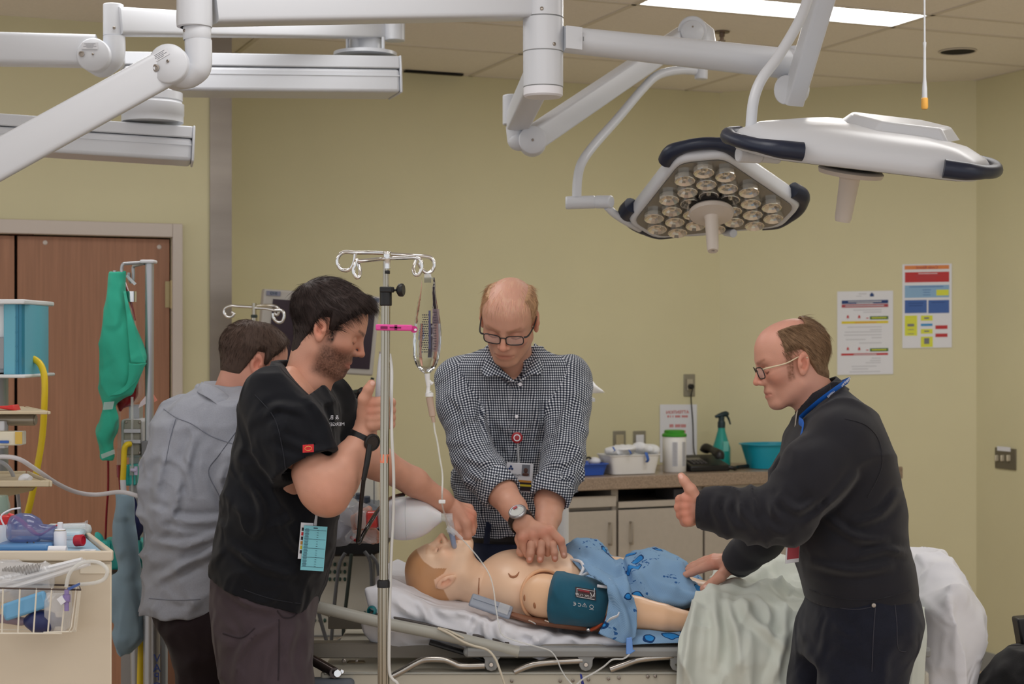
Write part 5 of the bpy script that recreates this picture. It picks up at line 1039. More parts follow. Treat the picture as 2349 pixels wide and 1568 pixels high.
mb = MB(); mb.tube([W(1600, 163, 5.44), W(1560, 161, 5.40), W(1510, 172, 5.35), W(1475, 203, 5.3), W(1420, 268, 5.2), W(1365, 330, 5.1), W(1335, 372, Yt), W(1325, 410, Yt), W(1323, 452, Yt)], K(10.5, 5.2), 20, 6); obj('lamp_tube', mb, M_white, root)
mb = MB(); mb.cyl(W(1297, 465, Yt), W(1366, 463, Yt), K(15, Yt), n=32); obj('yoke_joint', mb, M_white, root, bevel=.005)
mb = MB(); mb.cyl(W(1367, 463, Yt), W(1403, 463, Yt-.03), K(15, Yt), n=32); obj('yoke_sleeve', mb, M_white, root, bevel=.004)
mb = MB(); mb.tube([W(1393, 474, Yt-.02), W(1412, 492, Yt), W(1450, 515, Yt+.05), W(1490, 530, Yt+.12), W(1580, 533, Yt+.18), W(1660, 528, Yt+.12), W(1676, 530, Yt+.06)], K(9, Yt), 16, 6); obj('lamp_yoke', mb, M_white, root)
mb = MB(); mb.cyl(W(1664, 531, Yt+.05), W(1683, 535, Yt), K(10, Yt), n=20); obj('yoke_end', mb, M_white, root, bevel=.002)
# lamp heads: three-lobed flat housings
def lamp_outline(R_, n=96, corner=.42):
    """rounded triangle with slightly concave sides and blunt ends, unit radius R_"""
    out = []
    for i in range(n):
        t = 2*math.pi*i/n; k = (t % (2*math.pi/3))-math.pi/3
        r = R_*.56/max(math.cos(k*1.0), .2); r = min(r, R_*1.0/ (1+.10*(0))) ; e = math.pi/3-abs(k); r = min(R_*.67/math.cos(k), R_*.93/math.cos(e)); out.append((r*math.cos(t), r*math.sin(t)))
    # soften
    for _ in range(2): out = [((out[i-1][0]+2*out[i][0]+out[(i+1) % n][0])/4, (out[i-1][1]+2*out[i][1]+out[(i+1) % n][1])/4) for i in range(n)]
    return out
def lamp(c, axes, R_, label, leds, tk=.075):
    """axes: (x along, y across, z emission side down normal)"""
    ax, ay, az = axes; O = lamp_outline(R_); root = empty('surgical_lamp', c, label, 'lamp'); n = len(O); P3 = lambda x, y, z: Vector(c)+ax*x+ay*y+az*z
    mb = MB(); prof = [(.0, -tk*.75), (.55, -tk*.70), (.82, -tk*.52), (.965, -tk*.2), (1.0, 0), (1.0, tk*.35), (.975, tk*.52), (.93, tk*.55), (.90, tk*.50)]
    vs = []; fs = []
    for k, (s, z) in enumerate(prof): vs += [P3(x*max(s, .002), y*max(s, .002), z) for x, y in O]
    for k in range(len(prof)-1): fs += [(k*n+i, k*n+(i+1) % n, (k+1)*n+(i+1) % n, (k+1)*n+i) for i in range(n)]
    mb.add(vs, fs); hs = obj('housing', mb, M_white, root, sharp=55)
    mb = MB(); mb.prism([P3(x*.91, y*.91, tk*.40) for x, y in O], az*.012); obj('lens_plate', mb, mat('lamp_glass', (104, 102, 96), .12, spec=.8, coat=.5), root); plate = root.children[-1]
    if leds:
        R3 = []
        for a in range(-6, 7):
            for b in range(-6, 7):
                x = (a+b*.5)*R_*.235; y = b*R_*.205; r = math.hypot(x, y); th = math.atan2(y, x) % (2*math.pi/3)-math.pi/3; lim = min(R_*.67/max(math.cos(th), .3), R_*.93/max(math.cos(math.pi/3-abs(th)), .3))*.91
                if r < lim-R_*.10 and r > R_*.22: R3.append((x, y))
        first = None; Ml = mat('reflector_glass', (226, 220, 208), .16, .75)
        for x, y in R3:
            if first is None:
                m_ = MB(); c0 = P3(x, y, tk*.40+.012); rr = R_*.105; m_.lathe([(rr, .0), (rr, .015), (rr*.93, .016), (rr*.72, .009), (rr*.45, .004), (rr*.26, .003), (rr*.22, .011), (0, .013)], c0, az, 12); first = obj('led_lens', m_, Ml, plate, sharp=None); fx, fy = x, y
            else:
                o = first.copy(); C.objects.link(o); o.location = first.location+ax*(x-fx)+ay*(y-fy)
    # navy grips at the three tips
    for k in range(3):
        t = k*2*math.pi/3; tx = Vector((math.cos(t), math.sin(t), 0)); ty = Vector((-math.sin(t), math.cos(t), 0)); wv = R_*.31
        g = [tx*(R_*.86)+ty*s*wv for s in (-1,)]; pts = [tx*(R_*.76)-ty*wv*1.16, tx*(R_*.90)-ty*wv*.94, tx*(R_*.975)-ty*wv*.5, tx*(R_*1.0), tx*(R_*.975)+ty*wv*.5, tx*(R_*.90)+ty*wv*.94, tx*(R_*.76)+ty*wv*1.16]
        mb = MB(); mb.tube([P3(p.x, p.y, tk*.12) for p in pts], [tk*.34, tk*.32, tk*.25, tk*.25, tk*.25, tk*.32, tk*.34], 14, 5); obj('grip', mb, M_navy, root, label='navy rubber grip')
    # sterile handle
    mb = MB(); q = P3(0, 0, tk*.5); mb.lathe([(R_*.21, 0), (R_*.23, .006), (R_*.23, .016), (R_*.20, .024)], q, az, 36); obj('handle_ring', mb, M_black, root)
    mb = MB(); mb.lathe([(0, .03), (R_*.22, .028), (R_*.235, .034), (R_*.225, .045), (R_*.08, .052), (R_*.072, .056), (R_*.060, .16), (R_*.052, .168), (R_*.02, .168), (R_*.018, .160), (0, .160)], q, az, 36); obj('handle', mb, mat('handle_cream', (206, 196, 186), .45), root, sharp=50)
    return root, P3
def lamp_axes(az, ax, rz):
    az = Vector(az).normalized(); ax = Vector(ax); ax = (ax-az*ax.dot(az)).normalized(); ay = az.cross(ax); rz = R(rz); return ax*math.cos(rz)+ay*math.sin(rz), ay*math.cos(rz)-ax*math.sin(rz), az
lamp(W(1630, 440, 4.95), lamp_axes((-.018, -.42, -.90), (1, 0, -.02), -17), .295, 'left surgical lamp tilted to show its clear round lenses', True)
rl_, P3_ = lamp(W(1962, 332, 4.2), lamp_axes((-.115, .235, -.965), (1, 0, -.12), 30), .365, 'right surgical lamp seen nearly edge on with a smooth white top', False, .07)
hx, hy, hz = lamp_axes((-.115, .235, -.965), (1, 0, -.12), 0); P3 = lambda x, y, z: W(1962, 332, 4.2)+hx*x+hy*y+hz*z
mb = MB()
def hump(s, z0): return [P3(x, y, z0) for x, y in ((.12+(x)*s, -.03+y*s) for x, y in ((-.12, -.12), (.08, -.12), (.13, 0), (.08, .10), (-.08, .10), (-.13, 0)))]
mb.add(hump(1.18, -.042)+hump(.95, -.074), [(i, (i+1) % 6, 6+(i+1) % 6, 6+i) for i in range(6)]+[(6, 7, 8, 9, 10, 11)]); obj('control_hump', mb, M_white, rl_, bevel=.008, seg=3)
# ------------------------------------------------------------------ left: camera-side boom arm
Yc = 3.9; cc_ = W(446, 784, Yc); root = empty('monitor_boom', (cc_.x, Yc, CEIL), 'near white boom with a spring arm sloping down at upper left', 'boom')
zz_ = lambda y: W(0, y, Yc).z
mb = MB(); mb.lathe([(0, zz_(-60)), (K(40, Yc), zz_(-60)), (K(41, Yc), zz_(52)), (K(40, Yc), zz_(62)), (K(32, Yc), zz_(64))], (cc_.x, Yc, 0), n=48); obj('upper_column', mb, M_white, root)
mb = MB(); mb.lathe([(K(31, Yc), zz_(62)), (K(32, Yc), zz_(64)), (K(32, Yc), zz_(90)), (K(30, Yc), zz_(93))], (W(452, 0, Yc).x, Yc, 0), n=40); obj('collar', mb, M_white, root); screw(W(424, 70, Yc-.02), (-.6, -.8, 0), .004, root)
mb = MB(); mb.tube([W(455, 92, Yc), W(455, 140, Yc), W(450, 160, Yc), W(425, 178, Yc), W(395, 165, Yc)], [K(31, Yc), K(31, Yc), K(31, Yc), K(26, Yc), K(28, Yc)], 28, 5); obj('elbow', mb, M_white, root)
boxarm('spring_arm', W(395, 148, Yc), W(-60, 398, 3.72), .082, .088, root, 1.02)
disc(W(385, 145, Yc-.055), (0, -1, 0), K(45, Yc), .11, root, 'pivot_cover'); dc = root.children[-1]
axd = (Vector((.87, 0, .5)), Vector((-.5, 0, .87)), Vector((0, -1, 0))); sticker(W(366, 127, Yc-.056), axd, .046, .018, dc); screw(W(385, 140, Yc-.056), (0, -1, 0), .0035, dc); screw(W(357, 156, Yc-.056), (0, -1, 0), .009, dc)
# long tube from the hub to the near column
boxarm('horizontal_arm', W(1205, 2, Yb), W(480, 12, Yc+.05), .10, .10, root, .98)
# ------------------------------------------------------------------ far left boom with spring arm
Yf = 5.0; root = empty('far_boom', (W(260, 0, Yf).x, Yf, CEIL), 'far white boom with a level spring arm leaving at left edge', 'boom')
mb = MB(); mb.cyl(W(260, 10, Yf), W(260, 84, Yf), K(23, Yf), n=36); obj('upper_column', mb, M_white, root, bevel=.003); screw(W(262, 64, Yf-.033), (0, -1, 0), .005, root)
mb = MB(); mb.tube([W(262, 84, Yf), W(262, 118, Yf), W(256, 140, Yf), W(236, 155, Yf), W(215, 145, Yf)], [K(25, Yf), K(25, Yf), K(25, Yf), K(20, Yf), K(22, Yf)], 24, 5); obj('elbow', mb, M_white, root)
boxarm('spring_arm', W(222, 118, Yf), W(-60, 112, Yf-.06), .09, .095, root, 1.02)
disc(W(213, 125, Yf-.06), (0, -1, 0), K(38, Yf), .12, root, 'pivot_cover'); dc = root.children[-1]; axd = (XX, UP, Vector((0, -1, 0))); sticker(W(206, 105, Yf-.062), axd, .05, .02, dc); screw(W(213, 124, Yf-.061), (0, -1, 0), .0035, dc); screw(W(187, 124, Yf-.061), (0, -1, 0), .009, dc)
boxarm('horizontal_arm', W(262, 50, Yf), W(905, 72, Yf+.9), .085, .085, root, .62)
mb = MB(); mb.cyl(W(905, 52, Yf+.85), W(905, 94, Yf+.85), K(24, Yf+.85), n=32); obj('end_joint', mb, M_white, root, bevel=.003)
# ------------------------------------------------------------------ supply beams
def beam(x0, x1, y0a, y1a, y0b, y1b, Ya, Yb_, dep, label, seam=.36):
    a0, a1, b0, b1 = W(x0, y0a, Ya), W(x0, y1a, Ya), W(x1, y0b, Yb_), W(x1, y1b, Yb_); d = Vector((b0.x-a0.x, b0.y-a0.y, 0)).normalized(); n = Vector((-d.y, d.x, 0)); h = a0.z-a1.z; L = (b0-a0).length
    c = (a0+a1+b0+b1)/4+n*dep/2; root = empty('supply_boom', (c.x, c.y, CEIL), label, 'beam'); sl = (b0-a0).normalized(); u = Vector((-sl.z*d.x, -sl.z*d.y, Vector((d.x*sl.x+d.y*sl.y, 0, 0)).x)).normalized()
    mb = MB(); mb.box(c+u*h*(.5-seam/2), (L, dep, h*seam-.003), (sl, n, u)); obj('top_rail', mb, M_white, root, bevel=.004)
    mb = MB(); mb.box(c-u*h*seam/2, (L, dep-.006, h*(1-seam)), (sl, n, u)); obj('channel', mb, M_white, root, bevel=.012, seg=3)
    mb = MB(); mb.box(c+sl*(L/2+.004), (.008, dep+.004, h+.002), (sl, n, u)); obj('end_plate', mb, M_white, root, bevel=.004)
    mb = MB(); mb.box(c-u*h*.05-n*(dep/2-.0025), (L*.995, .004, .004), (sl, n, u)); obj('ridge', mb, M_white, root)
    return root, c, sl, n, u, h
root, c, sl, n, u, h = beam(286, 918, 116, 205, 127, 212, 5.45, 5.75, .19, 'upper white supply beam with rounded lower edge under the ceiling', .36)
q = W(838, 126, 5.85); zt = W(0, 88, 5.85).z
mb = MB(); mb.lathe([(0, .0), (.115, .0), (.115, .012), (.085, .016), (.06, .02), (.06, zt-q.z)], q-UP*.005, n=36); mb.cyl(W(797, 112, 5.8), W(797, 85, 5.8), .006, n=8); mb.cyl(W(879, 112, 5.8), W(879, 85, 5.8), .006, n=8); obj('mount_flange', mb, M_white, root, sharp=50)
root, c, sl, n, u, h = beam(-80, 441, 252, 335, 287, 372, 5.0, 5.15, .19, 'lower white supply beam leaving the picture at left', .36)
q = W(350, 274, 5.17); zt = W(0, 205, 5.17).z-q.z; rr = K(70, 5.17)
mb = MB(); mb.lathe([(0, -.01), (rr*1.0, -.01), (rr*1.0, zt*.12), (rr*1.02, zt*.14), (rr*1.02, zt*.5), (rr*.96, zt*.54), (rr*.94, zt*.6), (rr*.97, zt*.62), (rr*.97, zt*.88), (rr*.7, zt*.93), (rr*.62, zt), (0, zt)], q, n=48); obj('swivel_collar', mb, M_white, root, sharp=50)
# ------------------------------------------------------------------ counter, cabinets and the things on it
vf = .66; ztop = 1.012; tk_ = .062
ul = uv_of(hit(1150, 1100, G(0, vf), -V))[0]; ur = 1.0
mb = MB(); poly = [G(ul, vf, ztop), G(.93, vf, ztop), G(.22, 1.245, ztop), G(ul, 1.255, ztop)]
poly = [G(ul, vf, ztop), G(ur-.04, vf, ztop), G(.205, 1.25, ztop), G(ul, 1.25, ztop)]; mb.prism(poly, (0, 0, -tk_)); cto = obj('countertop', mb, M_granite, bevel=.004); tag(cto, 'speckled grey brown countertop along the back wall', 'countertop')
def uF(x, v=vf): return uv_of(hit(x, 1150, G(0, v), -V))[0]
def zF(y, v=vf, x=1450): return hit(x, y, G(0, v), -V).z
vc = .70
z_a, z_b, z_c = zF(1113), zF(1155), zF(1168)
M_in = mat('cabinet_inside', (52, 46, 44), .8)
def cabinet(x0, x1, label, drawer, handle_x, ztopd=None, depth=.5):
    u0, u1 = uF(x0, vc), uF(x1, vc); root = empty('base_cabinet', G((u0+u1)/2, vc+.25, 0), label, 'cabinet', 'base cabinets under the counter'); root['group'] = 'base cabinets under the counter'; zt = ztop-tk_-.002
    mb = MB(); t = .018
    for u in (u0+t/2, u1-t/2): mb.box(G(u, vc+depth/2+.02, (zt+.1)/2), (t, depth, zt-.1), (U, V, UP))
    mb.box(G((u0+u1)/2, vc+depth, (zt+.1)/2), (u1-u0-.002, t, zt-.1), (U, V, UP)); mb.box(G((u0+u1)/2, vc+depth/2, .1), (u1-u0-2*t, depth-.02, t), (U, V, UP)); mb.box(G((u0+u1)/2, vc+depth/2+.01, z_c+.006), (u1-u0-2*t, depth-.04, t), (U, V, UP)); obj('carcass', mb, M_in if False else M_lam, root)
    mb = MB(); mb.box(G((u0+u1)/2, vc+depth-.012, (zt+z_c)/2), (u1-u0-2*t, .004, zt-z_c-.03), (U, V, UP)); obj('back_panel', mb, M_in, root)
    mb = MB(); mb.box(G((u0+u1)/2, vc+.06, .05), (u1-u0, .02, .1), (U, V, UP)); obj('kickboard', mb, M_black, root)
    mb = MB(); mb.box(G((u0+u1)/2, vc-.002, (z_c+.12)/2), (u1-u0-.012, .02, z_c-.12-.008), (U, V, UP)); dr_ = obj('door', mb, M_lam, root, bevel=.0015)
    hu = uF(handle_x, vc); zc1, zc2 = zF(1196, vc), zF(1244, vc)
    mb = MB(); mb.tube([G(hu, vc-.012, zc1), G(hu, vc-.034, zc1), G(hu, vc-.04, zc1-.008), G(hu, vc-.04, zc2+.008), G(hu, vc-.034, zc2), G(hu, vc-.012, zc2)], .0048, 10, 3); obj('handle', mb, mat('satin_nickel', (176, 168, 156), .35, .7), dr_)
    if drawer:
        zt_, zb_ = drawer; mb = MB(); mb.box(G((u0+u1)/2, vc-.002, (zt_+zb_)/2), (u1-u0-.012, .02, zt_-zb_), (U, V, UP)); d = obj('drawer', mb, M_lam, root, bevel=.0015)
        return root, d
    mb = MB(); mb.box(G((u0+u1)/2, vc-.001, zF(1160)+.004), (u1-u0-.012, .02, .028), (U, V, UP)); obj('rail', mb, M_lam, root); return root, None
cabinet(1192, 1414, 'grey laminate cabinet behind the gingham shirt, drawer below an open gap', (zF(1136), zF(1161)), 1395)
r_, d_ = cabinet(1414, 1612, 'grey laminate cabinet left of the thumb with an open dark shelf', None, 1443)
mb = MB(); mb.box(G(uF(1560, .85), .9, z_c+.045), (.12, .2, .06), (U, V, UP)); tag(obj('storage_box', mb, mat('grey_box', (110, 108, 112), .6), bevel=.004), 'grey box on the open shelf under the counter', 'box')
r_, d_ = cabinet(1612, 1808, 'grey laminate cabinet behind the dark sweater sleeve with a locked drawer', (zF(1114)-.004, zF(1161)), 1790, depth=.22)
mb = MB(); q = G(uF(1637, vc), vc-.012, zF(1139)); mb.lathe([(.012, 0), (.012, .006), (.009, .009), (0, .009)], q, -V, 16); obj('lock', mb, M_steel, d_)
# ---- things on the counter
def T(x, v): u = uv_of(hit(x, 1050, G(0, v), -V))[0]; return G(u, v, ztop+.001)
def pxw(v, x=1500): return (hit(x, 0, G(0, v), -V)-Vector((0, 0, CAMZ))).y/F
# blue bin with tools
def tub(name, c, w, d, h, m, tap=.85, rim=.006, ax=(U, V), rr=.25):
    n = 40; mb = MB(); vs = []; prof = [(0, .002, .0), (tap, .002, 0), (tap+.01, .012, 0), (1, h-.006, 0), (1+rim/w*2, h-.004, 0), (1+rim/w*2, h, 0), (1-.012, h, 0), (tap-.012, .008, 0), (0, .008, 0)]
    for s, z, _ in prof:
        for i in range(n):
            t = 2*math.pi*i/n; cx_, sy_ = math.cos(t), math.sin(t); vs.append(Vector(c)+ax[0]*(math.copysign(abs(cx_)**rr, cx_)*w/2*max(s, .001))+ax[1]*(math.copysign(abs(sy_)**rr, sy_)*d/2*max(s, .001))+UP*z)
    mb.add(vs, [(k*n+i, k*n+(i+1) % n, (k+1)*n+(i+1) % n, (k+1)*n+i) for k in range(len(prof)-1) for i in range(n)]); return obj(name, mb, m, org=c, sharp=50)
c = T(1344, .82); tag(tub('blue_bin', c, .15, .2, .058, mat('blue_plastic', (52, 92, 188), .35)), 'low blue bin beside the gingham sleeve on the counter', 'bin')
def tool(name, pts, r, m, label, cat): mb = MB(); mb.tube(pts, r, 10, 4); return tag(obj(name, mb, m), label, cat)
tool('red_probe', [c+U*-.045+UP*.02, c+U*-.05+UP*.075, c+U*-.055+UP*.125], [.012, .01, .007], mat('red_grip', (214, 56, 46), .4), 'red tool standing in the low blue bin', 'tool')
tool('black_cable', [c+U*-.03+UP*.05, c+U*-.0+UP*.082-V*.02, c+U*.03+UP*.07, c+U*.02+UP*.05], .005, M_black, 'loop of black cable in the low blue bin', 'cable')
mb = MB(); mb.ell(c+U*.045+UP*.062, (.03, .035, .02), (U, V, UP)); tag(obj('gauze_wad', mb, M_paper), 'small white gauze wad in the low blue bin', 'gauze')
# white tub with linen
c = T(1442, .80); tag(tub('white_tub', c, .27, .17, .095, mat('white_plastic', (228, 228, 228), .35), .86), 'white plastic tub of folded linen in the middle of the counter', 'tub')
def wad(name, cs, m, label, cat, h=.005, seed=0):
    A = np.array([list(p) for p, r in cs]); rm = max(max(r) for p, r in cs); v = Vol(A.min(0)-rm-.02, A.max(0)+rm+.02, h)
    for p, r in cs: v.put(el(p, r, Euler((0, 0, ANG))), .012)
    v.disp(lambda P: -.008*fold(P, 22, (1, 1, 1.6), seed)+.003); X, Q = v.mesh(); X = smooth_mesh(X, Q, 1); o = vobj(name, [(X, Q, None)], m); return tag(o, label, cat)
M_linen = cloth('white_linen', (230, 232, 238), (600, .2), (10, .03))
wad('folded_linen', [(c+U*-.05+UP*.105, (.07, .06, .024)), (c+U*-.03+UP*.12-V*.02, (.06, .05, .02)), (c+U*-.085+UP*.115, (.035, .04, .02))], M_linen, 'rumpled white linen heaped in the white tub', 'linen', seed=3)
wad('rolled_towel', [(c+U*.05+UP*.125-V*.02, (.035, .04, .028)), (c+U*.085+UP*.115-V*.02, (.05, .04, .024)), (c+U*.125+UP*.11-V*.02, (.03, .035, .022))], M_linen, 'rolled white towel on the right rim of the white tub', 'towel', seed=8)
M_bl = mat('blue_tape', (52, 96, 176), .5)
for x, y, nm, lb in ((1482, 1046, 'blue_strap', 'blue strap end hanging over the front of the white tub'), (1406, 1029, 'blue_tie', 'blue tie on the linen at the left of the white tub'), (1443, 1036, 'blue_tag', 'blue tag among the linen at the middle of the white tub')):
    q = hit(x, y, G(0, .70), -V); mb = MB(); s = 1 if nm == 'blue_strap' else .5; mb.tube([q+UP*.018*s, q-V*.008+UP*.006*s, q-V*.01+U*.006-UP*.016*s, q+U*.002-UP*.028*s], .007*s+.001, 10, 4, flat=.3); tag(obj(nm, mb, M_bl), lb, 'strap')
# canister with green lid
c = T(1547, .80); k = pxw(.80); r = 27*k; h = 84*k
root = empty('wipes_canister', c, 'white wipes canister with a bright green lid', 'canister'); mb = MB(); mb.lathe([(0, 0), (r-.003, 0), (r, .004), (r, h-.006), (r-.004, h)], c, n=36); obj('can', mb, mat('white_plastic'), root)
mb = MB(); mb.lathe([(r+.002, h-.006), (r+.003, h-.003), (r+.003, h+.006), (r-.004, h+.010), (r-.008, h+.012), (r-.008, h+.024), (r-.012, h+.026), (0, h+.026)], c, n=36); obj('lid', mb, mat('green_lid', (58, 148, 42), .4), root, label='green screw lid')
for s in (-.4, .42):
    mb = MB(); dr_ = (-V*.86+U*s).normalized(); q = c+dr_*(r+.0004)+UP*h*.50; t = dr_.cross(UP)
    mb.box(q, (.026, .0008, h*.66), (t, dr_, UP)); lp = obj('label_panel', mb, ink[I['grey']], root); mb = MB()
    for i in range(22): mb.box(q+dr_*.0007+UP*(h*.31-h*.62*i/21), (.022*(.7+.3*((i*7) % 3)/2), .0004, .0016), (t, dr_, UP))
    obj('label_print', mb, ink[I['darkgrey']], lp)
# telephone
c = T(1610, .84); root = empty('telephone', c, 'black desk telephone with its handset on the cradle', 'telephone')
mb = MB(); A = [(-.105, 0), (.105, 0), (.105, .035), (-.02, .055), (-.105, .062)]; pf = [(-.09, .0), (.09, .0), (.09, .072), (-.09, .028)]
mb.prism([c+U*-.11+V*y+UP*z for y, z in pf], U*.22); obj('base', mb, M_black, root, bevel=.006)
sl_ = (V*.18+UP*.044).normalized(); nn = U.cross(sl_)*-1 if U.cross(sl_).z < 0 else U.cross(sl_); mb = MB(); mb.box(c+U*-.045+V*.01+UP*.056, (.09, .03, .002), (U, sl_, nn)); obj('display', mb, mat('lcd_dark', (96, 92, 88), .3), root)
kb = None
for i in range(3):
    for j in range(4):
        mb = MB(); mb.box(c+U*(-.075+.022*j)+V*(-.055+.02*i)+UP*(.040+.0048*i), (.015, .012, .006), (U, sl_, nn)); obj('key', mb, mat('key_grey', (70, 68, 70), .5), root, bevel=.001)
mb = MB(); mb.tube([c+U*.055+V*-.075+UP*.062, c+U*.058+V*-.07+UP*.08, c+U*.06+V*.0+UP*.098, c+U*.058+V*.06+UP*.105, c+U*.055+V*.075+UP*.088], [.024, .026, .017, .024, .025], 14, 5); obj('handset', mb, M_black, root)
mb = MB(); mb.tube([c+U*.09+V*-.07+UP*.02, c+U*.13+V*-.09+UP*.012, c+U*.17+V*-.05+UP*.012, c+U*.22+V*-.03+UP*.012, c+U*.26+UP*.012], .011, 10, 6); obj('coiled_cord', mb, M_black, root)
# spray bottle
c = T(1655, 1.03); k = pxw(1.03); root = empty('spray_bottle', c, 'teal spray bottle with a dark trigger head behind the telephone', 'bottle')
M_tealp = mat('teal_plastic', (34, 158, 150), .25, alpha=.9); H_ = 118*k; mb = MB(); mb.lathe([(0, 0), (20*k, 0), (21*k, .006), (21*k, H_*.36), (17*k, H_*.46), (9*k, H_*.70), (8*k, H_*.78), (0, H_*.78)], c, n=28); obj('bottle', mb, M_tealp, root)
M_hd = mat('dark_teal_head', (20, 44, 52), .4); mb = MB(); mb.lathe([(9*k, H_*.76), (9*k, H_*.86), (7*k, H_*.9), (0, H_*.9)], c, n=20); mb.tube([c+UP*H_*.86, c+UP*H_*.95, c+U*.0+UP*H_*1.0], [.014, .016, .012], 12); mb.tube([c-U*.035+UP*H_*.98, c+UP*H_*1.01, c+U*.025+UP*H_*1.03, c+U*.038+UP*H_*1.02], [.007, .014, .015, .010], 12, 4); obj('spray_head', mb, M_hd, root)
mb = MB(); mb.tube([c+U*.03+UP*H_*1.0, c+U*.042+UP*H_*.93, c+U*.052+UP*H_*.82], [.007, .006, .004], 8, 4); obj('trigger', mb, M_hd, root)
mb = MB(); mb.box(c-V*21*k+UP*H_*.40, (.03, .002, .05), (U, V, UP)); obj('label_panel', mb, mat('teal_label', (120, 200, 190), .5), root)
c = T(1762, .84); k = pxw(.84); w_ = 128*k; n = 48; tag(tub('teal_basin', c, w_, w_*.8, 58*k, mat('teal_basin', (20, 150, 176), .35), .76, .010, rr=.8), 'round teal wash basin beside the dark sweater on the counter', 'basin')
# white lamp shade / hood on the wall behind the gingham shoulder
mb = MB(); q = hit(1340, 893, G(0, .5), -V); q0 = W(1350, 893, 6.2); g = [[W(1318, 868, 6.2), W(1345, 872, 6.15), W(1366, 884, 6.2), W(1384, 896, 6.3)], [W(1318, 895, 6.1), W(1345, 897, 6.08), W(1366, 898, 6.15), W(1385, 898, 6.28)], [W(1318, 908, 6.15), W(1345, 906, 6.15), W(1366, 902, 6.2), W(1384, 899, 6.3)]]
rows = [crom(r, 5) for r in g]; rows = [crom(list(cn), 4) for cn in zip(*rows)]
v = Vol((W(1270, 0, 6.2).x, 6.0, W(0, 915, 6.2).z), (W(1395, 0, 6.2).x, 6.5, W(0, 850, 6.2).z), .006)
v.put(el(W(1316, 882, 6.25), (.075, .12, .048)), .01); v.put(rc(W(1330, 882, 6.2), W(1386, 899, 6.25), .036, .004), .02); X, Q = v.mesh(); o = vobj('white_pillow', [(smooth_mesh(X, Q), Q, None)], M_linen); tag(o, 'white pillow corner on a shelf behind the gingham shoulder', 'pillow')
mb = MB(); mb.box(W(1290, 914, 6.3), (.24, .3, .012)); mb.cyl(W(1290, 915, 6.3), Vector((W(1290, 0, 6.3).x, 6.3, .02)), .025); mb.lathe([(0, 0), (.2, 0), (.2, .02), (.03, .03)], (W(1290, 0, 6.3).x, 6.3, 0)); tag(obj('pedestal_table', mb, M_white), 'white pedestal table under the white pillow behind the gingham shirt', 'table')
# ------------------------------------------------------------------ stretcher
YN, YFr = 4.25, 4.90
M_rail = mat('rail_grey', (168, 168, 160), .35, bump=(200, .02)); M_rchr = mat('steel_tube', (176, 172, 166), .22, .9); M_deckp = mat('deck_plate', (84, 78, 76), .5); M_bump = mat('bumper_grey', (142, 144, 144), .45); M_beam = mat('beam_beige', (190, 186, 172), .4); M_brown = mat('beam_taupe', (124, 118, 108), .45)
B = lambda x, y, d=0: W(x, y, YN+d)
root = empty('stretcher', (W(1400, 0, 4.57).x, 4.57, 0), 'hospital stretcher with raised head section and lowered chrome side rails', 'stretcher')
def at_z(p, Y): q = Vector(p); q.y = Y; return q
nr = [B(735, 1393), B(765, 1400), B(830, 1416), B(900, 1432), B(1000, 1452), B(1100, 1475), B(1190, 1495)]
mb = MB(); mb.tube([B(760, 1402, .05), B(735, 1393, .05), B(724, 1390, .035), B(728, 1391, .0)]+nr, .0155, 16, 4); mb.tube([B(880, 1432, .0), at_z(B(880, 1432), YFr)], .012, 10); mb.tube([B(1120, 1484, .0), at_z(B(1120, 1484), YFr)], .012, 10); obj('head_frame', mb, M_rail, root)
mb = MB(); a, b = B(846, 1408), B(1190, 1484); d = (b-a).normalized(); c = (a+b)/2; c.y = 4.575; mb.box(c, ((b-a).length, .60, .008), (d, YY, d.cross(YY))); obj('back_panel', mb, M_deckp, root, bevel=.002)
mb = MB(); mb.tube([B(985, 1472, .05), B(1090, 1504, .05), B(1130, 1520, .05)], .014, 10, flat=.5); obj('prop_strut', mb, M_black, root)
# deck and grey bumper with lugs
mb = MB(); c = B(1500, 1490); xs = B(1072, 1490).x; xe = 1.10; mb.box(((xs+xe)/2, 4.575, B(0, 1492).z), (xe-xs, .60, .022)); obj('deck', mb, M_brown, root, bevel=.003)
mb = MB(); z1, z0 = B(0, 1483).z, B(0, 1507).z; pr = [(0, z0), (-.012, z0+.004), (-.014, z1-.008), (-.008, z1), (.02, z1), (.02, z0)]
mb.prism([Vector((xs, YN+y, z)) for y, z in pr], (xe-xs, 0, 0)); mb.ell((xs+.001, YN+.003, (z0+z1)/2), (.012, .013, (z1-z0)/2)); obj('bumper', mb, M_bump, root, bevel=.002)
for x in (1127, 1344, 1553, 1760):
    mb = MB(); q = [B(x-20, 1505, -.008), B(x+22, 1505, -.008), B(x+16, 1513, -.008), B(x+15, 1527, -.008), B(x+10, 1536, -.008), B(x, 1539, -.008), B(x-10, 1536, -.008), B(x-15, 1527, -.008), B(x-15, 1513, -.008)]; mb.prism(q, (0, .02, 0)); lg = obj('lug', mb, M_bump, root, bevel=.002)
    mb = MB(); mb.lathe([(.0065, 0), (.0065, .004), (.005, .006), (0, .006)], B(x, 1523, -.009), (0, -1, 0), 18); obj('bolt', mb, M_chrome, lg)
for pts in ([(900, 1550), (925, 1537), (953, 1521), (976, 1512), (1017, 1512), (1040, 1520), (1060, 1527), (1112, 1526)], [(1180, 1540), (1205, 1529), (1235, 1521), (1290, 1516), (1336, 1514)], [(1400, 1535), (1430, 1524), (1470, 1511), (1545, 1504)]):
    mb = MB(); mb.tube([B(x, y, .0) for x, y in pts], .009, 12, 5); obj('side_rail', mb, M_rchr, root)
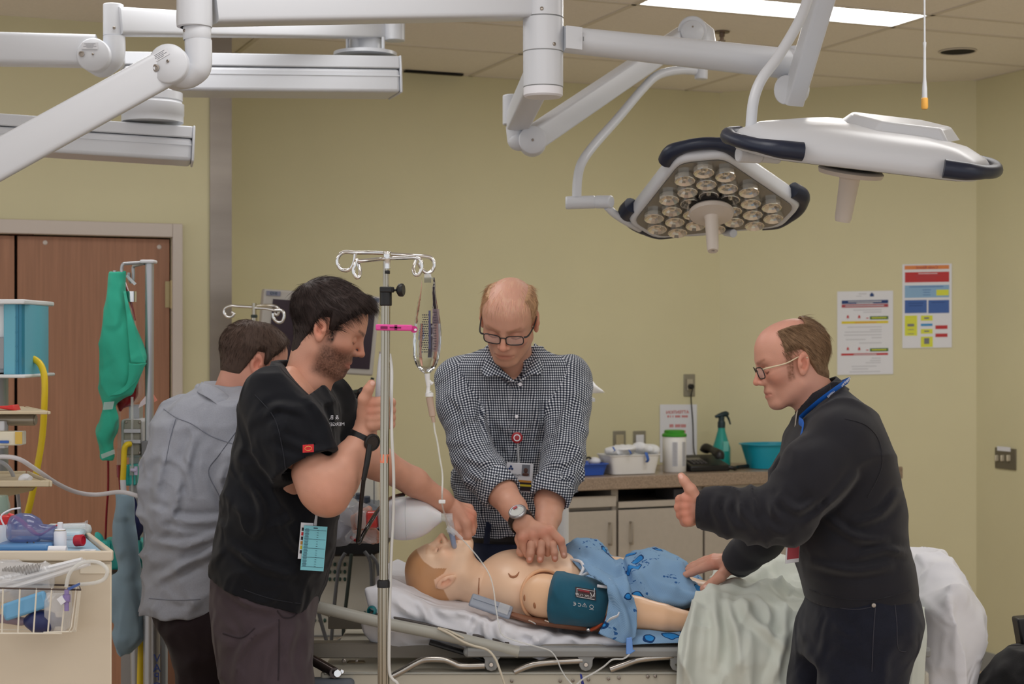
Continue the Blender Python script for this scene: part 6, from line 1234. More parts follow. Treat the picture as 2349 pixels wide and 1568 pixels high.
mb = MB(); mb.tube([W(745, 1488, YFr), W(790, 1464, YFr), W(815, 1455, YFr), W(852, 1453, YFr), W(890, 1470, YFr)], .010, 12, 5); obj('side_rail', mb, M_rchr, root)
# under frame
mb = MB(); mb.box(((B(700, 0).x+xe)/2, 4.36, (B(0, 1489).z+B(0, 1524).z)/2), (xe-B(700, 0).x, .05, B(0, 1489).z-B(0, 1524).z)); mb.box(((B(700, 0).x+xe)/2, 4.8, (B(0, 1489).z+B(0, 1524).z)/2), (xe-B(700, 0).x, .05, .04)); obj('under_beam', mb, M_brown, root, bevel=.003)
screw(W(789, 1515, 4.335), (0, -1, 0), .006, root); screw(W(818, 1515, 4.335), (0, -1, 0), .004, root)
mb = MB(); z1 = B(0, 1541).z; mb.box(((B(735, 0).x+xe)/2, 4.57, z1-.04), (xe-B(735, 0).x, .64, .08)); obj('base_cover', mb, M_beam, root, bevel=.008, seg=3)
mb = MB(); mb.box(((B(735, 0).x+xe)/2, YN-.001, z1-.003), (xe-B(735, 0).x-.02, .006, .006)); obj('cover_ridge', mb, M_rail, root, bevel=.002)
mb = MB(); mb.box((B(756, 0).x, YN+.0, z1-.04), (K(115, YN), .05, .05)); obj('corner_bumper', mb, mat('slate_rubber', (96, 102, 112), .5), root, bevel=.012, seg=3)
mb = MB(); mb.tube([B(700, 1504, .02), B(735, 1523, .01), B(768, 1542, .0)], .014, 12); mb.cyl(B(768, 1543, -.012), B(768, 1543, .02), .014, n=16); obj('release_lever', mb, mat('dark_chrome', (70, 62, 60), .25, .8), root)
mb = MB(); mb.cyl(B(774, 1544, -.016), B(774, 1544, .015), .011, n=20); mb.cyl(B(784, 1540, -.01), B(784, 1540, .02), .007, n=12); obj('lever_hub', mb, M_chrome, root, bevel=.002)
mb = MB(); mb.box(W(817, 1535, 4.38), (.05, .02, .05)); obj('catch', mb, mat('tan_catch', (150, 132, 104), .5), root, bevel=.006)
for x, y in ((1174, 1561), (1285, 1561), (1314, 1560), (1350, 1558), (1396, 1556), (1420, 1554), (1486, 1551), (1503, 1550)): screw(B(x, y, -.074+.0705), (0, -1, 0), .0045, root)
for x in (820, 1750):
    for Y in (4.36, 4.8):
        px = B(x, 0).x; mb = MB(); mb.cyl((px, Y, .16), (px, Y, z1-.06), .025, n=16); obj('leg', mb, M_beam, root); mb = MB(); mb.lathe([(.0, -.02), (.07, -.02), (.078, -.012), (.078, .012), (.07, .02), (0, .02)], (px, Y, .08), YY, 24); mb.box((px, Y, .14), (.05, .06, .03)); obj('castor', mb, M_black, root)
# mattress under its white sheet
topn = [(850, 1352), (872, 1350), (905, 1356), (1000, 1392), (1100, 1413), (1200, 1440), (1300, 1456), (1450, 1466), (1600, 1468), (2200, 1472)]
bot = [(850, 1408), (880, 1426), (960, 1447), (1060, 1470), (1150, 1488), (1220, 1496), (1600, 1484), (2200, 1484)]
Yt_ = 4.33
tx = np.array([W(x, y, Yt_).x for x, y in topn]); tz = np.array([W(x, y, Yt_).z for x, y in topn]); bx_ = np.array([W(x, y, Yt_).x for x, y in bot]); bz_ = np.array([W(x, y, Yt_).z for x, y in bot])
v = Vol((tx[0]-.06, 4.2, .72), (1.0, 4.95, 1.1), .007)
def mat_fn(x, y, z):
    t = np.interp(x, tx, tz).astype(np.float32); b = np.interp(x, bx_, bz_).astype(np.float32); q = np.maximum(np.abs(y-4.58)-.295, np.maximum(z-t, b-z)); a1 = np.maximum(np.abs(y-4.58)-.275, 0); a2 = np.maximum(z-(t-.02), 0); return np.maximum(np.where((a1 > 0) & (a2 > 0), np.sqrt(a1*a1+a2*a2)-.02, q), tx[0]+.0-x)
v.put(raw((tx[0], 4.28, .74), (1.0, 4.88, 1.08), mat_fn), .001)
DWM = [[(905, 1375), (930, 1400), (975, 1420)], [(960, 1380), (990, 1425), (1050, 1450)], [(1095, 1400), (1090, 1430), (1075, 1455)], [(1115, 1400), (1110, 1440), (1130, 1470)], [(1150, 1420), (1140, 1450), (1160, 1475)], [(1200, 1445), (1230, 1465), (1240, 1480)], [(1260, 1450), (1220, 1480), (1170, 1480)], [(1300, 1460), (1340, 1475)], [(1000, 1400), (1060, 1405), (1100, 1420)], [(1350, 1462), (1400, 1474), (1440, 1470)]]
v.disp(lambda P: -(.014*fold(P, 7, (1.2, .5, .9), 51)+.010*fold(P+np.stack([P[:, 2], 0*P[:, 0], 0*P[:, 0]], 1)*.8, 13, (1.6, .3, .5), 53)+drawn(P, DWM, 7, .010))+.008)
X, Q = v.mesh(); X = smooth_mesh(X, Q, 1); M_sheet = cloth('bed_sheet', (222, 223, 230), (700, .15), (8, .03)); o = vobj('mattress', [(X, Q, None)], M_sheet, org=(W(1400, 0, 4.57).x, 4.57, .8)); tag(o, 'mattress in a rumpled white sheet under the manikin', 'mattress')
mb = MB(); mb.lathe([(0, 0), (.012, 0), (.014, .006), (.012, .012), (.008, .014)], B(855, 1400, .03), (-.3, -1, .1), 16); obj('valve_cap', mb, mat('teal_cap', (20, 110, 116), .4), o)
# loose cloth hanging below the back panel
g = [[B(828, 1418, .06), B(900, 1438, .05), B(1000, 1458, .04), B(1090, 1478, .05), B(1180, 1494, .08)], [B(834, 1448, .1), B(900, 1470, .08), B(1000, 1480, .09), B(1090, 1492, .1), B(1180, 1500, .12)], [B(858, 1478, .12), B(905, 1502, .1), B(985, 1494, .12), B(1090, 1504, .14), B(1180, 1506, .16)]]
rows = [crom(r, 6) for r in g]; rows = [crom(list(c_), 6) for c_ in zip(*rows)]; mb = MB(); mb.grid(rows); o = obj('hanging_cloth', mb, M_sheet, sharp=None); o.data.shade_smooth(); o.modifiers.new('s', 'SOLIDIFY').thickness = .002; tag(o, 'corner of white cloth hanging below the raised head panel', 'cloth')
# ------------------------------------------------------------------ training manikin
Ym = 4.5; SKM = (240, 204, 174)
MM = frame(W(1021, 1309, Ym), (-.26, -.10, .96), (-.966, .0, -.26), .90)
def scM(X, col, _):
    x, y, z = X[:, 0], np.abs(X[:, 1]), X[:, 2]; L = pw(x, [(-.2, -.01), (-.086, .008), (-.04, .014), (-.026, .035), (0, .034), (.010, .0), (.022, -.012), (.034, .026), (.06, .05), (.09, .066), (.12, .09)]); w_ = ss(z-L, -.0015, .0015)*(1-ss(z, 1, 2)); tan = L3((204, 152, 108))[None]*(1+.10*vnoise(X, 30)[:, None]); return col*(1-w_[:, None])+tan*w_[:, None]
headM = make_head(MM, SKM, W(1122, 1352, 4.52), lips=(222, 170, 140), brow=(222, 178, 144), scalp=scM, neck_r=(.060, .066), h=.0024, extra=[rc((-.03, 0, -.05), (-.085, 0, -.06), .05, .03)])
v = Vol((W(1090, 0, 4.4).x, 4.26, .82), (W(2150, 0, 4.5).x, 4.98, 1.16), .0065); p_ = v.put
p_(el(W(1236, 1350, 4.60), (.185, .215, .098)), .03); p_(el(W(1180, 1335, 4.58), (.10, .17, .085)), .05); p_(el(W(1320, 1345, 4.60), (.20, .175, .088)), .05); p_(el(W(1450, 1360, 4.60), (.20, .17, .09)), .05)
for d in (-.09, .09): p_(rc(W(1520, 1380, 4.60+d), W(1800, 1402, 4.60+d), .074, .056), .04); p_(rc(W(1800, 1402, 4.60+d), W(2060, 1408, 4.60+d), .05, .04), .03); p_(rc(W(2060, 1408, 4.60+d), W(2070, 1380, 4.60+d), .036, .03), .02)
p_(rc(W(1122, 1352, 4.52), W(1170, 1345, 4.56), .062, .08), .04)
p_(rc(W(1250, 1362, 4.80), W(1420, 1385, 4.86), .056, .05), .02); p_(rc(W(1420, 1385, 4.86), W(1640, 1405, 4.84), .042, .03), .02); p_(rc(W(1640, 1405, 4.84), W(1700, 1408, 4.82), .03, .02), .02)
X, Q = v.mesh(); X = smooth_mesh(X, Q, 1); tor = (X, Q, L3(SKM)[None]*(1+.04*vnoise(X, 12)[:, None]))
mk = vobj('training_manikin', [headM, tor], M_manikin, org=(W(1300, 0, 4.58).x, 4.58, .9)); tag(mk, 'bald training manikin lying on its back on the stretcher', 'manikin')
ax_ = Vector((.5, -.86, .08)).normalized(); sc_ = W(1246, 1366, 4.40)
mb = MB()
rg_ = [sc_+(XX*.86+YY*.5)*.068*math.cos(t)+UP*.068*math.sin(t)-ax_*-.0 for t in np.linspace(0, 2*math.pi, 49)]
a1 = ax_.orthogonal().normalized(); a2 = ax_.cross(a1); rg_ = [sc_+a1*.069*math.cos(t)+a2*.069*math.sin(t) for t in np.linspace(0, 2*math.pi, 49)]
mb.tube(rg_, .0055, 10, caps=False); obj('shoulder_ring', mb, mat('manikin_rim', (226, 178, 140), .34), mk)
mb = MB(); mb.lathe([(.066, 0), (.0665, .004), (.0, .005)], sc_, ax_, 48); obj('shoulder_gap', mb, mat('manikin_seam', (120, 78, 56), .6), mk)
ac = [(W(1246, 1366, 4.375), .060), (W(1290, 1371, 4.345), .057), (W(1340, 1379, 4.335), .053), (W(1420, 1396, 4.325), .046), (W(1460, 1405, 4.32), .044), (W(1520, 1416, 4.315), .037), (W(1580, 1427, 4.31), .029)]
hm = [[(W(1580, 1427, 4.31), .027), (W(1625+k*3, 1432+k*2, 4.32+.02*k), .014), (W(1668, 1438+k*2, 4.32+.025*k), .010)] for k in range(4)]+[[(W(1590, 1427, 4.31), .02), (W(1630, 1445, 4.29), .012)]]
lo, hi = bounds([p for p, r in ac]+[p for q in hm for p, r in q], .08); v = Vol(lo, hi, .004); putchain(v, ac, .006); hand(v, hm, .006); X, Q = v.mesh(); arm_m = vobj('arm', [(X, Q, L3((238, 196, 160))[None]*np.ones((len(X), 1)))], M_manikin, mk)
for x, y, d in ((1203, 1371, -.0), (1226, 1386, 0), (1257, 1396, 0)):
    q = W(x, y, 4.34); # project onto arm sphere surface
    c0 = W(1246, 1366, 4.375) if x < 1240 else W(1262, 1369, 4.36); dv = (q-c0); dv = Vector((dv.x, 0, dv.z)); yy = -math.sqrt(max(.060**2-dv.length_squared, .0001)); s_ = c0+dv+Vector((0, yy, 0)); n_ = (s_-c0).normalized(); t_ = (UP-n_*UP.dot(n_)).normalized(); mb = MB(); mb.ell(s_, (.004, .0028, .009), (t_.cross(n_), n_, t_), 12, 8); obj('slot', mb, mat('slot_tan', (164, 112, 80), .6), arm_m)
def on_torso(x, y):
    """first hit of the view ray on the torso mesh"""
    o_ = Vector((0, 0, CAMZ)); d_ = Vector(((x-CX)/F, 1, (CY-y)/F)).normalized(); dg = bpy.context.evaluated_depsgraph_get(); bpy.context.view_layer.update(); M_ = mk.matrix_world; Mi = M_.inverted(); ok, loc, nn_, _ = mk.ray_cast(Mi @ o_, (Mi.to_3x3() @ d_).normalized()); return (M_ @ loc, nn_) if ok else (W(x, y, 4.45), Vector((0, -1, 0)))
bpy.context.view_layer.update()
pts = [on_torso(x, y)[0] for x, y in ((1166, 1314), (1171, 1321), (1178, 1323), (1185, 1320), (1191, 1311))]
mb = MB(); mb.tube(pts, [.001, .0034, .0042, .0034, .001], 8, 3); obj('skin_flap', mb, mat('slot_tan'), mk)
pts = [on_torso(x, y)[0] for x, y in ((1099, 1325), (1098, 1345), (1098, 1362))]; mb = MB(); mb.tube(pts, .0018, 6, 4); obj('neck_seam', mb, mat('slot_tan'), mk)
q, n_ = on_torso(1013, 1320); 
mb = MB(); mb.lathe([(.0028, .001), (.0026, -.0006), (0, -.0008)], MM @ Vector((-.004, -.086, -.004)), MM.to_3x3() @ Vector((.2, -1, 0)), 12); obj('ear_hole', mb, M_dark, mk)
# chest pad, strap, gel ring
mb = MB(); a, b = W(1079, 1374, 4.36), W(1173, 1406, 4.35); d = (b-a).normalized(); n_ = Vector((0, -.72, .69)); n_ = (n_-d*n_.dot(d)).normalized(); s_ = d.cross(n_); mb.box((a+b)/2, ((b-a).length, .04, .012), (d, s_, n_)); o = obj('shoulder_pad', mb, mat('pad_grey', (150, 158, 172), .35), bevel=.005, seg=3); tag(o, 'flat grey plastic pad tucked under the manikin shoulder', 'pad'); mb = MB(); mb.box((a+b)/2+n_*.007+s_*-.004, ((b-a).length*.9, .006, .003), (d, s_, n_)); obj('ridge', mb, MATS['pad_grey'], o)
mb = MB(); mb.box((a+b)/2+d*.035+n_*.009, (.03, .03, .004), (d, s_, n_)); obj('clear_clip', mb, mat('clear_vinyl'), o)
mb = MB(); mb.tube([W(1172, 1408, 4.36), W(1220, 1422, 4.35), W(1290, 1432, 4.34), W(1340, 1438, 4.34), W(1390, 1441, 4.35)], [.012, .016, .018, .016, .012], 12, 5, flat=.6); o = obj('body_strap', mb, mat('brown_strap', (126, 84, 62), .6, bump=(300, .2))); tag(o, 'brown zipped skin seam strap running under the manikin arm', 'strap')
for x in (1213, 1250):
    mb = MB(); mb.tube([W(x, 1422, 4.333), W(x+8, 1425, 4.33), W(x+16, 1430, 4.333)], .0025, 6, 3); obj('zip_pull', mb, M_chrome, o)
mb = MB(); mb.tube([W(1398, 1402, 4.285), W(1388, 1420, 4.29), W(1372, 1436, 4.30), W(1356, 1444, 4.31)], .007, 10, 5, flat=.7); tag(obj('red_tube', mb, mat('rust_rubber', (178, 78, 44), .45)), 'rust red rubber tube beside the blood pressure cuff', 'tube')
mb = MB(); mb.ell(W(1350, 1443, 4.31), (.007, .006, .006)); mb.cyl(W(1352, 1443, 4.31), W(1360, 1443, 4.31), .003); tag(obj('metal_bead', mb, M_chrome), 'small chrome fitting at the end of the red tube', 'fitting')
# cuff
cuffc = [(W(1271, 1369, 4.358), .0710), (W(1286, 1371, 4.353), .0725), (W(1291, 1372, 4.350), .0705), (W(1340, 1379, 4.340), .0670), (W(1392, 1391, 4.335), .0610)]
mb = MB(); mb.tube([p for p, r in cuffc], [r for p, r in cuffc], 48, caps=False); M_cuff = cloth('teal_cuff', (36, 92, 116), (1400, .3), (20, .04), .75); cu_ = obj('blood_pressure_cuff', mb, M_cuff, sharp=None); cu_.data.shade_smooth(); cu_.modifiers.new('s', 'SOLIDIFY').thickness = .004; tag(cu_, 'teal blood pressure cuff around the manikin upper arm', 'cuff')
def on_cuff(x, y, off=.0012):
    t = np.clip((x-1291)/(1392-1291), 0, 1); c0 = cuffc[2][0].lerp(cuffc[4][0], float(t)); r = .0705+(.061-.0705)*float(t)+off+.0045; zz = W(x, y, 4.285).z-c0.z; zz = max(min(zz, r*.98), -r*.98); Y = c0.y-math.sqrt(r*r-zz*zz); return W(x, y, Y)
def cuff_patch(x0, y0, x1, y1, sk, off, m, name, parent):
    mb = MB(); nI, nJ = 8, 8; mb.grid([[on_cuff(x0+(x1-x0)*i/nI, y0+(y1-y0)*j/nJ+sk*(i/nI), off) for j in range(nJ+1)] for i in range(nI+1)]); return obj(name, mb, m, parent, sharp=None)
lb = cuff_patch(1320, 1345, 1367, 1369, 8, .0030, mat('label_black', (40, 26, 32), .5), 'woven_label', cu_)
lw_ = mat('label_white', (222, 222, 226), .6)
for x0, y0, x1, y1 in ((1323, 1348, 1364, 1349), (1323, 1367, 1364, 1368), (1323, 1348, 1324, 1367), (1363, 1348, 1364, 1368)): cuff_patch(x0, y0, x1, y1, 8*(x1-x0)/47, .0034, lw_, 'label_border', lb)
cuff_patch(1326, 1350.5, 1352, 1353.5, 4.5, .0034, mat('label_red', (150, 40, 52), .6), 'label_band', lb)
q = on_cuff(1340, 1365, .0042); tz_ = Vector((0, -.25, 1)).normalized(); txx = Vector((1, -.05, -.17)).normalized()
text('label_lettering', '-LOK CUFF', on_cuff(1339, 1365.5, .004), .0092, txx, tz_, lw_, lb, depth=.0003); text('label_lettering', 'CALIBRATED', on_cuff(1342, 1358, .004), .0048, txx, tz_, mat('label_red'), lb, depth=.0003); text('label_lettering', 'V', on_cuff(1359, 1366, .004), .022, txx, tz_, lw_, lb, depth=.0003)
text('cuff_print', 'C \u20ac', on_cuff(1324, 1386, .004), .014, txx, tz_, lw_, cu_, depth=.0003)
q = on_cuff(1341, 1388, .004); mb = MB(); tri = [q+txx*(.007*math.cos(a))+tz_*(.007*math.sin(a)) for a in (R(90), R(210), R(330), R(90))]; mb.tube(tri, .0006, 5); mb.tube([q+tz_*.003, q-tz_*.0015], .0006, 5); obj('cuff_symbol', mb, lw_, cu_)
q = on_cuff(1357, 1391, .004); mb = MB(); mb.tube([q+txx*(.005*math.cos(t))+tz_*(.005*math.sin(t)) for t in np.linspace(0, 2*math.pi, 17)], .0007, 5); mb.tube([q+txx*-.006-tz_*.008, q+txx*.006-tz_*.008], .0006, 5); obj('cuff_symbol', mb, lw_, cu_)
# ------------------------------------------------------------------ gown, sheets
def sheetgrid(name, rows, m, parent=None, nu=8, nv=8, th=.003, fo=None, sm=0, label=None, org=None):
    g = [crom([W(*q) for q in r], nu) for r in rows]; g = [crom(list(c_), nv) for c_ in zip(*g)]; A = np.array([[list(p) for p in r] for r in g]); du = np.gradient(A, axis=0); dv = np.gradient(A, axis=1); n_ = np.cross(du, dv); n_ /= np.linalg.norm(n_, axis=2)[..., None]+1e-9
    if n_[..., 1].mean() > 0: n_ = -n_
    if fo is not None: f_ = fo(A.reshape(-1, 3)).reshape(A.shape[:2]); A = A+n_*f_[..., None]
    a, b = A.shape[:2]; idx = np.arange(a*b).reshape(a, b); Q = np.stack([idx[:-1, :-1], idx[:-1, 1:], idx[1:, 1:], idx[1:, :-1]], -1).reshape(-1, 4); o = vobj(name, [(A.reshape(-1, 3), Q, None)], m, parent, label, org=org); o.modifiers.new('s', 'SOLIDIFY').thickness = th; return o
def gown_mat():
    m = bpy.data.materials.new('gown_print'); m.use_nodes = True; N = m.node_tree.nodes; L = m.node_tree.links; b = N['Principled BSDF']; b.inputs['Roughness'].default_value = .85; b.inputs['Specular IOR Level'].default_value = .2; tc = N.new('ShaderNodeTexCoord'); n0 = N.new('ShaderNodeTexNoise'); n0.inputs['Scale'].default_value = 14; L.new(tc.outputs['Object'], n0.inputs['Vector']); wv_ = N.new('ShaderNodeVectorMath'); wv_.operation = 'MULTIPLY_ADD'; L.new(n0.outputs['Color'], wv_.inputs[0]); wv_.inputs[1].default_value = (.045, .045, .045); L.new(tc.outputs['Object'], wv_.inputs[2])
    def vor(sc, feat='F1', rnd=.75):
        v_ = N.new('ShaderNodeTexVoronoi'); v_.feature = feat; v_.inputs['Scale'].default_value = sc; v_.inputs['Randomness'].default_value = rnd; L.new(wv_.outputs[0], v_.inputs['Vector']); return v_
    def M_(op, *a):
        n = N.new('ShaderNodeMath'); n.operation = op
        for i, q in enumerate(a):
            if isinstance(q, (int, float)): n.inputs[i].default_value = q
            else: L.new(q, n.inputs[i])
        return n.outputs[0]
    A_ = vor(10.5); blob = M_('LESS_THAN', A_.outputs['Distance'], .27); rim = M_('MULTIPLY', M_('GREATER_THAN', A_.outputs['Distance'], .25), M_('LESS_THAN', A_.outputs['Distance'], .285))
    D_ = vor(95, rnd=.3); dots = M_('LESS_THAN', D_.outputs['Distance'], .42); A2 = vor(8.2); ringz = M_('MULTIPLY', M_('GREATER_THAN', A2.outputs['Distance'], .31), M_('LESS_THAN', A2.outputs['Distance'], .365)); ring2 = M_('MULTIPLY', ringz, dots)
    wv = N.new('ShaderNodeTexWave'); wv.inputs['Scale'].default_value = 130; wv.bands_direction = 'DIAGONAL'; L.new(tc.outputs['Object'], wv.inputs['Vector'])
    def mixc(f, a, c):
        x = N.new('ShaderNodeMix'); x.data_type = 'RGBA'
        if isinstance(f, (int, float)): x.inputs[0].default_value = f
        else: L.new(f, x.inputs[0])
        for i, q in ((6, a), (7, c)):
            if isinstance(q, tuple): x.inputs[i].default_value = lin(q)
            else: L.new(q, x.inputs[i])
        return x.outputs[2]
    base = mixc(wv.outputs['Fac'], (116, 154, 192), (138, 172, 206)); base = mixc(ring2, base, (44, 92, 150)); ns = N.new('ShaderNodeTexNoise'); ns.inputs['Scale'].default_value = 40; L.new(tc.outputs['Object'], ns.inputs['Vector']); bl = mixc(ns.outputs['Fac'], (20, 104, 190), (60, 156, 220)); base = mixc(blob, base, bl); base = mixc(rim, base, (22, 60, 110)); L.new(base, b.inputs['Base Color']); return m
M_gown = gown_mat(); M_trim = cloth('white_binding', (226, 230, 238))
fg = lambda s, a=.012: (lambda P: a*fold(P, 9, (1, 1, 1), s)+a*.6*fold(P, 20, (1, 1, 1), s+2)+drawn(P, DWG, 7, .010))
DWG = [[(1320, 1250), (1380, 1290), (1440, 1330)], [(1440, 1290), (1460, 1330), (1500, 1370)], [(1480, 1275), (1540, 1300), (1580, 1350)], [(1500, 1340), (1560, 1360), (1610, 1370)], [(1420, 1290), (1430, 1340), (1440, 1380)], [(1400, 1350), (1430, 1400), (1440, 1450)]]
gw_ = empty('hospital_gown', (W(1450, 0, 4.5).x, 4.5, .95), 'blue printed hospital gown bunched over the manikin hips', 'gown')
sheetgrid('gown_body', [[(1292, 1268, 4.72), (1312, 1244, 4.70), (1335, 1238, 4.68), (1368, 1252, 4.66), (1402, 1276, 4.66), (1432, 1282, 4.66), (1460, 1264, 4.66), (1502, 1258, 4.66), (1545, 1276, 4.66), (1572, 1306, 4.66), (1600, 1338, 4.66)],
    [(1312, 1286, 4.56), (1328, 1276, 4.54), (1346, 1276, 4.52), (1372, 1284, 4.50), (1405, 1300, 4.50), (1434, 1304, 4.50), (1462, 1292, 4.50), (1506, 1288, 4.50), (1548, 1302, 4.50), (1578, 1326, 4.5), (1608, 1348, 4.5)],
    [(1334, 1312, 4.44), (1346, 1310, 4.43), (1360, 1312, 4.42), (1382, 1318, 4.41), (1408, 1326, 4.41), (1438, 1332, 4.41), (1468, 1326, 4.40), (1510, 1326, 4.40), (1552, 1334, 4.40), (1586, 1346, 4.4), (1618, 1356, 4.4)],
    [(1346, 1336, 4.38), (1362, 1340, 4.36), (1380, 1344, 4.36), (1402, 1350, 4.35), (1424, 1356, 4.35), (1446, 1362, 4.35), (1474, 1364, 4.34), (1516, 1370, 4.34), (1558, 1376, 4.34), (1590, 1374, 4.34), (1622, 1366, 4.36)],
    [(1362, 1352, 4.37), (1380, 1362, 4.36), (1398, 1368, 4.36), (1416, 1372, 4.36), (1438, 1378, 4.36), (1462, 1384, 4.36), (1486, 1388, 4.36), (1524, 1394, 4.36), (1562, 1396, 4.36), (1590, 1388, 4.37), (1616, 1374, 4.39)]], M_gown, gw_, 6, 7, .003, fg(61, .016))
sheetgrid('gown_panel', [[(1336, 1296, 4.36), (1366, 1304, 4.345), (1400, 1318, 4.335), (1436, 1336, 4.33)], [(1356, 1326, 4.31), (1386, 1336, 4.285), (1420, 1350, 4.27), (1448, 1366, 4.27)], [(1394, 1352, 4.26), (1412, 1364, 4.25), (1436, 1380, 4.25), (1460, 1394, 4.255)], [(1392, 1410, 4.245), (1412, 1420, 4.235), (1438, 1424, 4.235), (1459, 1428, 4.25)], [(1373, 1452, 4.24), (1402, 1464, 4.23), (1432, 1474, 4.23), (1457, 1458, 4.245)]], M_gown, gw_, 8, 7, .003, fg(63, .012))
sheetgrid('gown_hem', [[(1445, 1446, 4.29), (1490, 1448, 4.29), (1530, 1450, 4.29), (1580, 1446, 4.29)], [(1430, 1466, 4.255), (1480, 1466, 4.255), (1530, 1462, 4.255), (1585, 1462, 4.255)], [(1440, 1480, 4.245), (1490, 1476, 4.245), (1535, 1474, 4.245), (1590, 1474, 4.245)]], M_gown, gw_, 6, 6, .003, fg(65, .008))
mb = MB(); mb.tube([W(1294, 1281, 4.60), W(1316, 1284, 4.5), W(1332, 1288, 4.46), W(1338, 1302, 4.41), W(1330, 1320, 4.385), W(1328, 1324, 4.37)], .0042, 8, 5); obj('binding', mb, M_trim, gw_, label='white binding')
mb = MB(); mb.tube([W(1330, 1322, 4.36), W(1360, 1312, 4.33), W(1392, 1326, 4.31), W(1406, 1340, 4.29), W(1402, 1346, 4.285), W(1370, 1343, 4.29)], .0042, 8, 5); obj('binding', mb, M_trim, gw_, label='white binding')
mb = MB(); mb.tube([W(1393, 1426, 4.215), W(1402, 1418, 4.21), W(1416, 1412, 4.215), W(1420, 1404, 4.22)], [.004, .009, .008, .005], 8, 4, flat=.35); obj('tie', mb, M_trim, gw_, label='white tie')
# green white sheet over the foot of the bed
M_gs = cloth('pale_green_sheet', (206, 212, 204), (900, .12), (6, .03), wr=(9, .016, (1, 1, .35)))
DWS = [[(1600, 1400), (1585, 1470), (1575, 1560)], [(1640, 1385), (1648, 1450), (1640, 1530)], [(1670, 1400), (1690, 1470), (1690, 1560)], [(1700, 1400), (1740, 1440), (1790, 1480)], [(1610, 1385), (1680, 1370), (1740, 1330)], [(1650, 1370), (1760, 1365), (1840, 1345)], [(1720, 1310), (1770, 1330), (1790, 1370)], [(1800, 1400), (1790, 1480), (1760, 1560)]]
def gfold(P):
    z = P[:, 2]; hang = np.clip((W(0, 1420, 4.24).z-z)/.10, 0, 1); top = 1-hang
    return hang*(.050*fold(P, 9, (1.2, .3, .16), 71)+.022*fold(P, 20, (1.2, .3, .2), 75))+top*(.030*fold(P, 8, (.8, 1, 1), 77)+.016*fold(P, 17, (1, 1, 1), 79))+drawn(P, DWS, 9, .014)
sg_ = sheetgrid('drawsheet', [[(1676, 1314, 4.82), (1725, 1290, 4.80), (1780, 1292, 4.78), (1850, 1310, 4.78), (1950, 1322, 4.78), (2060, 1330, 4.78), (2120, 1345, 4.78)],
    [(1650, 1334, 4.60), (1702, 1308, 4.60), (1762, 1306, 4.60), (1840, 1322, 4.60), (1940, 1344, 4.60), (2050, 1350, 4.6), (2120, 1360, 4.6)],
    [(1622, 1376, 4.42), (1680, 1366, 4.42), (1745, 1364, 4.42), (1830, 1374, 4.42), (1935, 1380, 4.42), (2045, 1386, 4.42), (2120, 1392, 4.42)],
    [(1590, 1404, 4.27), (1655, 1394, 4.26), (1730, 1394, 4.25), (1820, 1404, 4.25), (1930, 1412, 4.26), (2040, 1420, 4.27), (2115, 1425, 4.28)],
    [(1564, 1460, 4.22), (1640, 1458, 4.20), (1720, 1456, 4.19), (1815, 1460, 4.19), (1925, 1466, 4.2), (2038, 1470, 4.22), (2110, 1475, 4.24)],
    [(1556, 1530, 4.21), (1636, 1535, 4.19), (1716, 1536, 4.18), (1812, 1536, 4.18), (1922, 1540, 4.19), (2036, 1545, 4.21), (2108, 1550, 4.23)],
    [(1552, 1640, 4.20), (1634, 1645, 4.18), (1714, 1650, 4.17), (1810, 1650, 4.17), (1920, 1650, 4.18), (2034, 1650, 4.20), (2106, 1650, 4.22)],
    [(1554, 1760, 4.20), (1634, 1765, 4.18), (1714, 1770, 4.17), (1810, 1770, 4.17), (1920, 1770, 4.18), (2034, 1770, 4.20), (2106, 1770, 4.22)]], M_gs, None, 18, 14, .002, gfold)
tag(sg_, 'pale green drawsheet draped over the manikin legs and bed side', 'sheet')
f = Fig(4.62); bagst = [(1276, 2104, 2166, .10), (1290, 2088, 2180, .18), (1340, 2060, 2194, .24), (1400, 2050, 2222, .27), (1440, 2046, 2228, .28), (1500, 2046, 2222, .28), (1560, 2046, 2212, .28), (1640, 2046, 2206, .28), (1800, 2046, 2204, .28)]
lo, hi, fn = loft(f.st(bagst), 2.8); v = Vol(lo-.05, hi+.05, .008); v.put((lo, hi, fn), .01); v.disp(lambda P: -(.020*fold(P, 5, (1, 1, .45), 81)+.010*fold(P, 12, (1, 1, .6), 83))+.006); X, Q = v.mesh(); wb = vobj('white_cover', [(smooth_mesh(X, Q, 1), Q, None)], M_sheet, org=(W(2130, 0, 4.62).x, 4.62, W(0, 1800, 4.62).z)); tag(wb, 'white cover over the raised foot end at right of the sweater', 'sheet')
# ------------------------------------------------------------------ chrome IV pole in front
M_clear = mat('clear_plastic', (236, 240, 244), .08, alpha=.30, spec=.9); M_clearw = mat('clear_film', (246, 248, 250), .05, trans=1, ior=1.14, spec=.9, bump=(38, .9, (1, 1, .4))); M_tubing = mat('clear_tubing', (232, 234, 232), .2, alpha=.5, spec=.8); M_brush = mat('pole_steel', (170, 164, 150), .16, 1)
def fluted(mb, a, b, r, n=80):
    k = [r*(1-.16*max(0, math.cos(7*2*math.pi*i/n))**4) for i in range(n)]; vs = [Vector(p)+XX*(k[i]*math.cos(2*math.pi*i/n))+YY*(k[i]*math.sin(2*math.pi*i/n)) for p in (a, b) for i in range(n)]; mb.add(vs, [(i, (i+1) % n, n+(i+1) % n, n+i) for i in range(n)]+[tuple(range(n-1, -1, -1)), tuple(range(n, 2*n))]); return mb
Yp = 3.72; Z = lambda x, y, d=0: W(x, y, Yp+d)
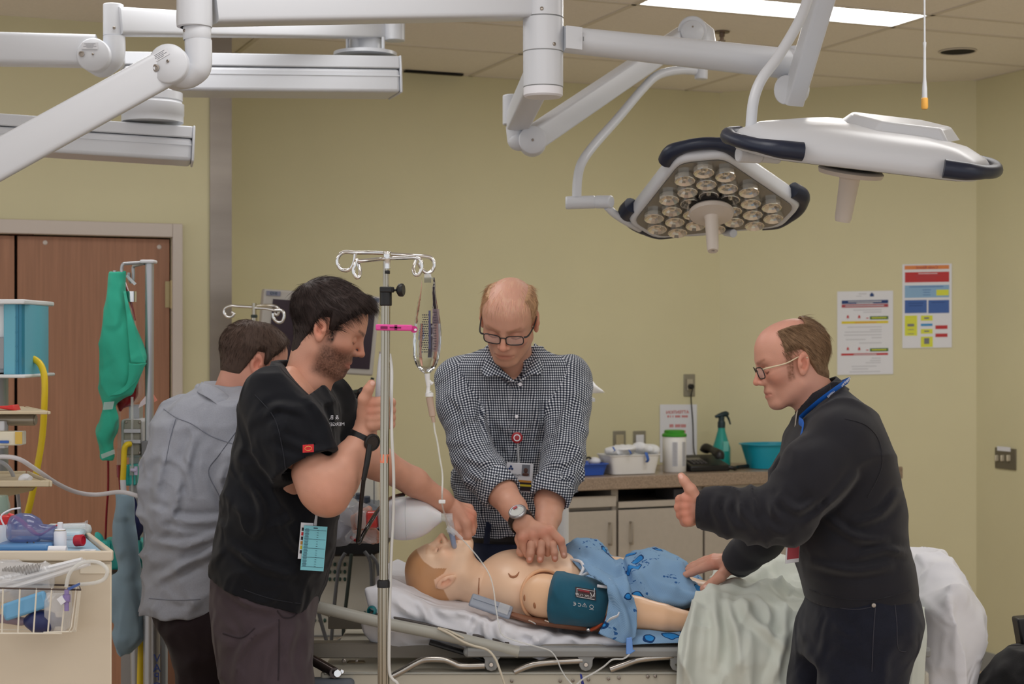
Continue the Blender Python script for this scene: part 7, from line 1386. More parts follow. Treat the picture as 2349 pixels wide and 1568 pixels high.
root = empty('iv_pole', (Z(880, 0).x, Yp, 0), 'chrome IV pole in the foreground with four curled hooks', 'iv pole'); bot_ = Vector((Z(880, 0).x, Yp, .1))
mb = MB(); fluted(mb, Z(880, 1345), bot_, K(13.8, Yp)); obj('lower_tube', mb, M_brush, root)
mb = MB(); fluted(mb, Z(885, 700), Z(880, 1345), K(10.5, Yp)); obj('inner_tube', mb, M_brush, root)
mb = MB(); mb.lathe([(K(10, Yp), 0), (K(15, Yp), 0), (K(15, Yp), .012), (K(14, Yp), .016), (K(10, Yp), .018)], Z(880, 1346), UP, 28); obj('height_collar', mb, M_black, root)
mb = MB(); fluted(mb, Z(886, 592), Z(885, 700), K(7.2, Yp)); obj('top_rod', mb, M_brush, root)
mb = MB(); mb.lathe([(K(7, Yp), -.004), (K(7.6, Yp), -.003), (K(7.6, Yp), .003), (K(7, Yp), .004)], Z(887, 624), UP, 24); obj('rubber_ring', mb, M_black, root)
mb = MB(); mb.lathe([(0, .0), (K(8.5, Yp), 0), (K(9, Yp), -.001), (K(9, Yp), -.02), (K(8.2, Yp), -.0215), (K(8, Yp), -.04)], Z(888, 576), UP, 28); obj('hook_hub', mb, M_chrome, root)
mb = MB(); mb.box(Z(886, 664), (K(28, Yp), .034, K(13, Yp))); mb.box(Z(897, 664), (K(14, Yp), .016, K(13, Yp))); mb.cyl(Z(885, 668), Z(885, 701), K(14, Yp), n=24); cl_ = obj('clamp', mb, M_black, root, bevel=.002)
mb = MB(); mb.cyl(Z(904, 665), Z(912, 665), .003, n=10); mb.lathe([(.008, 0), (.014, .004), (.0155, .007), (.0155, .013), (.013, .016), (0, .016)], Z(911, 665), (1, -.25, 0), 12); obj('knob', mb, M_black, cl_)
hk = [[(882, 580, .0), (850, 579, .03), (815, 579, .05), (790, 578, .06), (778, 586, .06), (773.5, 600, .06), (780, 615, .06), (794, 620, .055), (807, 613, .05), (813, 598, .045), (815, 582, .042)],
      [(882, 593, 0), (850, 596, -.04), (826, 598, -.06), (818, 597, -.065), (813, 610, -.067), (811, 622, -.066), (816.5, 635, -.065), (824, 634, -.06), (826, 621, -.055), (822, 604, -.052), (818, 597, -.05)],
      [(892, 592, 0), (925, 591.5, -.03), (954, 590.6, -.05), (965, 597, -.055), (968, 611, -.056), (962, 627, -.056), (954, 630, -.054), (948.5, 621, -.05), (950.5, 610, -.046), (955, 595, -.044)],
      [(892, 582, 0), (930, 585, .03), (980, 588, .05), (992.6, 596, .055), (996.4, 608, .055), (990.7, 621, .055), (981, 626, .052), (969.6, 619, .05), (960, 602, .047)]]
for h_ in hk: mb = MB(); mb.tube([Z(*q) for q in h_], .0044, 12, 5); obj('hook', mb, M_chrome, root)
mb = MB(); mb.lathe([(.02, .14), (.03, .10), (.05, .09)], (bot_.x, Yp, 0), UP, 20)
for k in range(5):
    a = R(72*k+20); e = Vector((math.cos(a)*.28, math.sin(a)*.28, 0)); mb.tube([Vector((bot_.x, Yp, .1)), Vector((bot_.x, Yp, .085))+e], [.018, .012], 10); mb.lathe([(0, -.012), (.035, -.012), (.035, .012), (0, .012)], Vector((bot_.x, Yp, .037))+e, e.cross(UP), 16)
obj('wheel_base', mb, M_rail, root)
# pink clip, orange tape
mb = MB(); c = Z(905, 752, -.02); d = Vector((1, 0, -.02)).normalized(); u = Vector((.02, 0, 1)).normalized()
def plate_holes(x0, x1, y0, y1, dep, name, m, parent, lab=None):
    mb = MB(); mb.box((Z(x0, (y0+y1)/2, dep)+Z(x1, (y0+y1)/2, dep))/2, (K(x1-x0, Yp), .012, K(y1-y0, Yp)), (d, YY, u)); return obj(name, mb, m, parent, bevel=.003, label=lab)
M_pink = mat('pink_plastic', (226, 74, 160), .4); pk = plate_holes(862, 946, 744, 758, -.022, 'pink_clamp', M_pink, None); tag(pk, 'bright pink plastic line clamp clipped across the chrome pole', 'clamp')
mb = MB(); mb.lathe([(0, 0), (K(8, Yp), 0), (K(8, Yp), .006), (0, .006)], Z(950, 755, -.016), (0, -1, 0), 20); obj('hinge_end', mb, mat('pink_dark', (196, 44, 128), .4), pk)
for x0, x1, h_ in ((873, 889, 3), (894, 920, 1.5)):
    mb = MB(); mb.box(Z((x0+x1)/2, 751, -.0285), (K(x1-x0, Yp), .001, K(h_*2, Yp)), (d, YY, u)); obj('slot', mb, mat('pink_slot', (120, 24, 80), .6), pk)
mb = MB(); mb.box(Z(908, 751, -.0285), (K(6, Yp), .001, K(11, Yp))); obj('slot', mb, mat('pink_slot'), pk); mb = MB(); mb.lathe([(.003, 0), (.003, .001), (0, .001)], Z(953, 756, -.0225), (0, -1, 0), 12); obj('pin_hole', mb, M_paper, pk)
mb = MB(); p1 = Z(882.5, 1041); p2 = Z(882, 1061); mb.tube([p1, p2], K(10.5, Yp), 24, caps=False); tp = obj('orange_tape', mb, mat('orange_tape', (240, 136, 104), .55), sharp=None); tp.data.shade_smooth(); tag(tp, 'band of orange tape wrapped round the chrome pole', 'tape')
# oxygen hose beside the pole
mb = MB(); mb.tube([Z(894, 812, .1), Z(899, 850, .08), Z(898, 920, .02), Z(899, 1000, -.01), Z(903, 1090, -.01), Z(902, 1180, 0), Z(898, 1260, 0), Z(895, 1340, 0), Z(893, 1450, -.01), Z(893, 1535, -.01), Z(900, 1556, -.01), Z(912, 1568, -.01), Z(916, 1600, 0)], K(3.6, Yp), 10, 5); tag(obj('oxygen_hose', mb, mat('white_hose', (206, 206, 204), .35)), 'pale hose running down beside the chrome pole', 'hose')
# ------------------------------------------------------------------ IV bag
Yg = Yp+.045; g = lambda x, y, d=0: W(x, y, Yg+d)
root = empty('iv_bag', g(980, 640), 'clear IV fluid bag hanging from the right hook', 'iv bag')
prof = [(636, 966, 997, .003), (650, 967, 999, .005), (668, 964, 999, .008), (700, 957, 1003, .014), (735, 951, 1011, .020), (780, 947, 1013, .022), (820, 948, 1008, .021), (840, 955, 1001, .017), (852, 966, 990, .011), (858, 976, 984, .005)]
def oval(y, x0, x1, b, n=32): c = g((x0+x1)/2, y); a = K((x1-x0)/2, Yg); return [c+XX*a*math.cos(2*math.pi*i/n)+YY*b*math.sin(2*math.pi*i/n) for i in range(n+1)]
def lofted(pr, n=32):
    A = np.array(pr, float); t = np.linspace(0, 1, len(A)); tt = np.linspace(0, 1, 40); P_ = np.stack([np.interp(tt, t, A[:, i]) for i in range(4)], 1)
    for _ in range(2): P_[1:-1] = (P_[:-2]+2*P_[1:-1]+P_[2:])/4
    mb = MB(); mb.grid([oval(*r, n) for r in P_]); return mb
o = obj('bag', lofted(prof), M_clearw, root, sharp=None); o.data.shade_smooth()
o2 = obj('fluid', lofted([(742, 953, 1009, .017), (780, 949.5, 1010.5, .0195), (820, 950.5, 1005.5, .0185), (840, 957, 999, .0145), (852, 968, 988, .009)]), mat('saline', (246, 248, 250), .02, trans=1, ior=1.28), root, sharp=None); o2.data.shade_smooth()
def bagp(x, y, off=-.0012):
    A = np.array(prof); x0, x1, b = (np.interp(y, A[:, 0], A[:, i]) for i in (1, 2, 3)); u = np.clip((x-(x0+x1)/2)/((x1-x0)/2), -.97, .97); return g(x, y, float(-b*math.sqrt(1-u*u)+off))
def bag_patch(x0, y0, x1, y1, m, name, n=4): mb = MB(); mb.grid([[bagp(x0+(x1-x0)*i/n, y0+(y1-y0)*j/n) for j in range(n+1)] for i in range(n+1)]); return obj(name, mb, m, o, sharp=None)
Mi = mat('bag_ink', (44, 42, 58), .7); Mb = mat('bag_ink_blue', (66, 70, 104), .6)
bag_patch(983, 712, 988, 800, Mb, 'blue_stripe'); mb = MB()
for i in range(17):
    y = 722+5.3*i; x = 968.0+(i % 3); k = 0
    while x < 982: w_ = 2.2+((i*3+k*5) % 3); a = bagp(x, y, -.0016); b = bagp(min(x+w_, 983), y, -.0016); mb.box((a+b)/2, ((b-a).length, .0004, K(2.2, Yg)), ((b-a).normalized(), YY, UP)); x += w_+1.2; k += 1
obj('bag_print', mb, Mi, o); bag_patch(991, 708, 1008, 806, mat('bag_scale', (120, 104, 116), .5, alpha=.55), 'scale_panel'); mb = MB()
for i in range(15): a = bagp(996 if i % 2 else 993, 716+6*i, -.002); b = bagp(1001, 716+6*i, -.002); mb.box((a+b)/2, ((b-a).length, .0004, .0012), ((b-a).normalized(), YY, UP))
obj('scale_marks', mb, Mi, o)
mb = MB(); mb.box(g(981, 638), (K(16, Yg), .003, K(20, Yg))); mb.tube([g(975, 640), g(981, 627, .004), g(992, 640)], .002, 6, 3); obj('hanger_tab', mb, M_clear, root)
mb = MB(); mb.tube([g(980, 856), g(981, 872), g(983, 886)], [.007, .0055, .005], 12); mb.tube([g(981, 870), g(988, 877), g(993, 880)], .004, 8); mb.tube([g(983, 884), g(982, 896), g(984, 900)], [.004, .005, .0085], 12); mb.lathe([(.0095, 0), (.0095, .008), (.006, .01)], g(985, 909), UP, 16); obj('spike_port', mb, mat('port_white', (228, 230, 232), .35), root)
a, b = g(985, 910), g(995, 968); mb = MB(); mb.tube([a, a.lerp(b, .75), a.lerp(b, .78), b], [.0085, .0078, .005, .0045], 16); obj('drip_chamber', mb, mat('drip_tinted', (196, 168, 152), .1, alpha=.62, spec=.9), root)
mb = MB(); mb.tube([b, g(998, 990), g(1003, 1012), g(1009, 1050), g(1015, 1090), g(1014, 1140), W(1016, 1165, 4.0), W(1024, 1190, 4.25), W(1033, 1212, 4.44), W(1040, 1220, 4.45)], .0022, 8, 6); obj('tubing', mb, M_tubing, root)
mb = MB(); mb.box(g(1014, 1150), (.016, .008, .009)); obj('roller_clamp', mb, mat('port_white'), root, bevel=.002)
# ------------------------------------------------------------------ resuscitator bag and airway
Yv = 4.46; q = lambda x, y, d=0: W(x, y, Yv+d)
root = empty('resuscitator', q(950, 1187), 'white silicone resuscitator bag held over the manikin face', 'resuscitator')
mb = MB(); c0 = q(868, 1190); ax = (q(1010, 1186)-c0).normalized(); L_ = (q(1010, 1186)-c0).length; rr = [(0, .022), (.04, .036), (.14, .050), (.30, .0585), (.46, .060), (.62, .056), (.78, .044), (.9, .028), (1.0, .015), (1.02, .012)]
cr_ = crom([(r, t*L_, 0) for t, r in rr], 5); mb.lathe([(p.x, p.y) for p in cr_], c0, ax, 40); o = obj('squeeze_bag', mb, mat('silicone', (224, 226, 232), .35, trans=.0, sss=.25), root, sharp=None); o.data.shade_smooth()
mb = MB(); mb.lathe([(.0603, -.001), (.061, 0), (.0603, .001)], c0+ax*L_*.46, ax, 40); obj('mould_line', mb, MATS['silicone'], o)
mb = MB(); mb.lathe([(.012, 0), (.013, .014), (.011, .016), (.011, .034)], q(1010, 1186), ax, 20); mb.tube([q(1026, 1186), q(1032, 1200, .0), q(1036, 1222)], .011, 14, 4); obj('patient_valve', mb, M_clear, root)
mb = MB(); mb.lathe([(.018, .0), (.024, .006), (.024, .03), (.016, .036)], q(868, 1190)-ax*.034, ax, 24); obj('intake_valve', mb, mat('red_clear', (226, 70, 66), .2, alpha=.85), root)
mb = MB(); mb.lathe([(.022, .0), (.026, .005), (.026, .026), (.022, .03)], q(868, 1190)-ax*.062, ax, 24); obj('intake_collar', mb, M_clear, root)
v = Vol(q(770, 1250).xyz-Vector((0, .12, .0)), q(865, 1140).xyz+Vector((0, .12, 0)), .004); v.put(el(q(805, 1178, .06), (.05, .05, .03)), .02); v.put(el(q(790, 1165, .08), (.03, .04, .025)), .02); v.put(el(q(830, 1232, .04), (.045, .04, .016)), .02); v.put(el(q(815, 1238, .05), (.02, .03, .02)), .02); v.disp(lambda P: -.012*fold(P, 24, (1, 1, 1), 91)); X, Q = v.mesh(); o = vobj('reservoir_bag', [(X, Q, None)], mat('reservoir_film', (236, 240, 244), .08, alpha=.28, spec=1.0), root)
mb = MB(); mb.tube([q(806, 1232, .02), q(815, 1238, .0), q(826, 1236, .0)], .005, 8, 3); obj('red_seal', mb, mat('red_plastic'), root)
# airway: blue blade and connector at the mouth
mb = MB(); mb.tube([q(1034, 1212), q(1038, 1232), q(1042, 1252), W(1046, 1262, 4.5)], [.009, .008, .007, .006], 12, 4); ar = obj('airway_tube', mb, mat('clear_blue', (150, 176, 214), .1, alpha=.6, spec=.9)); tag(ar, 'clear bluish airway tube standing in the manikin mouth', 'tube')
mb = MB(); mb.cyl(q(1026, 1208, -.03), q(1046, 1224, -.03), .008, n=14); mb.cyl(q(1046, 1222, -.03), q(1060, 1236, -.03), .005, n=12); mb.cyl(q(1030, 1206, -.03), q(1030, 1220, -.03), .006, n=12); ln = obj('line_connector', mb, M_clear, None); tag(ln, 'clear Y connector on the line at the manikin mouth', 'connector')
mb = MB(); mb.tube([q(1058, 1234, -.03), q(1075, 1252, -.05), q(1100, 1282, -.08), W(1122, 1316, 4.34), W(1132, 1350, 4.29), W(1137, 1390, 4.26), W(1144, 1430, 4.24), W(1152, 1455, 4.235), W(1180, 1468, 4.235), W(1230, 1482, 4.23), W(1262, 1492, 4.225), W(1278, 1512, 4.22), W(1286, 1532, 4.215), W(1300, 1555, 4.21), W(1318, 1575, 4.2)], .0019, 8, 6); tag(obj('infusion_line', mb, M_tubing), 'clear infusion line falling across the manikin chest and sheet', 'tube')
mb = MB(); mb.tube([W(1004, 1440, 4.23), W(1030, 1452, 4.225), W(1060, 1470, 4.22), W(1085, 1480, 4.215), W(1118, 1490, 4.21), W(1136, 1510, 4.205), W(1146, 1535, 4.2), W(1160, 1575, 4.2)], .0032, 8, 6); tag(obj('monitor_lead', mb, mat('beige_lead', (208, 200, 182), .45)), 'beige lead draped over the raised head rail of the bed', 'cable')
for k in range(3):
    mb = MB(); mb.tube([W(1008+6*k, 1440+3*k, 4.24), W(1030+5*k, 1446+3*k, 4.232), W(1052+5*k, 1458+2*k, 4.236), W(1058+4*k, 1464+k, 4.25)], .0026, 7, 5); tag(obj('coiled_lead', mb, mat('beige_lead')), ['outermost loop of beige lead lying at the sheet edge', 'middle loop of beige lead lying at the sheet edge', 'innermost loop of beige lead lying at the sheet edge'][k], 'cable')
# blue clamps on the line
mb = MB(); a = W(1444, 1462, 4.215); b = W(1446, 1498, 4.21); mb.prism([W(1437, 1463, 4.21), W(1450, 1461, 4.21), W(1452, 1490, 4.205), W(1458, 1492, 4.205), W(1444, 1501, 4.205), W(1436, 1500, 4.205)], (0, .008, 0)); tag(obj('blue_clamp', mb, mat('sky_plastic', (104, 150, 220), .35), bevel=.002), 'sky blue line clamp hanging from the gown hem', 'clamp')
mb = MB(); mb.prism([W(1330, 1545, 4.205), W(1335, 1547, 4.205), W(1341, 1572, 4.205), W(1334, 1572, 4.205)], (0, .008, 0)); tag(obj('navy_clamp', mb, mat('navy_plastic', (40, 52, 140), .35), bevel=.0015), 'navy line clamp low in front of the bed cover', 'clamp')
mb = MB(); mb.tube([W(1444, 1500, 4.205), W(1430, 1510, 4.2), W(1405, 1512, 4.2), W(1385, 1528, 4.2), W(1360, 1544, 4.2), W(1338, 1556, 4.2), W(1320, 1572, 4.2)], .0024, 7, 6); tag(obj('drain_line', mb, M_tubing), 'thin clear line joining the sky blue and navy clamps', 'tube')
# ------------------------------------------------------------------ laryngoscope handle and cable
Yl_ = 3.955; root = empty('video_laryngoscope', W(880, 905, Yl_), 'white tapered video laryngoscope handle behind the chrome pole', 'laryngoscope')
mb = MB(); mb.tube([W(881, 812, Yl_), W(881, 816, Yl_), W(880, 870, Yl_), W(879, 930, Yl_), W(878, 960, Yl_)], [K(10, Yl_), K(12, Yl_), K(17, Yl_), K(20, Yl_), K(20, Yl_)], 24, 3); obj('handle', mb, M_white, root); mb = MB(); mb.cyl(W(873, 806, Yl_), W(873, 814, Yl_), .004, n=10); obj('connector_pin', mb, M_steel, root)
mb = MB(); mb.tube([W(831, 908, 4.0), W(834, 900, 3.99), W(838, 895, 3.99)], [.014, .016, .012], 12, 3); obj('black_button', mb, M_black, root)
mb = MB(); mb.tube([W(848, 1020, 3.86), W(842, 1060, 3.85), W(834, 1100, 3.85)], [.0075, .0072, .006], 12, 4); cb = obj('laryngoscope_cable', mb, M_black); tag(cb, 'glossy black cable looping from the wrist down behind the pole', 'cable'); mb = MB(); mb.tube([W(834, 1100, 3.85), W(828, 1160, 3.86), W(824, 1215, 3.88), W(821, 1240, 3.9), W(824, 1244, 3.9), W(830, 1232, 3.91), W(846, 1204, 3.95), W(866, 1172, 4.05), W(885, 1150, 4.2), W(905, 1138, 4.36), W(926, 1134, 4.42)], .0052, 12, 6); obj('cord', mb, mat('gloss_black', (18, 16, 18), .15), cb)
# ------------------------------------------------------------------ equipment cart behind the bed
Ye = 5.45; e = lambda x, y, d=0: W(x, y, Ye+d)
root = empty('equipment_cart', (e(795, 0).x, Ye+.2, 0), 'white equipment cart with vent holes behind the bed head', 'cart'); M_cart = mat('cart_white', (214, 212, 202), .4)
x0, x1 = e(690, 0).x, e(872, 0).x; zt_ = e(0, 1212).z; mb = MB(); mb.box(((x0+x1)/2, Ye+.2, zt_/2+.04), (x1-x0, .4, zt_-.08)); obj('body', mb, M_cart, root, bevel=.01)
for x in (858,):
    mb = MB(); mb.box(e(x, 1400, -.004), (.004, .006, 1.0)); obj('panel_gap', mb, M_seam, root)
mb = MB(); mb.box(e(790, 1458, -.004), (x1-x0-.01, .006, .004)); obj('panel_gap', mb, M_seam, root); hp_ = MB()
for yb, xs_ in ((1294, range(0, 7)), (1311, range(0, 7)), (1328, range(0, 7)), (1405, range(0, 12)), (1422, range(0, 12)), (1470, range(6, 13))):
    for i in xs_: q0 = e(722+11.5*i if yb > 1350 else 722+11.5*i, yb, -.003); hp_.ell(q0, (.0052, .003, .007), None, 8, 6)
o = obj('vent_holes', hp_, mat('vent_dark', (62, 92, 84), .6), root); o['kind'] = 'stuff'
mb = MB(); mb.box(e(832, 1110, .15), (K(75, Ye), .1, K(150, Ye))); obj('rear_column', mb, M_cart, root, bevel=.006)
mb = MB(); mb.prism([e(762, 1215, -.1), e(762, 1150, .12), e(800, 1133, .12), e(872, 1165, -.1), e(872, 1215, -.1)], (0, .2, 0)); kb_ = obj('control_deck', mb, mat('slate_plastic', (92, 98, 108), .45), root, bevel=.006)
for x, y in ((806, 1136), (823, 1143), (842, 1150)): mb = MB(); mb.lathe([(.012, 0), (.011, .018), (0, .019)], e(x, y, .0), (0, -.2, 1), 14); obj('knob', mb, mat('slate_dark', (58, 66, 80), .4), kb_)
mb = MB(); mb.prism([e(700, 1240, -.14), e(880, 1222, -.14), e(884, 1262, -.14), e(850, 1276, -.14), e(760, 1276, -.14), e(700, 1268, -.14)], (0, .25, 0)); obj('keyboard_shelf', mb, M_black, root, bevel=.008)
for x in (745, 850):
    for d_ in (.06, .34): mb = MB(); mb.lathe([(0, -.012), (.04, -.012), (.04, .012), (0, .012)], (e(x, 0).x, Ye+d_, .04), XX, 16); obj('castor', mb, M_black, root)
for i, pts in enumerate(([(792, 1268), (780, 1290), (772, 1340), (764, 1420), (758, 1500)], [(806, 1270), (800, 1330), (792, 1400), (788, 1450), (792, 1490)], [(836, 1264), (850, 1290), (853, 1360), (852, 1440), (846, 1490)], [(850, 1272), (866, 1296), (872, 1360), (874, 1400), (874, 1420)], [(722, 1366), (735, 1420), (752, 1480), (756, 1500)])):
    mb = MB(); mb.tube([e(x, y, -.16-.01*i) for x, y in pts], K(4.2, Ye), 10, 5); obj('cable', mb, mat('cable_grey', (92, 94, 98), .5) if i != 1 else mat('cable_green', (44, 54, 50), .5), root)
# ------------------------------------------------------------------ wall monitor
Yw = 6.3; m_ = lambda x, y, d=0: W(x, y, Yw+d)
root = empty('display_monitor', m_(740, 900, .1), 'grey framed monitor with a dark screen behind two heads', 'monitor')
cs = [m_(606, 662, -.05), m_(874, 680, .1), m_(856, 862, .1), m_(590, 846, -.05)]; n_ = (cs[1]-cs[0]).cross(cs[3]-cs[0]).normalized(); n_ = n_ if n_.y < 0 else -n_
mb = MB(); mb.prism(cs, -n_*.06); obj('casing', mb, mat('bezel_grey', (176, 172, 166), .4), root, bevel=.008, seg=3)
def bl(u, v_): a = cs[0].lerp(cs[1], u); b = cs[3].lerp(cs[2], u); return a.lerp(b, v_)
sc4 = [bl(.08, .12), bl(.96, .12), bl(.96, .92), bl(.08, .92)]; mb = MB(); mb.prism([p+n_*.001 for p in sc4], n_*.0015); obj('screen', mb, mat('screen_dark', (46, 32, 42), .22, spec=.5), root)
for u0, s_ in ((.05, 'OHI'), (.90, 'WORK')):
    q_ = bl(u0+.03, .05)+n_*.003; mb = MB(); xd = (cs[1]-cs[0]).normalized(); yd = (cs[0]-cs[3]).normalized(); mb.box(q_, (.055, .018, .001), (xd, yd, n_)); lb_ = obj('label_strip', mb, mat('strip_grey', (120, 122, 140), .5), root); text('strip_lettering', s_, q_+n_*.001, .016, xd, yd, mat('print_ink'), lb_, mirror=s_ != 'OHI')
mb = MB(); mb.tube([m_(735, 850, .16), m_(735, 960, .2), m_(735, 1100, .2)], .03, 14); mb.cyl(m_(735, 1100, .2), Vector((m_(735, 0, .2).x, Yw+.2, .03)), .03, n=16); mb.lathe([(0, 0), (.22, 0), (.22, .02), (.04, .03)], (m_(735, 0, .2).x, Yw+.2, 0), UP, 28); obj('stand', mb, M_grey, root)
mb = MB(); mb.tube([m_(855, 866, .12), m_(848, 882, .12), m_(828, 894, .1), m_(806, 900, .1), m_(790, 912, .1)], .007, 8, 5); obj('video_cable', mb, mat('cable_green'), root)
mb = MB(); mb.cyl(m_(735, 905, .12), m_(812, 908, .0), .013, n=14); obj('arm_tube', mb, M_white, root); mb = MB(); mb.cyl(m_(810, 907.5, .0), m_(836, 909, -.03), .016, n=14); obj('arm_grip', mb, M_black, root)
mb = MB(); mb.prism([m_(770, 920, -.05), m_(800, 922, -.05), m_(806, 935, -.05), m_(836, 937, -.05), m_(838, 985, -.05), m_(770, 985, -.05)], (0, .08, 0)); obj('mount_box', mb, mat('slate_plastic'), root, bevel=.006)
# ------------------------------------------------------------------ second IV pole behind
Y2 = 5.9; s2 = lambda x, y, d=0: W(x, y, Y2+d); root = empty('iv_pole', (s2(583, 0).x, Y2, 0), 'distant IV pole with curled chrome hooks behind the grey shirt', 'iv pole')
mb = MB(); mb.tube([s2(583, 695), s2(583, 735)], K(5, Y2), 16); mb.tube([s2(583, 728), Vector((s2(583, 0).x, Y2, .05))], K(7, Y2), 16); obj('pole', mb, M_brush, root); mb = MB(); mb.lathe([(K(7, Y2), -.006), (K(8, Y2), 0), (K(7, Y2), .006)], s2(583, 725), UP, 16); obj('lock_ring', mb, mat('cable_green'), root)
mb = MB(); mb.lathe([(0, 0), (.25, 0), (.25, .03), (.03, .06)], (s2(583, 0).x, Y2, 0), UP, 24); obj('base', mb, M_rail, root)
for h_ in ([(583, 704, 0), (545, 702, .03), (530, 701, .04), (517, 707, .05), (514, 716, .05), (520, 726, .05), (530, 727, .05), (537, 720, .05), (531, 716, .05)], [(583, 706, 0), (610, 707, -.03), (630, 711, -.05), (646, 712, -.05), (652, 722, -.05), (648, 736, -.05), (638, 739, -.05), (628, 730, -.05), (626, 718, -.05)], [(583, 702, 0), (610, 700, .04), (630, 702, .06), (640, 710, .06), (636, 722, .06), (629, 718, .06)]):
    mb = MB(); mb.tube([s2(*q_) for q_ in h_], .0055, 10, 5); obj('hook', mb, M_chrome, root)
# ------------------------------------------------------------------ left side: stand with green drape, blood bag, pump
Ya = 4.95; a_ = lambda x, y, d=0: W(x, y, Ya+d); M_alu = mat('aluminium', (176, 178, 182), .35, .7)
root = empty('drip_stand', (a_(344, 0).x, Ya, 0), 'grey square drip stand with bent hooks by the wooden door', 'iv pole')
mb = MB(); mb.tube([a_(343, 600), Vector((a_(341, 0).x, Ya, .03))], K(10, Ya), 20); obj('pole', mb, M_alu, root); mb = MB(); mb.box(a_(341, 600), (K(33, Ya), .05, K(8, Ya))); obj('top_cap', mb, mat('cap_white'), root, bevel=.004)
mb = MB(); mb.box(a_(340, 1085), (K(24, Ya), .045, K(150, Ya))); obj('sleeve', mb, M_grey, root, bevel=.004)
mb = MB(); mb.lathe([(0, 0), (.26, 0), (.26, .03), (.03, .07)], (a_(341, 0).x, Ya, 0), UP, 24); obj('base', mb, M_grey, root)
for h_ in ([(326, 602, 0), (292, 604, -.02), (282, 606, -.03), (279, 618, -.03), (279, 632, -.03), (272, 638, -.03), (264, 632, -.03), (263, 620, -.03)], [(330, 604, 0), (312, 608, .03), (306, 612, .04), (306, 630, .04), (305, 643, .04), (300, 646, .04), (296, 636, .04), (296, 625, .04)]):
    mb = MB(); mb.tube([a_(*q) for q in h_], .0055, 10, 5); obj('hook', mb, M_alu, root)
# green drape
f = Fig(4.93); M_green = cloth('surgical_green', (62, 186, 158), (900, .25), (12, .05))
gs = [(626, 262, 276, .014), (645, 255, 280, .024), (680, 248, 288, .035), (740, 238, 305, .045), (790, 230, 322, .05), (822, 226, 334, .05), (850, 224, 330, .05), (880, 224, 318, .045), (908, 227, 300, .04), (920, 232, 268, .03), (935, 235, 264, .026), (950, 228, 272, .032), (985, 222, 272, .036), (1010, 222, 258, .028), (1030, 230, 255, .02), (1056, 234, 252, .012)]
lo, hi, fn = loft(f.st(gs), 2.2); v = Vol(lo-.03, hi+.03, .0045); v.put((lo, hi, fn), .01); v.disp(lambda P: -(.009*fold(P+np.stack([P[:, 2]*.5, 0*P[:, 0], 0*P[:, 0]], 1), 9, (1.2, 1, .45), 101)+.005*fold(P, 18, (1, 1, .5), 103))+.006); X, Q = v.mesh(); o = vobj('green_drape', [(smooth_mesh(X, Q, 1), Q, None)], M_green); tag(o, 'teal green surgical drape hanging knotted from the drip stand hook', 'drape')
P = f.P; shell('hem', [[(284, 668, -.03), (290, 720, -.05), (296, 790, -.062), (300, 832, -.066)], [(289, 668, -.024), (305, 740, -.05), (322, 800, -.05), (335, 832, -.046)]], M_green, o, .003, 6, P); shell('corner', [[(296, 832, -.06), (316, 834, -.06), (335, 832, -.04)], [(290, 880, -.05), (306, 868, -.05), (326, 846, -.04)], [(252, 908, -.045), (280, 902, -.05), (312, 874, -.04)]], M_green, o, .003, 6, P)
mb = MB(); mb.prism([P(231, 1042, -.03), P(262, 1030, -.03), P(264, 1040, -.03), P(234, 1052, -.03)], (0, .002, 0)); obj('clear_tape', mb, M_clear, o)
mb = MB(); mb.prism([P(238, 922, -.04), P(262, 920, -.04), P(258, 938, -.04), P(236, 940, -.04)], (0, .002, 0)); obj('clear_tape', mb, M_clear, o)
# blood bag, drip chamber, red lines
Yb2 = 4.97; b_ = lambda x, y, d=0: W(x, y, Yb2+d); root = empty('blood_bag', b_(290, 900), 'dark red blood bag hanging half behind the green drape', 'blood bag'); M_blood = mat('blood_red', (140, 24, 34), .2, coat=.4)
v = Vol(b_(250, 960, -.06), b_(330, 720, .06), .004); v.put(el(b_(292, 880), (.042, .022, .05)), .01); v.put(el(b_(284, 908), (.03, .02, .036)), .03); v.put(rc(b_(276, 930), b_(276, 940), .01, .006), .01); X, Q = v.mesh(); vobj('bag', [(smooth_mesh(X, Q), Q, None)], M_blood, root)
mb = MB(); mb.tube([b_(296, 690), b_(304, 740), b_(318, 860), b_(320, 905), b_(305, 925)], [.004, .02, .026, .024, .006], 16, 4, flat=.5); obj('sleeve', mb, mat('blood_film', (226, 196, 180), .1, alpha=.3, spec=.9), root)
mb = MB(); mb.tube([b_(283, 640), b_(293, 668), b_(303, 705), b_(309, 735)], .004, 8, 4); obj('upper_line', mb, M_blood, root)
mb = MB(); mb.cyl(b_(300, 668), b_(300, 692), .018, n=18); obj('metal_clip', mb, M_chrome, root); mb = MB(); mb.prism([b_(286, 632, -.02), b_(292, 630, -.02), b_(313, 650, -.02), b_(308, 654, -.02)], (0, .003, 0)); obj('paper_tie', mb, M_paper, root)
mb = MB(); mb.cyl(b_(272, 940), b_(274, 1030), .006, n=10); mb.cyl(b_(274, 1028), b_(274, 1066), .0085, n=14); obj('drip_chamber', mb, mat('blood_film'), root); mb = MB(); mb.cyl(b_(274, 1066), b_(274, 1094), .0095, n=14, r2=.008); mb.tube([b_(274, 1094), b_(276, 1120), b_(280, 1140)], .004, 8); obj('chamber_blood', mb, M_blood, root)
mb = MB(); mb.tube([b_(248, 1050, .02), b_(248, 1120, .02), b_(244, 1180, .02), b_(241, 1270, .02)], .0035, 8, 4); tag(obj('red_line', mb, M_blood), 'thin red blood line falling in front of the door', 'tube')
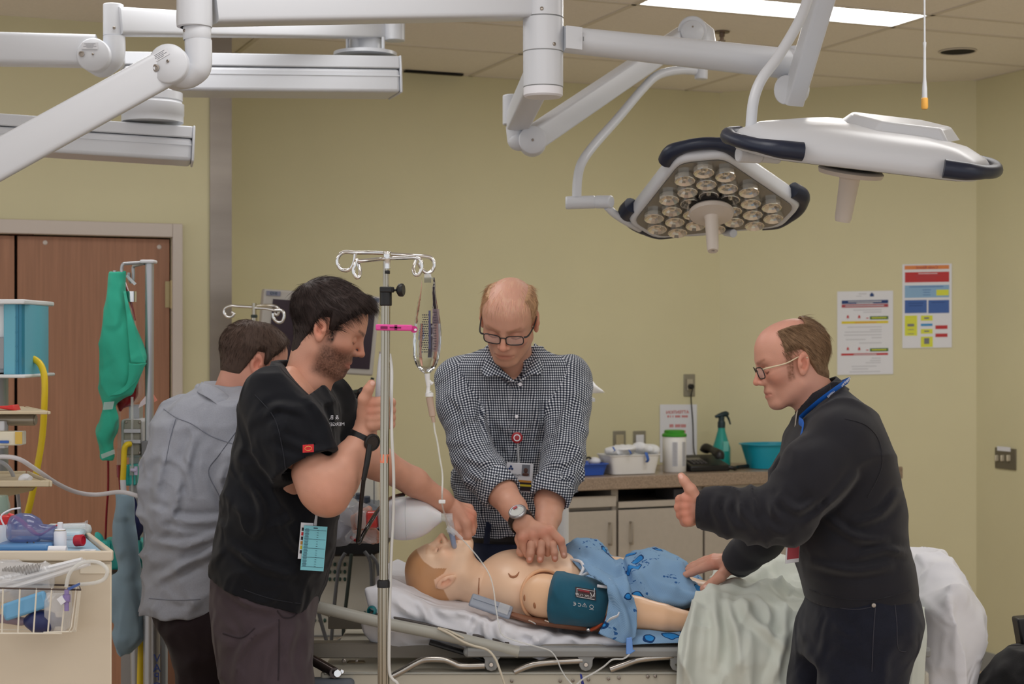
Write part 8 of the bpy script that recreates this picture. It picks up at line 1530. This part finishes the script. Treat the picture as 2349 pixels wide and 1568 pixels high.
mb = MB(); mb.tube([b_(303, 910, -.03), b_(303, 1000, -.03), b_(303, 1070, -.03), b_(303, 1130, -.03)], .0042, 8, 4); mb.box(b_(303, 1078, -.03), (.012, .012, .03)); tag(obj('clear_line', mb, M_tubing), 'straight clear line in front of the infusion pump', 'tube')
mb = MB(); mb.cyl(b_(300, 1077, -.045), b_(313, 1079, -.045), .006, n=10); mb.box(b_(312, 1079, -.045), (.01, .006, .026)); tag(obj('stopcock', mb, mat('lilac_plastic', (196, 190, 220), .4)), 'small lilac and white stopcock on the clear line', 'stopcock')
# tape flags on the pole
mb = MB(); mb.prism([a_(334, 908, -.04), a_(322, 922, -.06), a_(317, 936, -.06), a_(334, 926, -.04)], (0, .002, 0)); tag(obj('white_flag', mb, mat('flag_white', (222, 214, 224), .6)), 'white tape flag left of the drip stand pole', 'tape')
mb = MB(); mb.prism([a_(352, 904, -.04), a_(361, 918, -.05), a_(354, 922, -.04)], (0, .002, 0)); tag(obj('pink_flag', mb, mat('flag_pink', (238, 150, 132), .6)), 'salmon tape flag right of the drip stand pole', 'tape')
# infusion pump and holder
root = empty('infusion_pump', b_(308, 1045), 'white and grey infusion pump clamped to the drip stand', 'pump'); mb = MB(); mb.box(b_(309, 1003, .03), (K(50, Yb2), .09, K(88, Yb2))); obj('casing', mb, mat('pump_white', (206, 208, 212), .4), root, bevel=.01, seg=3); mb = MB(); mb.box(b_(304, 1003, -.02), (K(38, Yb2), .02, K(80, Yb2))); obj('back_plate', mb, mat('pump_olive', (140, 140, 128), .5), root, bevel=.004)
for y in (988, 1012): mb = MB(); mb.box(b_(304, y, -.034), (K(38, Yb2), .008, K(8, Yb2))); obj('bar', mb, M_alu, root)
for x, y in ((289, 968), (320, 968), (289, 1038), (320, 1038)): screw(b_(x, y, -.031), (0, -1, 0), .004, root)
mb = MB(); mb.box(b_(303, 1088), (K(26, Yb2), .06, K(48, Yb2))); o = obj('teal_holder', mb, mat('teal_holder', (64, 196, 190), .4), bevel=.006); tag(o, 'bright teal holder below the infusion pump', 'holder')
for x in (293, 301, 310): mb = MB(); mb.box(b_(x, 1088, -.032), (.004, .006, K(44, Yb2))); obj('rib', mb, mat('teal_holder'), o)
mb = MB(); mb.box(b_(312, 1175, .05), (K(24, Yb2), .05, K(500, Yb2))); mb.lathe([(0, 0), (.2, 0), (.2, .02), (.03, .04)], (b_(312, 0).x, Yb2+.1, 0)); mb.cyl(b_(312, 1400, .05), Vector((b_(312, 0).x, Yb2+.05, .02)), .02); tag(obj('equipment_post', mb, M_alu), 'grey post behind the bulb and draped blue cloth', 'post')
M_yel = mat('yellow_hose', (232, 202, 40), .4)
mb = MB(); mb.tube([b_(299, 1018, -.04), b_(290, 1020, -.05), b_(285, 1032, -.05), b_(284, 1060, -.05), b_(282, 1100, -.05)], .009, 12, 5); hs = obj('yellow_hose', mb, M_yel); tag(hs, 'short yellow hose curving from the infusion pump', 'hose'); mb = MB(); mb.tube([b_(282, 1100, -.05), b_(283, 1120, -.05), b_(285, 1140, -.05)], .009, 12); obj('white_end', mb, M_paper, hs)
mb = MB(); c0 = b_(303, 1138, -.03); mb.lathe([(.006, 0), (.012, -.012), (.014, -.03), (.024, -.05), (.031, -.075), (.030, -.09), (.022, -.112), (.012, -.125), (.012, -.135), (0, -.136)], c0, Vector((-.1, 0, 1)), 28); tag(obj('navy_bulb', mb, mat('navy_bulb', (40, 48, 96), .4), sharp=None), 'navy rubber squeeze bulb beside the blue grey cloth', 'bulb'); C.objects['navy_bulb'].data.shade_smooth()
# blue grey cloth hanging
f = Fig(4.80); M_bgc = cloth('blue_grey_cloth', (142, 168, 186), (900, .25), (12, .05)); g_ = [(1132, 272, 296, .02), (1150, 272, 306, .03), (1180, 264, 306, .035), (1200, 258, 308, .035), (1240, 262, 314, .035), (1300, 270, 318, .035), (1340, 272, 324, .04), (1380, 268, 330, .045), (1420, 262, 334, .05), (1460, 260, 334, .05), (1480, 264, 320, .04), (1500, 266, 300, .02)]
lo, hi, fn = loft(f.st(g_), 2.2); v = Vol(lo-.03, hi+.03, .0045); v.put((lo, hi, fn), .01); v.put(el(f.P(272, 1370), (.055, .04, .075)), .02); v.disp(lambda P: -(.009*fold(P+np.stack([P[:, 2]*.35, 0*P[:, 0], 0*P[:, 0]], 1), 11, (1.2, 1, .45), 111)+.004*fold(P, 20, (1, 1, .5), 113))+.006); X, Q = v.mesh(); o = vobj('blue_grey_cloth', [(smooth_mesh(X, Q, 1), Q, None)], M_bgc); tag(o, 'twisted blue grey cloth hanging beside the beige cart', 'cloth')
# teal caddy behind, low
mb = MB(); mb.box(a_(285, 1268, .05), (K(100, Ya), .12, K(66, Ya))); cd = obj('teal_caddy', mb, mat('teal_holder'), bevel=.008); tag(cd, 'bright teal caddy on a shelf behind the hanging blue cloth', 'caddy')
for x in (250, 268, 318): mb = MB(); mb.box(a_(x, 1268, -.012), (.008, .01, K(60, Ya))); obj('rib', mb, mat('teal_holder'), cd)
mb = MB(); mb.ell(a_(228, 1233, .02), (.012, .01, .022), (Vector((.8, 0, .5)), YY, Vector((-.5, 0, .8)))); tag(obj('teal_stopper', mb, mat('teal_holder')), 'small teal stopper left of the teal caddy', 'stopper')
mb = MB(); mb.box(a_(285, 1315, .05), (K(130, Ya), .2, .02)); mb.box(a_(300, 1500, .12), (.05, .05, .9)); mb.box((a_(300, 0).x, Ya+.12, .02), (.3, .3, .04)); tag(obj('caddy_shelf', mb, M_alu), 'grey shelf carrying the bright teal caddy', 'shelf')
mb = MB(); mb.tube([a_(325, 1462, -.1), a_(324, 1500, -.1), a_(322, 1580, -.1), a_(322, 1700, -.1)], .011, 12, 4); tag(obj('lower_yellow_hose', mb, M_yel), 'yellow hose low down beside the lettered cylinder', 'hose')
# lettered post
Yv2 = 4.78; mb = MB(); top_ = W(349, 1195, Yv2); mb.cyl((top_.x, Yv2, 0.01), top_, K(20, Yv2), n=32); o = obj('lettered_tube', mb, M_alu, bevel=.003); tag(o, 'grey tube with blue letters beside the grey shirt', 'tube')
mb = MB(); mb.box((W(374, 0, Yv2).x, Yv2+.02, W(0, 1470, Yv2).z-.25), (K(10, Yv2), .03, K(560, Yv2))); obj('label_strip', mb, mat('strip_blue', (176, 186, 196), .5), o)
for s_, y, mr in (('V', 1510, False), ('A', 1532, False), ('P', 1552, True), ('O', 1574, False)): text('tube_lettering', s_, W(360, y, Yv2-K(20, Yv2)-.002+.004), .034, XX, UP, mat('letter_navy', (48, 70, 140), .5), o, mirror=mr)
# pink-white canister behind the trousers
Yk = 5.3; mb = MB(); mb.lathe([(0, 0), (.05, 0), (.055, .01), (.055, .09), (.045, .12), (.02, .14), (0, .14)], W(385, 1474, Yk), UP, 24); tag(obj('white_jar', mb, mat('white_plastic')), 'white jar low behind the dark trousers', 'jar'); mb = MB(); p0 = W(385, 1475, Yk); mb.box((p0.x, Yk, p0.z/2), (.12, .12, p0.z)); tag(obj('wooden_stand', mb, M_wood, bevel=.004), 'wooden stand under the white jar behind the trousers', 'stand')
# ------------------------------------------------------------------ ventilator, shelves
Yn = 4.6; v_ = lambda x, y, d=0: W(x, y, Yn+d); root = empty('ventilator', (v_(0, 0).x, Yn+.15, 0), 'white and teal ventilator head cut by the left edge', 'ventilator'); M_vw = mat('vent_white', (226, 230, 234), .35)
M_vt = mat('vent_teal', (104, 178, 200), .35); M_vt2 = mat('vent_teal_dark', (48, 128, 160), .35)
mb = MB(); mb.box((v_(-60, 0).x, Yn+.15, (v_(0, 700).z+v_(0, 850).z)/2), (K(150, Yn), .28, K(160, Yn))); obj('body', mb, M_vw, root, bevel=.01)
mb = MB(); mb.box((v_(-48, 0).x, Yn-.0, v_(0, 810).z), (K(122, Yn), .02, K(74, Yn))); obj('grey_panel', mb, mat('vent_grey', (150, 152, 158), .4), root, bevel=.004)
mb = MB(); x0, xm, x1 = v_(10, 0).x, v_(42, 0).x, v_(66, 0).x; zt_, zb_ = v_(0, 697).z, v_(0, 860).z; mb.prism([Vector((x0, Yn-.01, zb_)), Vector((xm, Yn-.025, zb_)), Vector((x1, Yn+.02, zb_)), Vector((x1, Yn+.2, zb_)), Vector((x0, Yn+.2, zb_))], (0, 0, zt_-zb_)); obj('side_panel', mb, M_vt, root, bevel=.004)
for x in (46, 53): mb = MB(); mb.box((v_(x, 0).x, Yn-.012, (zt_+zb_)/2), (.008, .03, zt_-zb_-.004)); obj('groove', mb, M_vt2, root)
for y in (727, 761, 794, 827): mb = MB(); mb.lathe([(.003, 0), (.003, .002), (0, .002)], v_(38, y, -.026), (0, -1, 0), 8); obj('rivet', mb, M_vt2, root)
for y0, y1, x1_ in ((687, 698, 68), (858, 866, 70)):
    mb = MB(); mb.box(((v_(-130, 0).x+v_(x1_, 0).x)/2, Yn+.1, (v_(0, y0).z+v_(0, y1).z)/2), (v_(x1_, 0).x-v_(-130, 0).x, .30, K(y1-y0, Yn))); obj('edge_trim', mb, M_vw, root, bevel=.004)
mb = MB(); mb.cyl((v_(-60, 0).x, Yn+.2, .02), (v_(-60, 0).x, Yn+.2, zb_), .035, n=16); mb.lathe([(0, 0), (.25, 0), (.25, .03), (.04, .06)], (v_(-60, 0).x, Yn+.2, 0)); obj('stand', mb, M_alu, root)
mb = MB(); mb.tube([v_(66, 822, .05), v_(80, 824, .05), v_(94, 838, .04), v_(102, 866, .03), (v_(102, 920, .03)), v_(97, 1000, .05), v_(84, 1080, .05), v_(70, 1150, .06), v_(55, 1210, .08), v_(40, 1290, .1), v_(30, 1400, .1)], .0095, 14, 6); tag(obj('long_yellow_hose', mb, M_yel), 'long yellow hose from the ventilator down past the shelves', 'hose')
M_tan = mat('tan_laminate', (204, 190, 162), .4); Yt2 = 4.2; t_ = lambda x, y, d=0: W(x, y, Yt2+d)
def tray(x1, y0, y1, label, nm):
    """shallow tray, its right side slanting back"""
    root = empty(nm, (t_(-40, 0).x, Yt2+.15, t_(0, y1).z), label, 'shelf'); z0, z1 = t_(0, y1).z, t_(0, y0+ (y1-y0)*.35).z; xa, xb = t_(-160, 0).x, t_(x1, 0).x; xc = xb-.012
    mb = MB(); xd = xb-.16; mb.prism([Vector((xa, Yt2+.009, z0+.001)), Vector((xb-.014, Yt2+.009, z0+.001)), Vector((xd-.012, Yt2+.311, z0+.001)), Vector((xa, Yt2+.311, z0+.001))], (0, 0, .007)); obj('board', mb, M_tan, root, bevel=.002)
    mb = MB(); mb.box(((xa+xb-.013)/2, Yt2+.004, (z0+z1)/2), (xb-.013-xa, .008, z1-z0)); obj('front_lip', mb, M_tan, root, bevel=.002); mb = MB(); mb.prism([Vector((xb-.004, Yt2, z0)), Vector((xb-.012, Yt2, z0)), Vector((xd-.008, Yt2+.32, z0)), Vector((xd, Yt2+.32, z0))], (0, 0, z1-z0-.0005)); obj('side_lip', mb, M_tan, root, bevel=.002); mb = MB(); mb.box(((xa+xd-.009)/2, Yt2+.316, (z0+z1)/2), (xd-.009-xa, .008, z1-z0-.001)); obj('back_lip', mb, M_tan, root, bevel=.002); return root
r1 = tray(120, 938, 950, 'upper tan shelf with a red item at the left edge', 'tray_shelf'); mb = MB(); mb.cyl(t_(-150, 962, .08), t_(80, 962, .08), .016, n=20); mb.cyl(t_(80, 962, .08), t_(83, 962, .08), .013, n=16); obj('support_rail', mb, mat('rail_taupe', (160, 150, 134), .35, .5), r1)
r2 = tray(124, 1094, 1116, 'lower tan shelf with white gauze on it', 'tray_shelf'); mb = MB(); mb.prism([t_(-150, 1158, .1), t_(-150, 1118, .1), t_(78, 1118, .1), t_(70, 1126, .1), t_(10, 1140, .1)], (0, .02, 0)); obj('bracket', mb, mat('tan_dark', (176, 156, 118), .45), r2)
mb = MB(); mb.cyl((t_(-70, 0, .2).x, Yt2+.36, .02), (t_(-70, 0, .2).x, Yt2+.36, t_(0, 930).z), .025, n=16); mb.lathe([(0, 0), (.22, 0), (.22, .02), (.03, .04)], (t_(-70, 0).x, Yt2+.36, 0)); tag(obj('shelf_post', mb, M_alu), 'grey post carrying the two tan shelves at left', 'post')
mb = MB(); mb.prism([t_(0, 937, .05), t_(-20, 938, .05), t_(-20, 932, .05), t_(8, 931, .05), t_(30, 928, .05), t_(36, 942, .05)], (0, .05, 0)); tag(obj('red_wrap', mb, mat('red_item', (210, 52, 52), .4), bevel=.006), 'crumpled red item on the upper tan shelf', 'wrap')
mb = MB(); mb.box(t_(-40, 1004, .03), (K(190, Yt2), .05, K(32, Yt2))); o = obj('supply_carton', mb, mat('carton_cream', (222, 216, 196), .6), bevel=.003); tag(o, 'cream carton with a yellow corner under the upper shelf', 'carton'); mb = MB(); mb.box(t_(43, 1004, .001), (K(16, Yt2), .003, K(28, Yt2))); obj('yellow_corner', mb, mat('carton_yellow', (210, 176, 84), .6), o); mb = MB(); mb.box(t_(10, 1013, .001), (K(20, Yt2), .003, K(6, Yt2))); obj('blue_print', mb, M_bl, o)
mb = MB(); mb.box(t_(-40, 976, .06), (K(110, Yt2), .03, K(24, Yt2))); mb.box(t_(0, 1023, .05), (K(32, Yt2), .03, K(8, Yt2))); tag(obj('carton_bracket', mb, M_paper, bevel=.003), 'white bracket holding the cream carton under the shelf', 'bracket')
v = Vol(t_(30, 1110, .02), t_(85, 1078, .14), .003); v.put(rc(t_(46, 1100, .08), t_(68, 1101, .08), .012, .011, (UP, .8)), .01); v.put(el(t_(57, 1098, .08), (.017, .03, .011)), .01); v.disp(lambda P: -.004*fold(P, 40, (1, 1, 1), 5)); X, Q = v.mesh(); tag(vobj('gauze_pad', [(X, Q, None)], M_linen), 'wad of white gauze on the lower tan shelf', 'gauze')
mb = MB(); mb.tube([W(-20, 1050, 4.2), W(10, 1047, 4.2), W(45, 1053, 4.2), W(85, 1078, 4.25), W(130, 1108, 4.35), W(175, 1128, 4.45), W(220, 1134, 4.5), W(275, 1128, 4.5), W(310, 1135, 4.48), W(345, 1148, 4.45)], .0062, 12, 6); tag(obj('suction_tube', mb, mat('hose_clear', (222, 220, 224), .25, alpha=.7)), 'pale suction tube looping from the left edge to the grey shirt', 'tube')
mb = MB(); mb.tube([W(-20, 1055, 4.4), W(8, 1062, 4.4), W(28, 1085, 4.42), W(40, 1130, 4.45), W(46, 1190, 4.5), W(50, 1240, 4.5)], .0055, 10, 6); tag(obj('grey_tube', mb, mat('tube_grey', (176, 178, 186), .3)), 'grey tube hanging behind the lower tan shelf', 'tube')
# ------------------------------------------------------------------ beige crash cart with its tray of supplies
Yq = 3.62; q_ = lambda x, y, d=0: W(x, y, Yq+d); M_cream = mat('cart_cream', (214, 202, 182), .4, bump=(250, .02)); xr = q_(257, 0).x; xl = q_(-420, 0).x; zt_ = q_(0, 1284).z
root = empty('crash_cart', ((xl+xr)/2, Yq+.25, 0), 'beige supply cart with a raised tray top at lower left', 'cart'); mb = MB(); mb.prism([Vector((xl, Yq, .1)), Vector((xr, Yq, .1)), Vector((xr-.16, Yq+.38, .1)), Vector((xl, Yq+.38, .1))], (0, 0, zt_-.101)); obj('body', mb, M_cream, root, bevel=.004)
z0, z1 = q_(0, 1284).z, q_(0, 1261).z; xR = q_(262, 0).x; mb = MB(); mb.prism([Vector((xl, Yq-.005, z0+.001)), Vector((xR-.014, Yq-.005, z0+.001)), Vector((xR-.176, Yq+.383, z0+.001)), Vector((xl, Yq+.383, z0+.001))], (0, 0, .007)); obj('top', mb, M_cream, root); 
for nm, c_, sz in (('front_lip', ((xl+xR)/2, Yq-.012, (z0+z1)/2), (xR-xl, .012, z1-z0)), ('back_lip', ((xl+xR-.17)/2, Yq+.39, (z0+z1)/2), (xR-.17-xl, .012, z1-z0))): mb = MB(); mb.box(c_, sz); obj(nm, mb, M_cream, root, bevel=.003)
mb = MB(); mb.prism([Vector((xR, Yq-.005, z0)), Vector((xR-.013, Yq-.005, z0)), Vector((xR-.18, Yq+.396, z0)), Vector((xR-.167, Yq+.396, z0))], (0, 0, z1-z0)); obj('side_lip', mb, M_cream, root, bevel=.003)
mb = MB(); mb.box(q_(218, 1304, -.001), (K(68, Yq), .004, K(22, Yq))); obj('label_holder', mb, mat('holder_clear', (232, 224, 206), .25), root, bevel=.001)
for x in (60, -330):
    for d_ in (.06, .32): mb = MB(); mb.lathe([(0, -.015), (.05, -.015), (.05, .015), (0, .015)], (q_(x, 0).x, Yq+d_, .05), XX, 18); obj('castor', mb, M_black, root)
zs_ = z0+.010
def S(x, y0=1258, d=.1):
    d *= .7; p = W(x, 0, Yq+d); return Vector((p.x, Yq+d, zs_))
# tray liners and packets
mb = MB(); a_ = S(-60, d=.01); b_ = S(240, d=.01); mb.prism([a_, b_, b_+Vector((-.135, .33, 0)), a_+Vector((0, .33, 0))], (0, 0, .004)); tag(obj('tray_liner', mb, mat('liner_blue', (150, 184, 210), .6), bevel=.001), 'pale blue liner in the tray of the beige cart', 'liner')
def flatpack(nm, x0, x1, d0, d1, z, t, m, label, rot=0, cat='packet'):
    a = S((x0+x1)/2, d=(d0+d1)/2)+UP*(z+t/2); c, s_ = math.cos(rot), math.sin(rot); mb = MB(); mb.box(a, (K(x1-x0, Yq), (d1-d0)*.7, t), (Vector((c, s_, 0)), Vector((-s_, c, 0)), UP)); return tag(obj(nm, mb, m, bevel=t*.4), label, cat)
flatpack('blue_packet', 0, 125, .05, .2, .004, .016, mat('packet_blue', (88, 138, 190), .4), 'blue packet at the front of the cart tray')
flatpack('clear_packet', 90, 195, .35, .45, .004, .02, mat('packet_clear', (188, 212, 226), .2), 'clear blue packet at the back of the cart tray', .1)
flatpack('grey_packet', 100, 215, .46, .5, .004, .03, mat('packet_grey', (196, 204, 206), .3), 'greyish packet along the back lip of the cart tray')
M_mask = mat('mask_blue', (98, 112, 166), .12, alpha=.62, spec=.9)
mb = MB(); p0 = S(22, d=.14)+UP*.052; mb.lathe([(.004, 0), (.028, .006), (.037, .025), (.038, .05), (.030, .07), (.018, .08), (.018, .11), (.014, .112)], p0-XX*.005, Vector((1, 0, -.12)), 28); o = obj('blue_mask', mb, M_mask, sharp=None); o.data.shade_smooth(); tag(o, 'translucent blue mask bulb lying on the cart tray', 'mask')
mb = MB(); mb.tube([p0+XX*.05-UP*.03-YY*.03, p0+XX*.055-UP*.05-YY*.05, p0+XX*.065-UP*.05-YY*.05, p0+XX*.065-UP*.03-YY*.03], .002, 6, 4); obj('wire_loop', mb, M_navy, o)
mb = MB(); mb.tube([p0-XX*.01+UP*.0, p0-XX*.02+UP*.025, p0+XX*.0+UP*.04, p0+XX*.025+UP*.045], .002, 6, 5); tag(obj('thin_white_lead', mb, M_paper), 'thin white lead arching over the blue mask', 'lead')
c0 = S(138, d=.12); mb = MB(); h1 = K(50, Yq); mb.lathe([(0, 0), (K(14, Yq), 0), (K(14.5, Yq), .002), (K(14.5, Yq), h1*.86), (K(12, Yq), h1*.95), (K(12.5, Yq), h1*.97), (K(12.5, Yq), h1*1.0), (K(9, Yq), h1*1.03), (K(5, Yq), h1*1.05)], c0, UP, 28); bo = obj('spray_can', mb, M_paper); tag(bo, 'small white spray bottle standing on the cart tray', 'bottle'); mb = MB(); mb.lathe([(K(6, Yq), h1*1.04), (K(6.4, Yq), h1*1.06), (K(6.4, Yq), h1*1.32), (K(5.5, Yq), h1*1.34), (0, h1*1.34)], c0, UP, 18); obj('nozzle_cap', mb, M_paper, bo)
mb = MB(); mb.lathe([(K(13, Yq), h1*.955), (K(13.4, Yq), h1*.97), (K(13, Yq), h1*.985)], c0, UP, 24); obj('neck_ring', mb, mat('brass_hinge'), bo)
c0 = S(112, d=.02)+UP*K(10, Yq); mb = MB(); mb.lathe([(0, 0), (K(10.5, Yq), 0), (K(10.5, Yq), K(40, Yq)), (K(9.5, Yq), K(41, Yq)), (0, K(40, Yq))], c0, Vector((1, 0, 0)), 26); tag(obj('pill_cup', mb, M_paper), 'white cup lying on its side before the spray bottle', 'cup')
c0 = S(150, d=.16)+UP*.018; mb = MB(); mb.lathe([(0, 0), (.012, 0), (.012, .035), (.010, .037)], c0, Vector((1, -.3, .1)), 18); o = obj('syringe_barrel', mb, M_clear); tag(o, 'clear tube with a red stopper on the cart tray', 'tube'); mb = MB(); mb.lathe([(0, -.002), (.0135, 0), (.0135, .018), (.010, .02), (.010, .017), (0, .016)], c0+Vector((1, -.3, .1)).normalized()*.028, Vector((1, -.3, .1)), 20); obj('red_stopper', mb, mat('red_deep', (180, 30, 50), .35), o)
c0 = S(202, d=.03); mb = MB(); mb.lathe([(.008, 0), (K(18, Yq), 0), (K(18, Yq), K(10, Yq)), (.008, K(10, Yq)), (.008, 0)], c0, UP, 30); tag(obj('tape_roll', mb, M_paper), 'flat roll of white tape at the cart tray edge', 'tape')
mb = MB(); mb.tube([S(110, d=.42)+UP*.03, S(160, d=.42)+UP*.034, S(196, d=.42)+UP*.036], .006, 10); mb.box(S(198, d=.42)+UP*.036, (.002, .02, .02)); tag(obj('syringe', mb, M_clear), 'clear syringe along the back of the cart tray', 'syringe')
# red laryngoscope blade handle and jar at the back left
c0 = S(0, d=.30); mb = MB(); mb.lathe([(0, 0), (.024, 0), (.026, .004), (.026, .05), (0, .05)], c0, UP, 24); o = obj('white_pot', mb, M_paper); tag(o, 'white pot with a red lid at the left picture edge', 'pot'); mb = MB(); mb.lathe([(.027, .048), (.028, .052), (.028, .066), (.022, .070), (0, .07)], c0, UP, 24); obj('red_lid', mb, mat('red_item'), o); mb = MB(); mb.lathe([(.022, .071), (.024, .09), (.018, .115), (0, .116)], c0, UP, 20); obj('clear_dome', mb, mat('green_clear', (150, 176, 160), .1, alpha=.5), o)
mb = MB(); mb.tube([c0+XX*.02+UP*.07, c0+XX*.045+UP*.058, c0+XX*.075+UP*.032, c0+XX*.09+UP*.022, c0+XX*.105+UP*.026, c0+XX*.13+UP*.042, c0+XX*.145+UP*.045], [.008, .009, .009, .006, .005, .004, .003], 10, 4, flat=.6); tag(obj('red_clamp', mb, mat('red_item')), 'red plastic clamp leaning from the pot on the cart', 'clamp')
# ------------------------------------------------------------------ wire basket of packaged tubing
Yr = Yq-.14; r_ = lambda x, y, d=0: W(x, y, Yr+d); M_wire = mat('white_wire', (226, 220, 206), .4); M_dwire = mat('dark_wire', (86, 74, 70), .4, .5)
root = empty('wire_basket', (r_(60, 0).x, Yr+.07, r_(0, 1455).z), 'white wire basket hung on the front of the beige cart', 'basket')
tw = K(1.9, Yr)
def wire(pts, m=M_wire, r=tw, nm='wire'): mb = MB(); mb.tube(pts, r, 8); return obj(nm, mb, m, root)
wire([r_(-120, 1346), r_(186, 1352), r_(181, 1342, .12), r_(-120, 1336, .12)], M_dwire, tw*1.2, 'rim')
for x in (-110, -72, -34, 5, 44, 82, 117, 150): k = (x-60)*.06; wire([r_(x+2, 1348), r_(x-k-4, 1452), r_(x-k-4, 1446, .11)])
for y, x1 in ((1452, 140),): wire([r_(-120, y), r_(x1, y), r_(x1+6, y-8, .11), r_(-120, y-8, .11)])
for x, d_ in ((172, .0), (178, .04), (180, .08), (182, .115)): wire([r_(x+3, 1347, d_), r_(x-8, 1436+2*d_*50, d_), r_(x-14, 1448, d_), r_(100, 1450, d_)])
M_pack = mat('pack_film', (228, 230, 234), .12, alpha=.45, spec=1.0, bump=(30, .6)); M_packw = mat('pack_white', (226, 228, 232), .25)
for i, (a, b, r0_, lb) in enumerate((((-60, 1372), (205, 1292), .011, 'lowest'), ((-60, 1352), (196, 1286), .010, 'middle'), ((-60, 1338), (188, 1282), .009, 'topmost'))):
    mb = MB(); mb.tube([r_(a[0], a[1], .04+.02*i), r_((a[0]+b[0])/2, (a[1]+b[1])/2+2, .04+.02*i), r_(b[0], b[1], .04+.02*i)], [r0_, r0_, r0_*.9], 12, 4, flat=.55); o = obj('tubing_packet', mb, M_packw if i == 2 else M_pack); tag(o, lb+' of the long clear tubing packets sticking out of the basket', 'packet', None)
v = Vol(r_(-80, 1400, .02), r_(140, 1275, .15), .005); v.put(el(r_(40, 1330, .085), (.11, .03, .04)), .02); v.put(el(r_(-30, 1330, .085), (.10, .03, .035)), .02); v.disp(lambda P: -.01*fold(P, 18, (1, 1, 1), 7)); X, Q = v.mesh(); o = vobj('printed_packet', [(X, Q, None)], M_pack); tag(o, 'clear printed packet behind the tubing in the wire basket', 'packet'); mb = MB()
for i in range(26): mb.box(r_(5+3.4*i, 1312-.35*i, .058), (K(1.4, Yr), .001, K(18+4*(i % 3), Yr)), (XX, YY, Vector((.2, 0, 1)).normalized()))
obj('packet_print', mb, mat('print_grey', (120, 118, 116), .6), o)
v = Vol(r_(90, 1460, .0), r_(180, 1340, .13), .005); v.put(el(r_(130, 1400, .06), (.04, .035, .055)), .02); v.put(el(r_(150, 1380, .06), (.025, .03, .05)), .02); v.disp(lambda P: -.012*fold(P, 20, (1, 1, 1), 17)); X, Q = v.mesh(); tag(vobj('crinkled_packet', [(X, Q, None)], M_pack), 'crinkled clear packet at the right end of the basket', 'packet')
mb = MB(); a, b = r_(8, 1405, .02), r_(108, 1372, .03); d = (b-a).normalized(); mb.box((a+b)/2, ((b-a).length, .02, K(40, Yr)), (d, YY, d.cross(YY))); tag(obj('blue_sachet', mb, mat('sachet_blue', (110, 170, 212), .35), bevel=.006), 'pale blue sachet lying slanted in the wire basket', 'sachet')
mb = MB(); a = r_(54, 1424, .04); mb.lathe([(.006, 0), (.014, .008), (.024, .022), (.026, .045), (.020, .065), (.010, .07), (.010, .085), (.0, .085)], a, Vector((1, 0, -.02)), 24); o = obj('navy_squeeze_bulb', mb, mat('navy_bulb'), sharp=None); o.data.shade_smooth(); tag(o, 'dark navy bulb lying at the bottom of the basket', 'bulb')
mb = MB(); mb.tube([r_(-10, 1420, .04), r_(20, 1418, .03), r_(45, 1424, .04), r_(58, 1424, .04)], [.008, .012, .010, .008], 10, 4); tag(obj('mauve_fitting', mb, mat('mauve_clear', (140, 124, 140), .3, alpha=.8)), 'mauve plastic fitting left of the navy bulb', 'fitting')
mb = MB(); mb.tube([r_(152, 1345, -.01), r_(158, 1318, -.012), r_(172, 1300, -.014), r_(196, 1288, -.015), r_(228, 1290, -.015), r_(246, 1306, -.015), r_(240, 1326, -.012), r_(218, 1336, -.01), r_(180, 1340, .02)], .0042, 10, 6); tag(obj('looped_tube', mb, M_tubing), 'looped clear tube arching over the basket rim', 'tube')
M_purp = mat('purple_clear', (150, 132, 190), .25, alpha=.85)
mb = MB(); mb.cyl(r_(153, 1352, -.012), r_(153, 1400, -.012), .0052, n=12); mb.cyl(r_(140, 1382, -.014), r_(160, 1376, -.014), .004, n=10); mb.lathe([(.008, 0), (.008, .012)], r_(153, 1376, -.012), UP, 12); o = obj('purple_stopcock', mb, M_purp); tag(o, 'purple clear stopcock hanging on the basket front', 'stopcock'); mb = MB(); mb.box(r_(141, 1376, -.02), (.012, .006, .016), (Vector((.8, 0, .6)), YY, Vector((-.6, 0, .8)))); obj('white_tap', mb, M_paper, o)
mb = MB(); mb.prism([r_(154, 1348, -.012), r_(182, 1336, -.012), r_(182, 1342, -.012), r_(158, 1354, -.012)], (0, .006, 0)); tag(obj('blue_tab', mb, mat('navy_tab', (72, 100, 164), .4)), 'blue plastic tab on the basket rim corner', 'tab')
# ------------------------------------------------------------------ black seat back, lower right corner
f = Fig(4.4); P = f.P; v = Vol(P(2230, 1640, -.25), P(2480, 1440, .3), .007); v.put(rc(P(2310, 1580), P(2370, 1500), .055, .05), .03); v.put(rc(P(2370, 1500), P(2460, 1470), .05, .05), .03); v.put(el(P(2390, 1580), (.13, .16, .12)), .05); v.put(el(P(2300, 1590), (.06, .1, .05)), .03); v.disp(smooth_fold(9, .012, (1, 1, 1), 131)); X, Q = v.mesh(); o = vobj('black_jacket', [(smooth_mesh(X, Q), Q, None)], cloth('black_fleece', (24, 24, 26), (600, .3), (12, .08))); tag(o, 'black jacket over a chair at the lower right corner', 'jacket')
mb = MB(); mb.prism([P(2334, 1420, .05), P(2380, 1416, .05), P(2390, 1500, .05), P(2346, 1490, .05)], (0, .06, 0)); zc = P(0, 1600).z; mb.box((P(2400, 0).x, f.Y+.1, zc-.02), (.4, .4, .05)); 
for sx in (-.17, .17):
    for sy in (-.17, .17): mb.cyl((P(2400, 0).x+sx, f.Y+.1+sy, 0), (P(2400, 0).x+sx, f.Y+.1+sy, zc-.03), .014, n=10)
tag(obj('black_chair', mb, M_black, bevel=.006), 'black chair under the jacket at the right edge', 'chair')
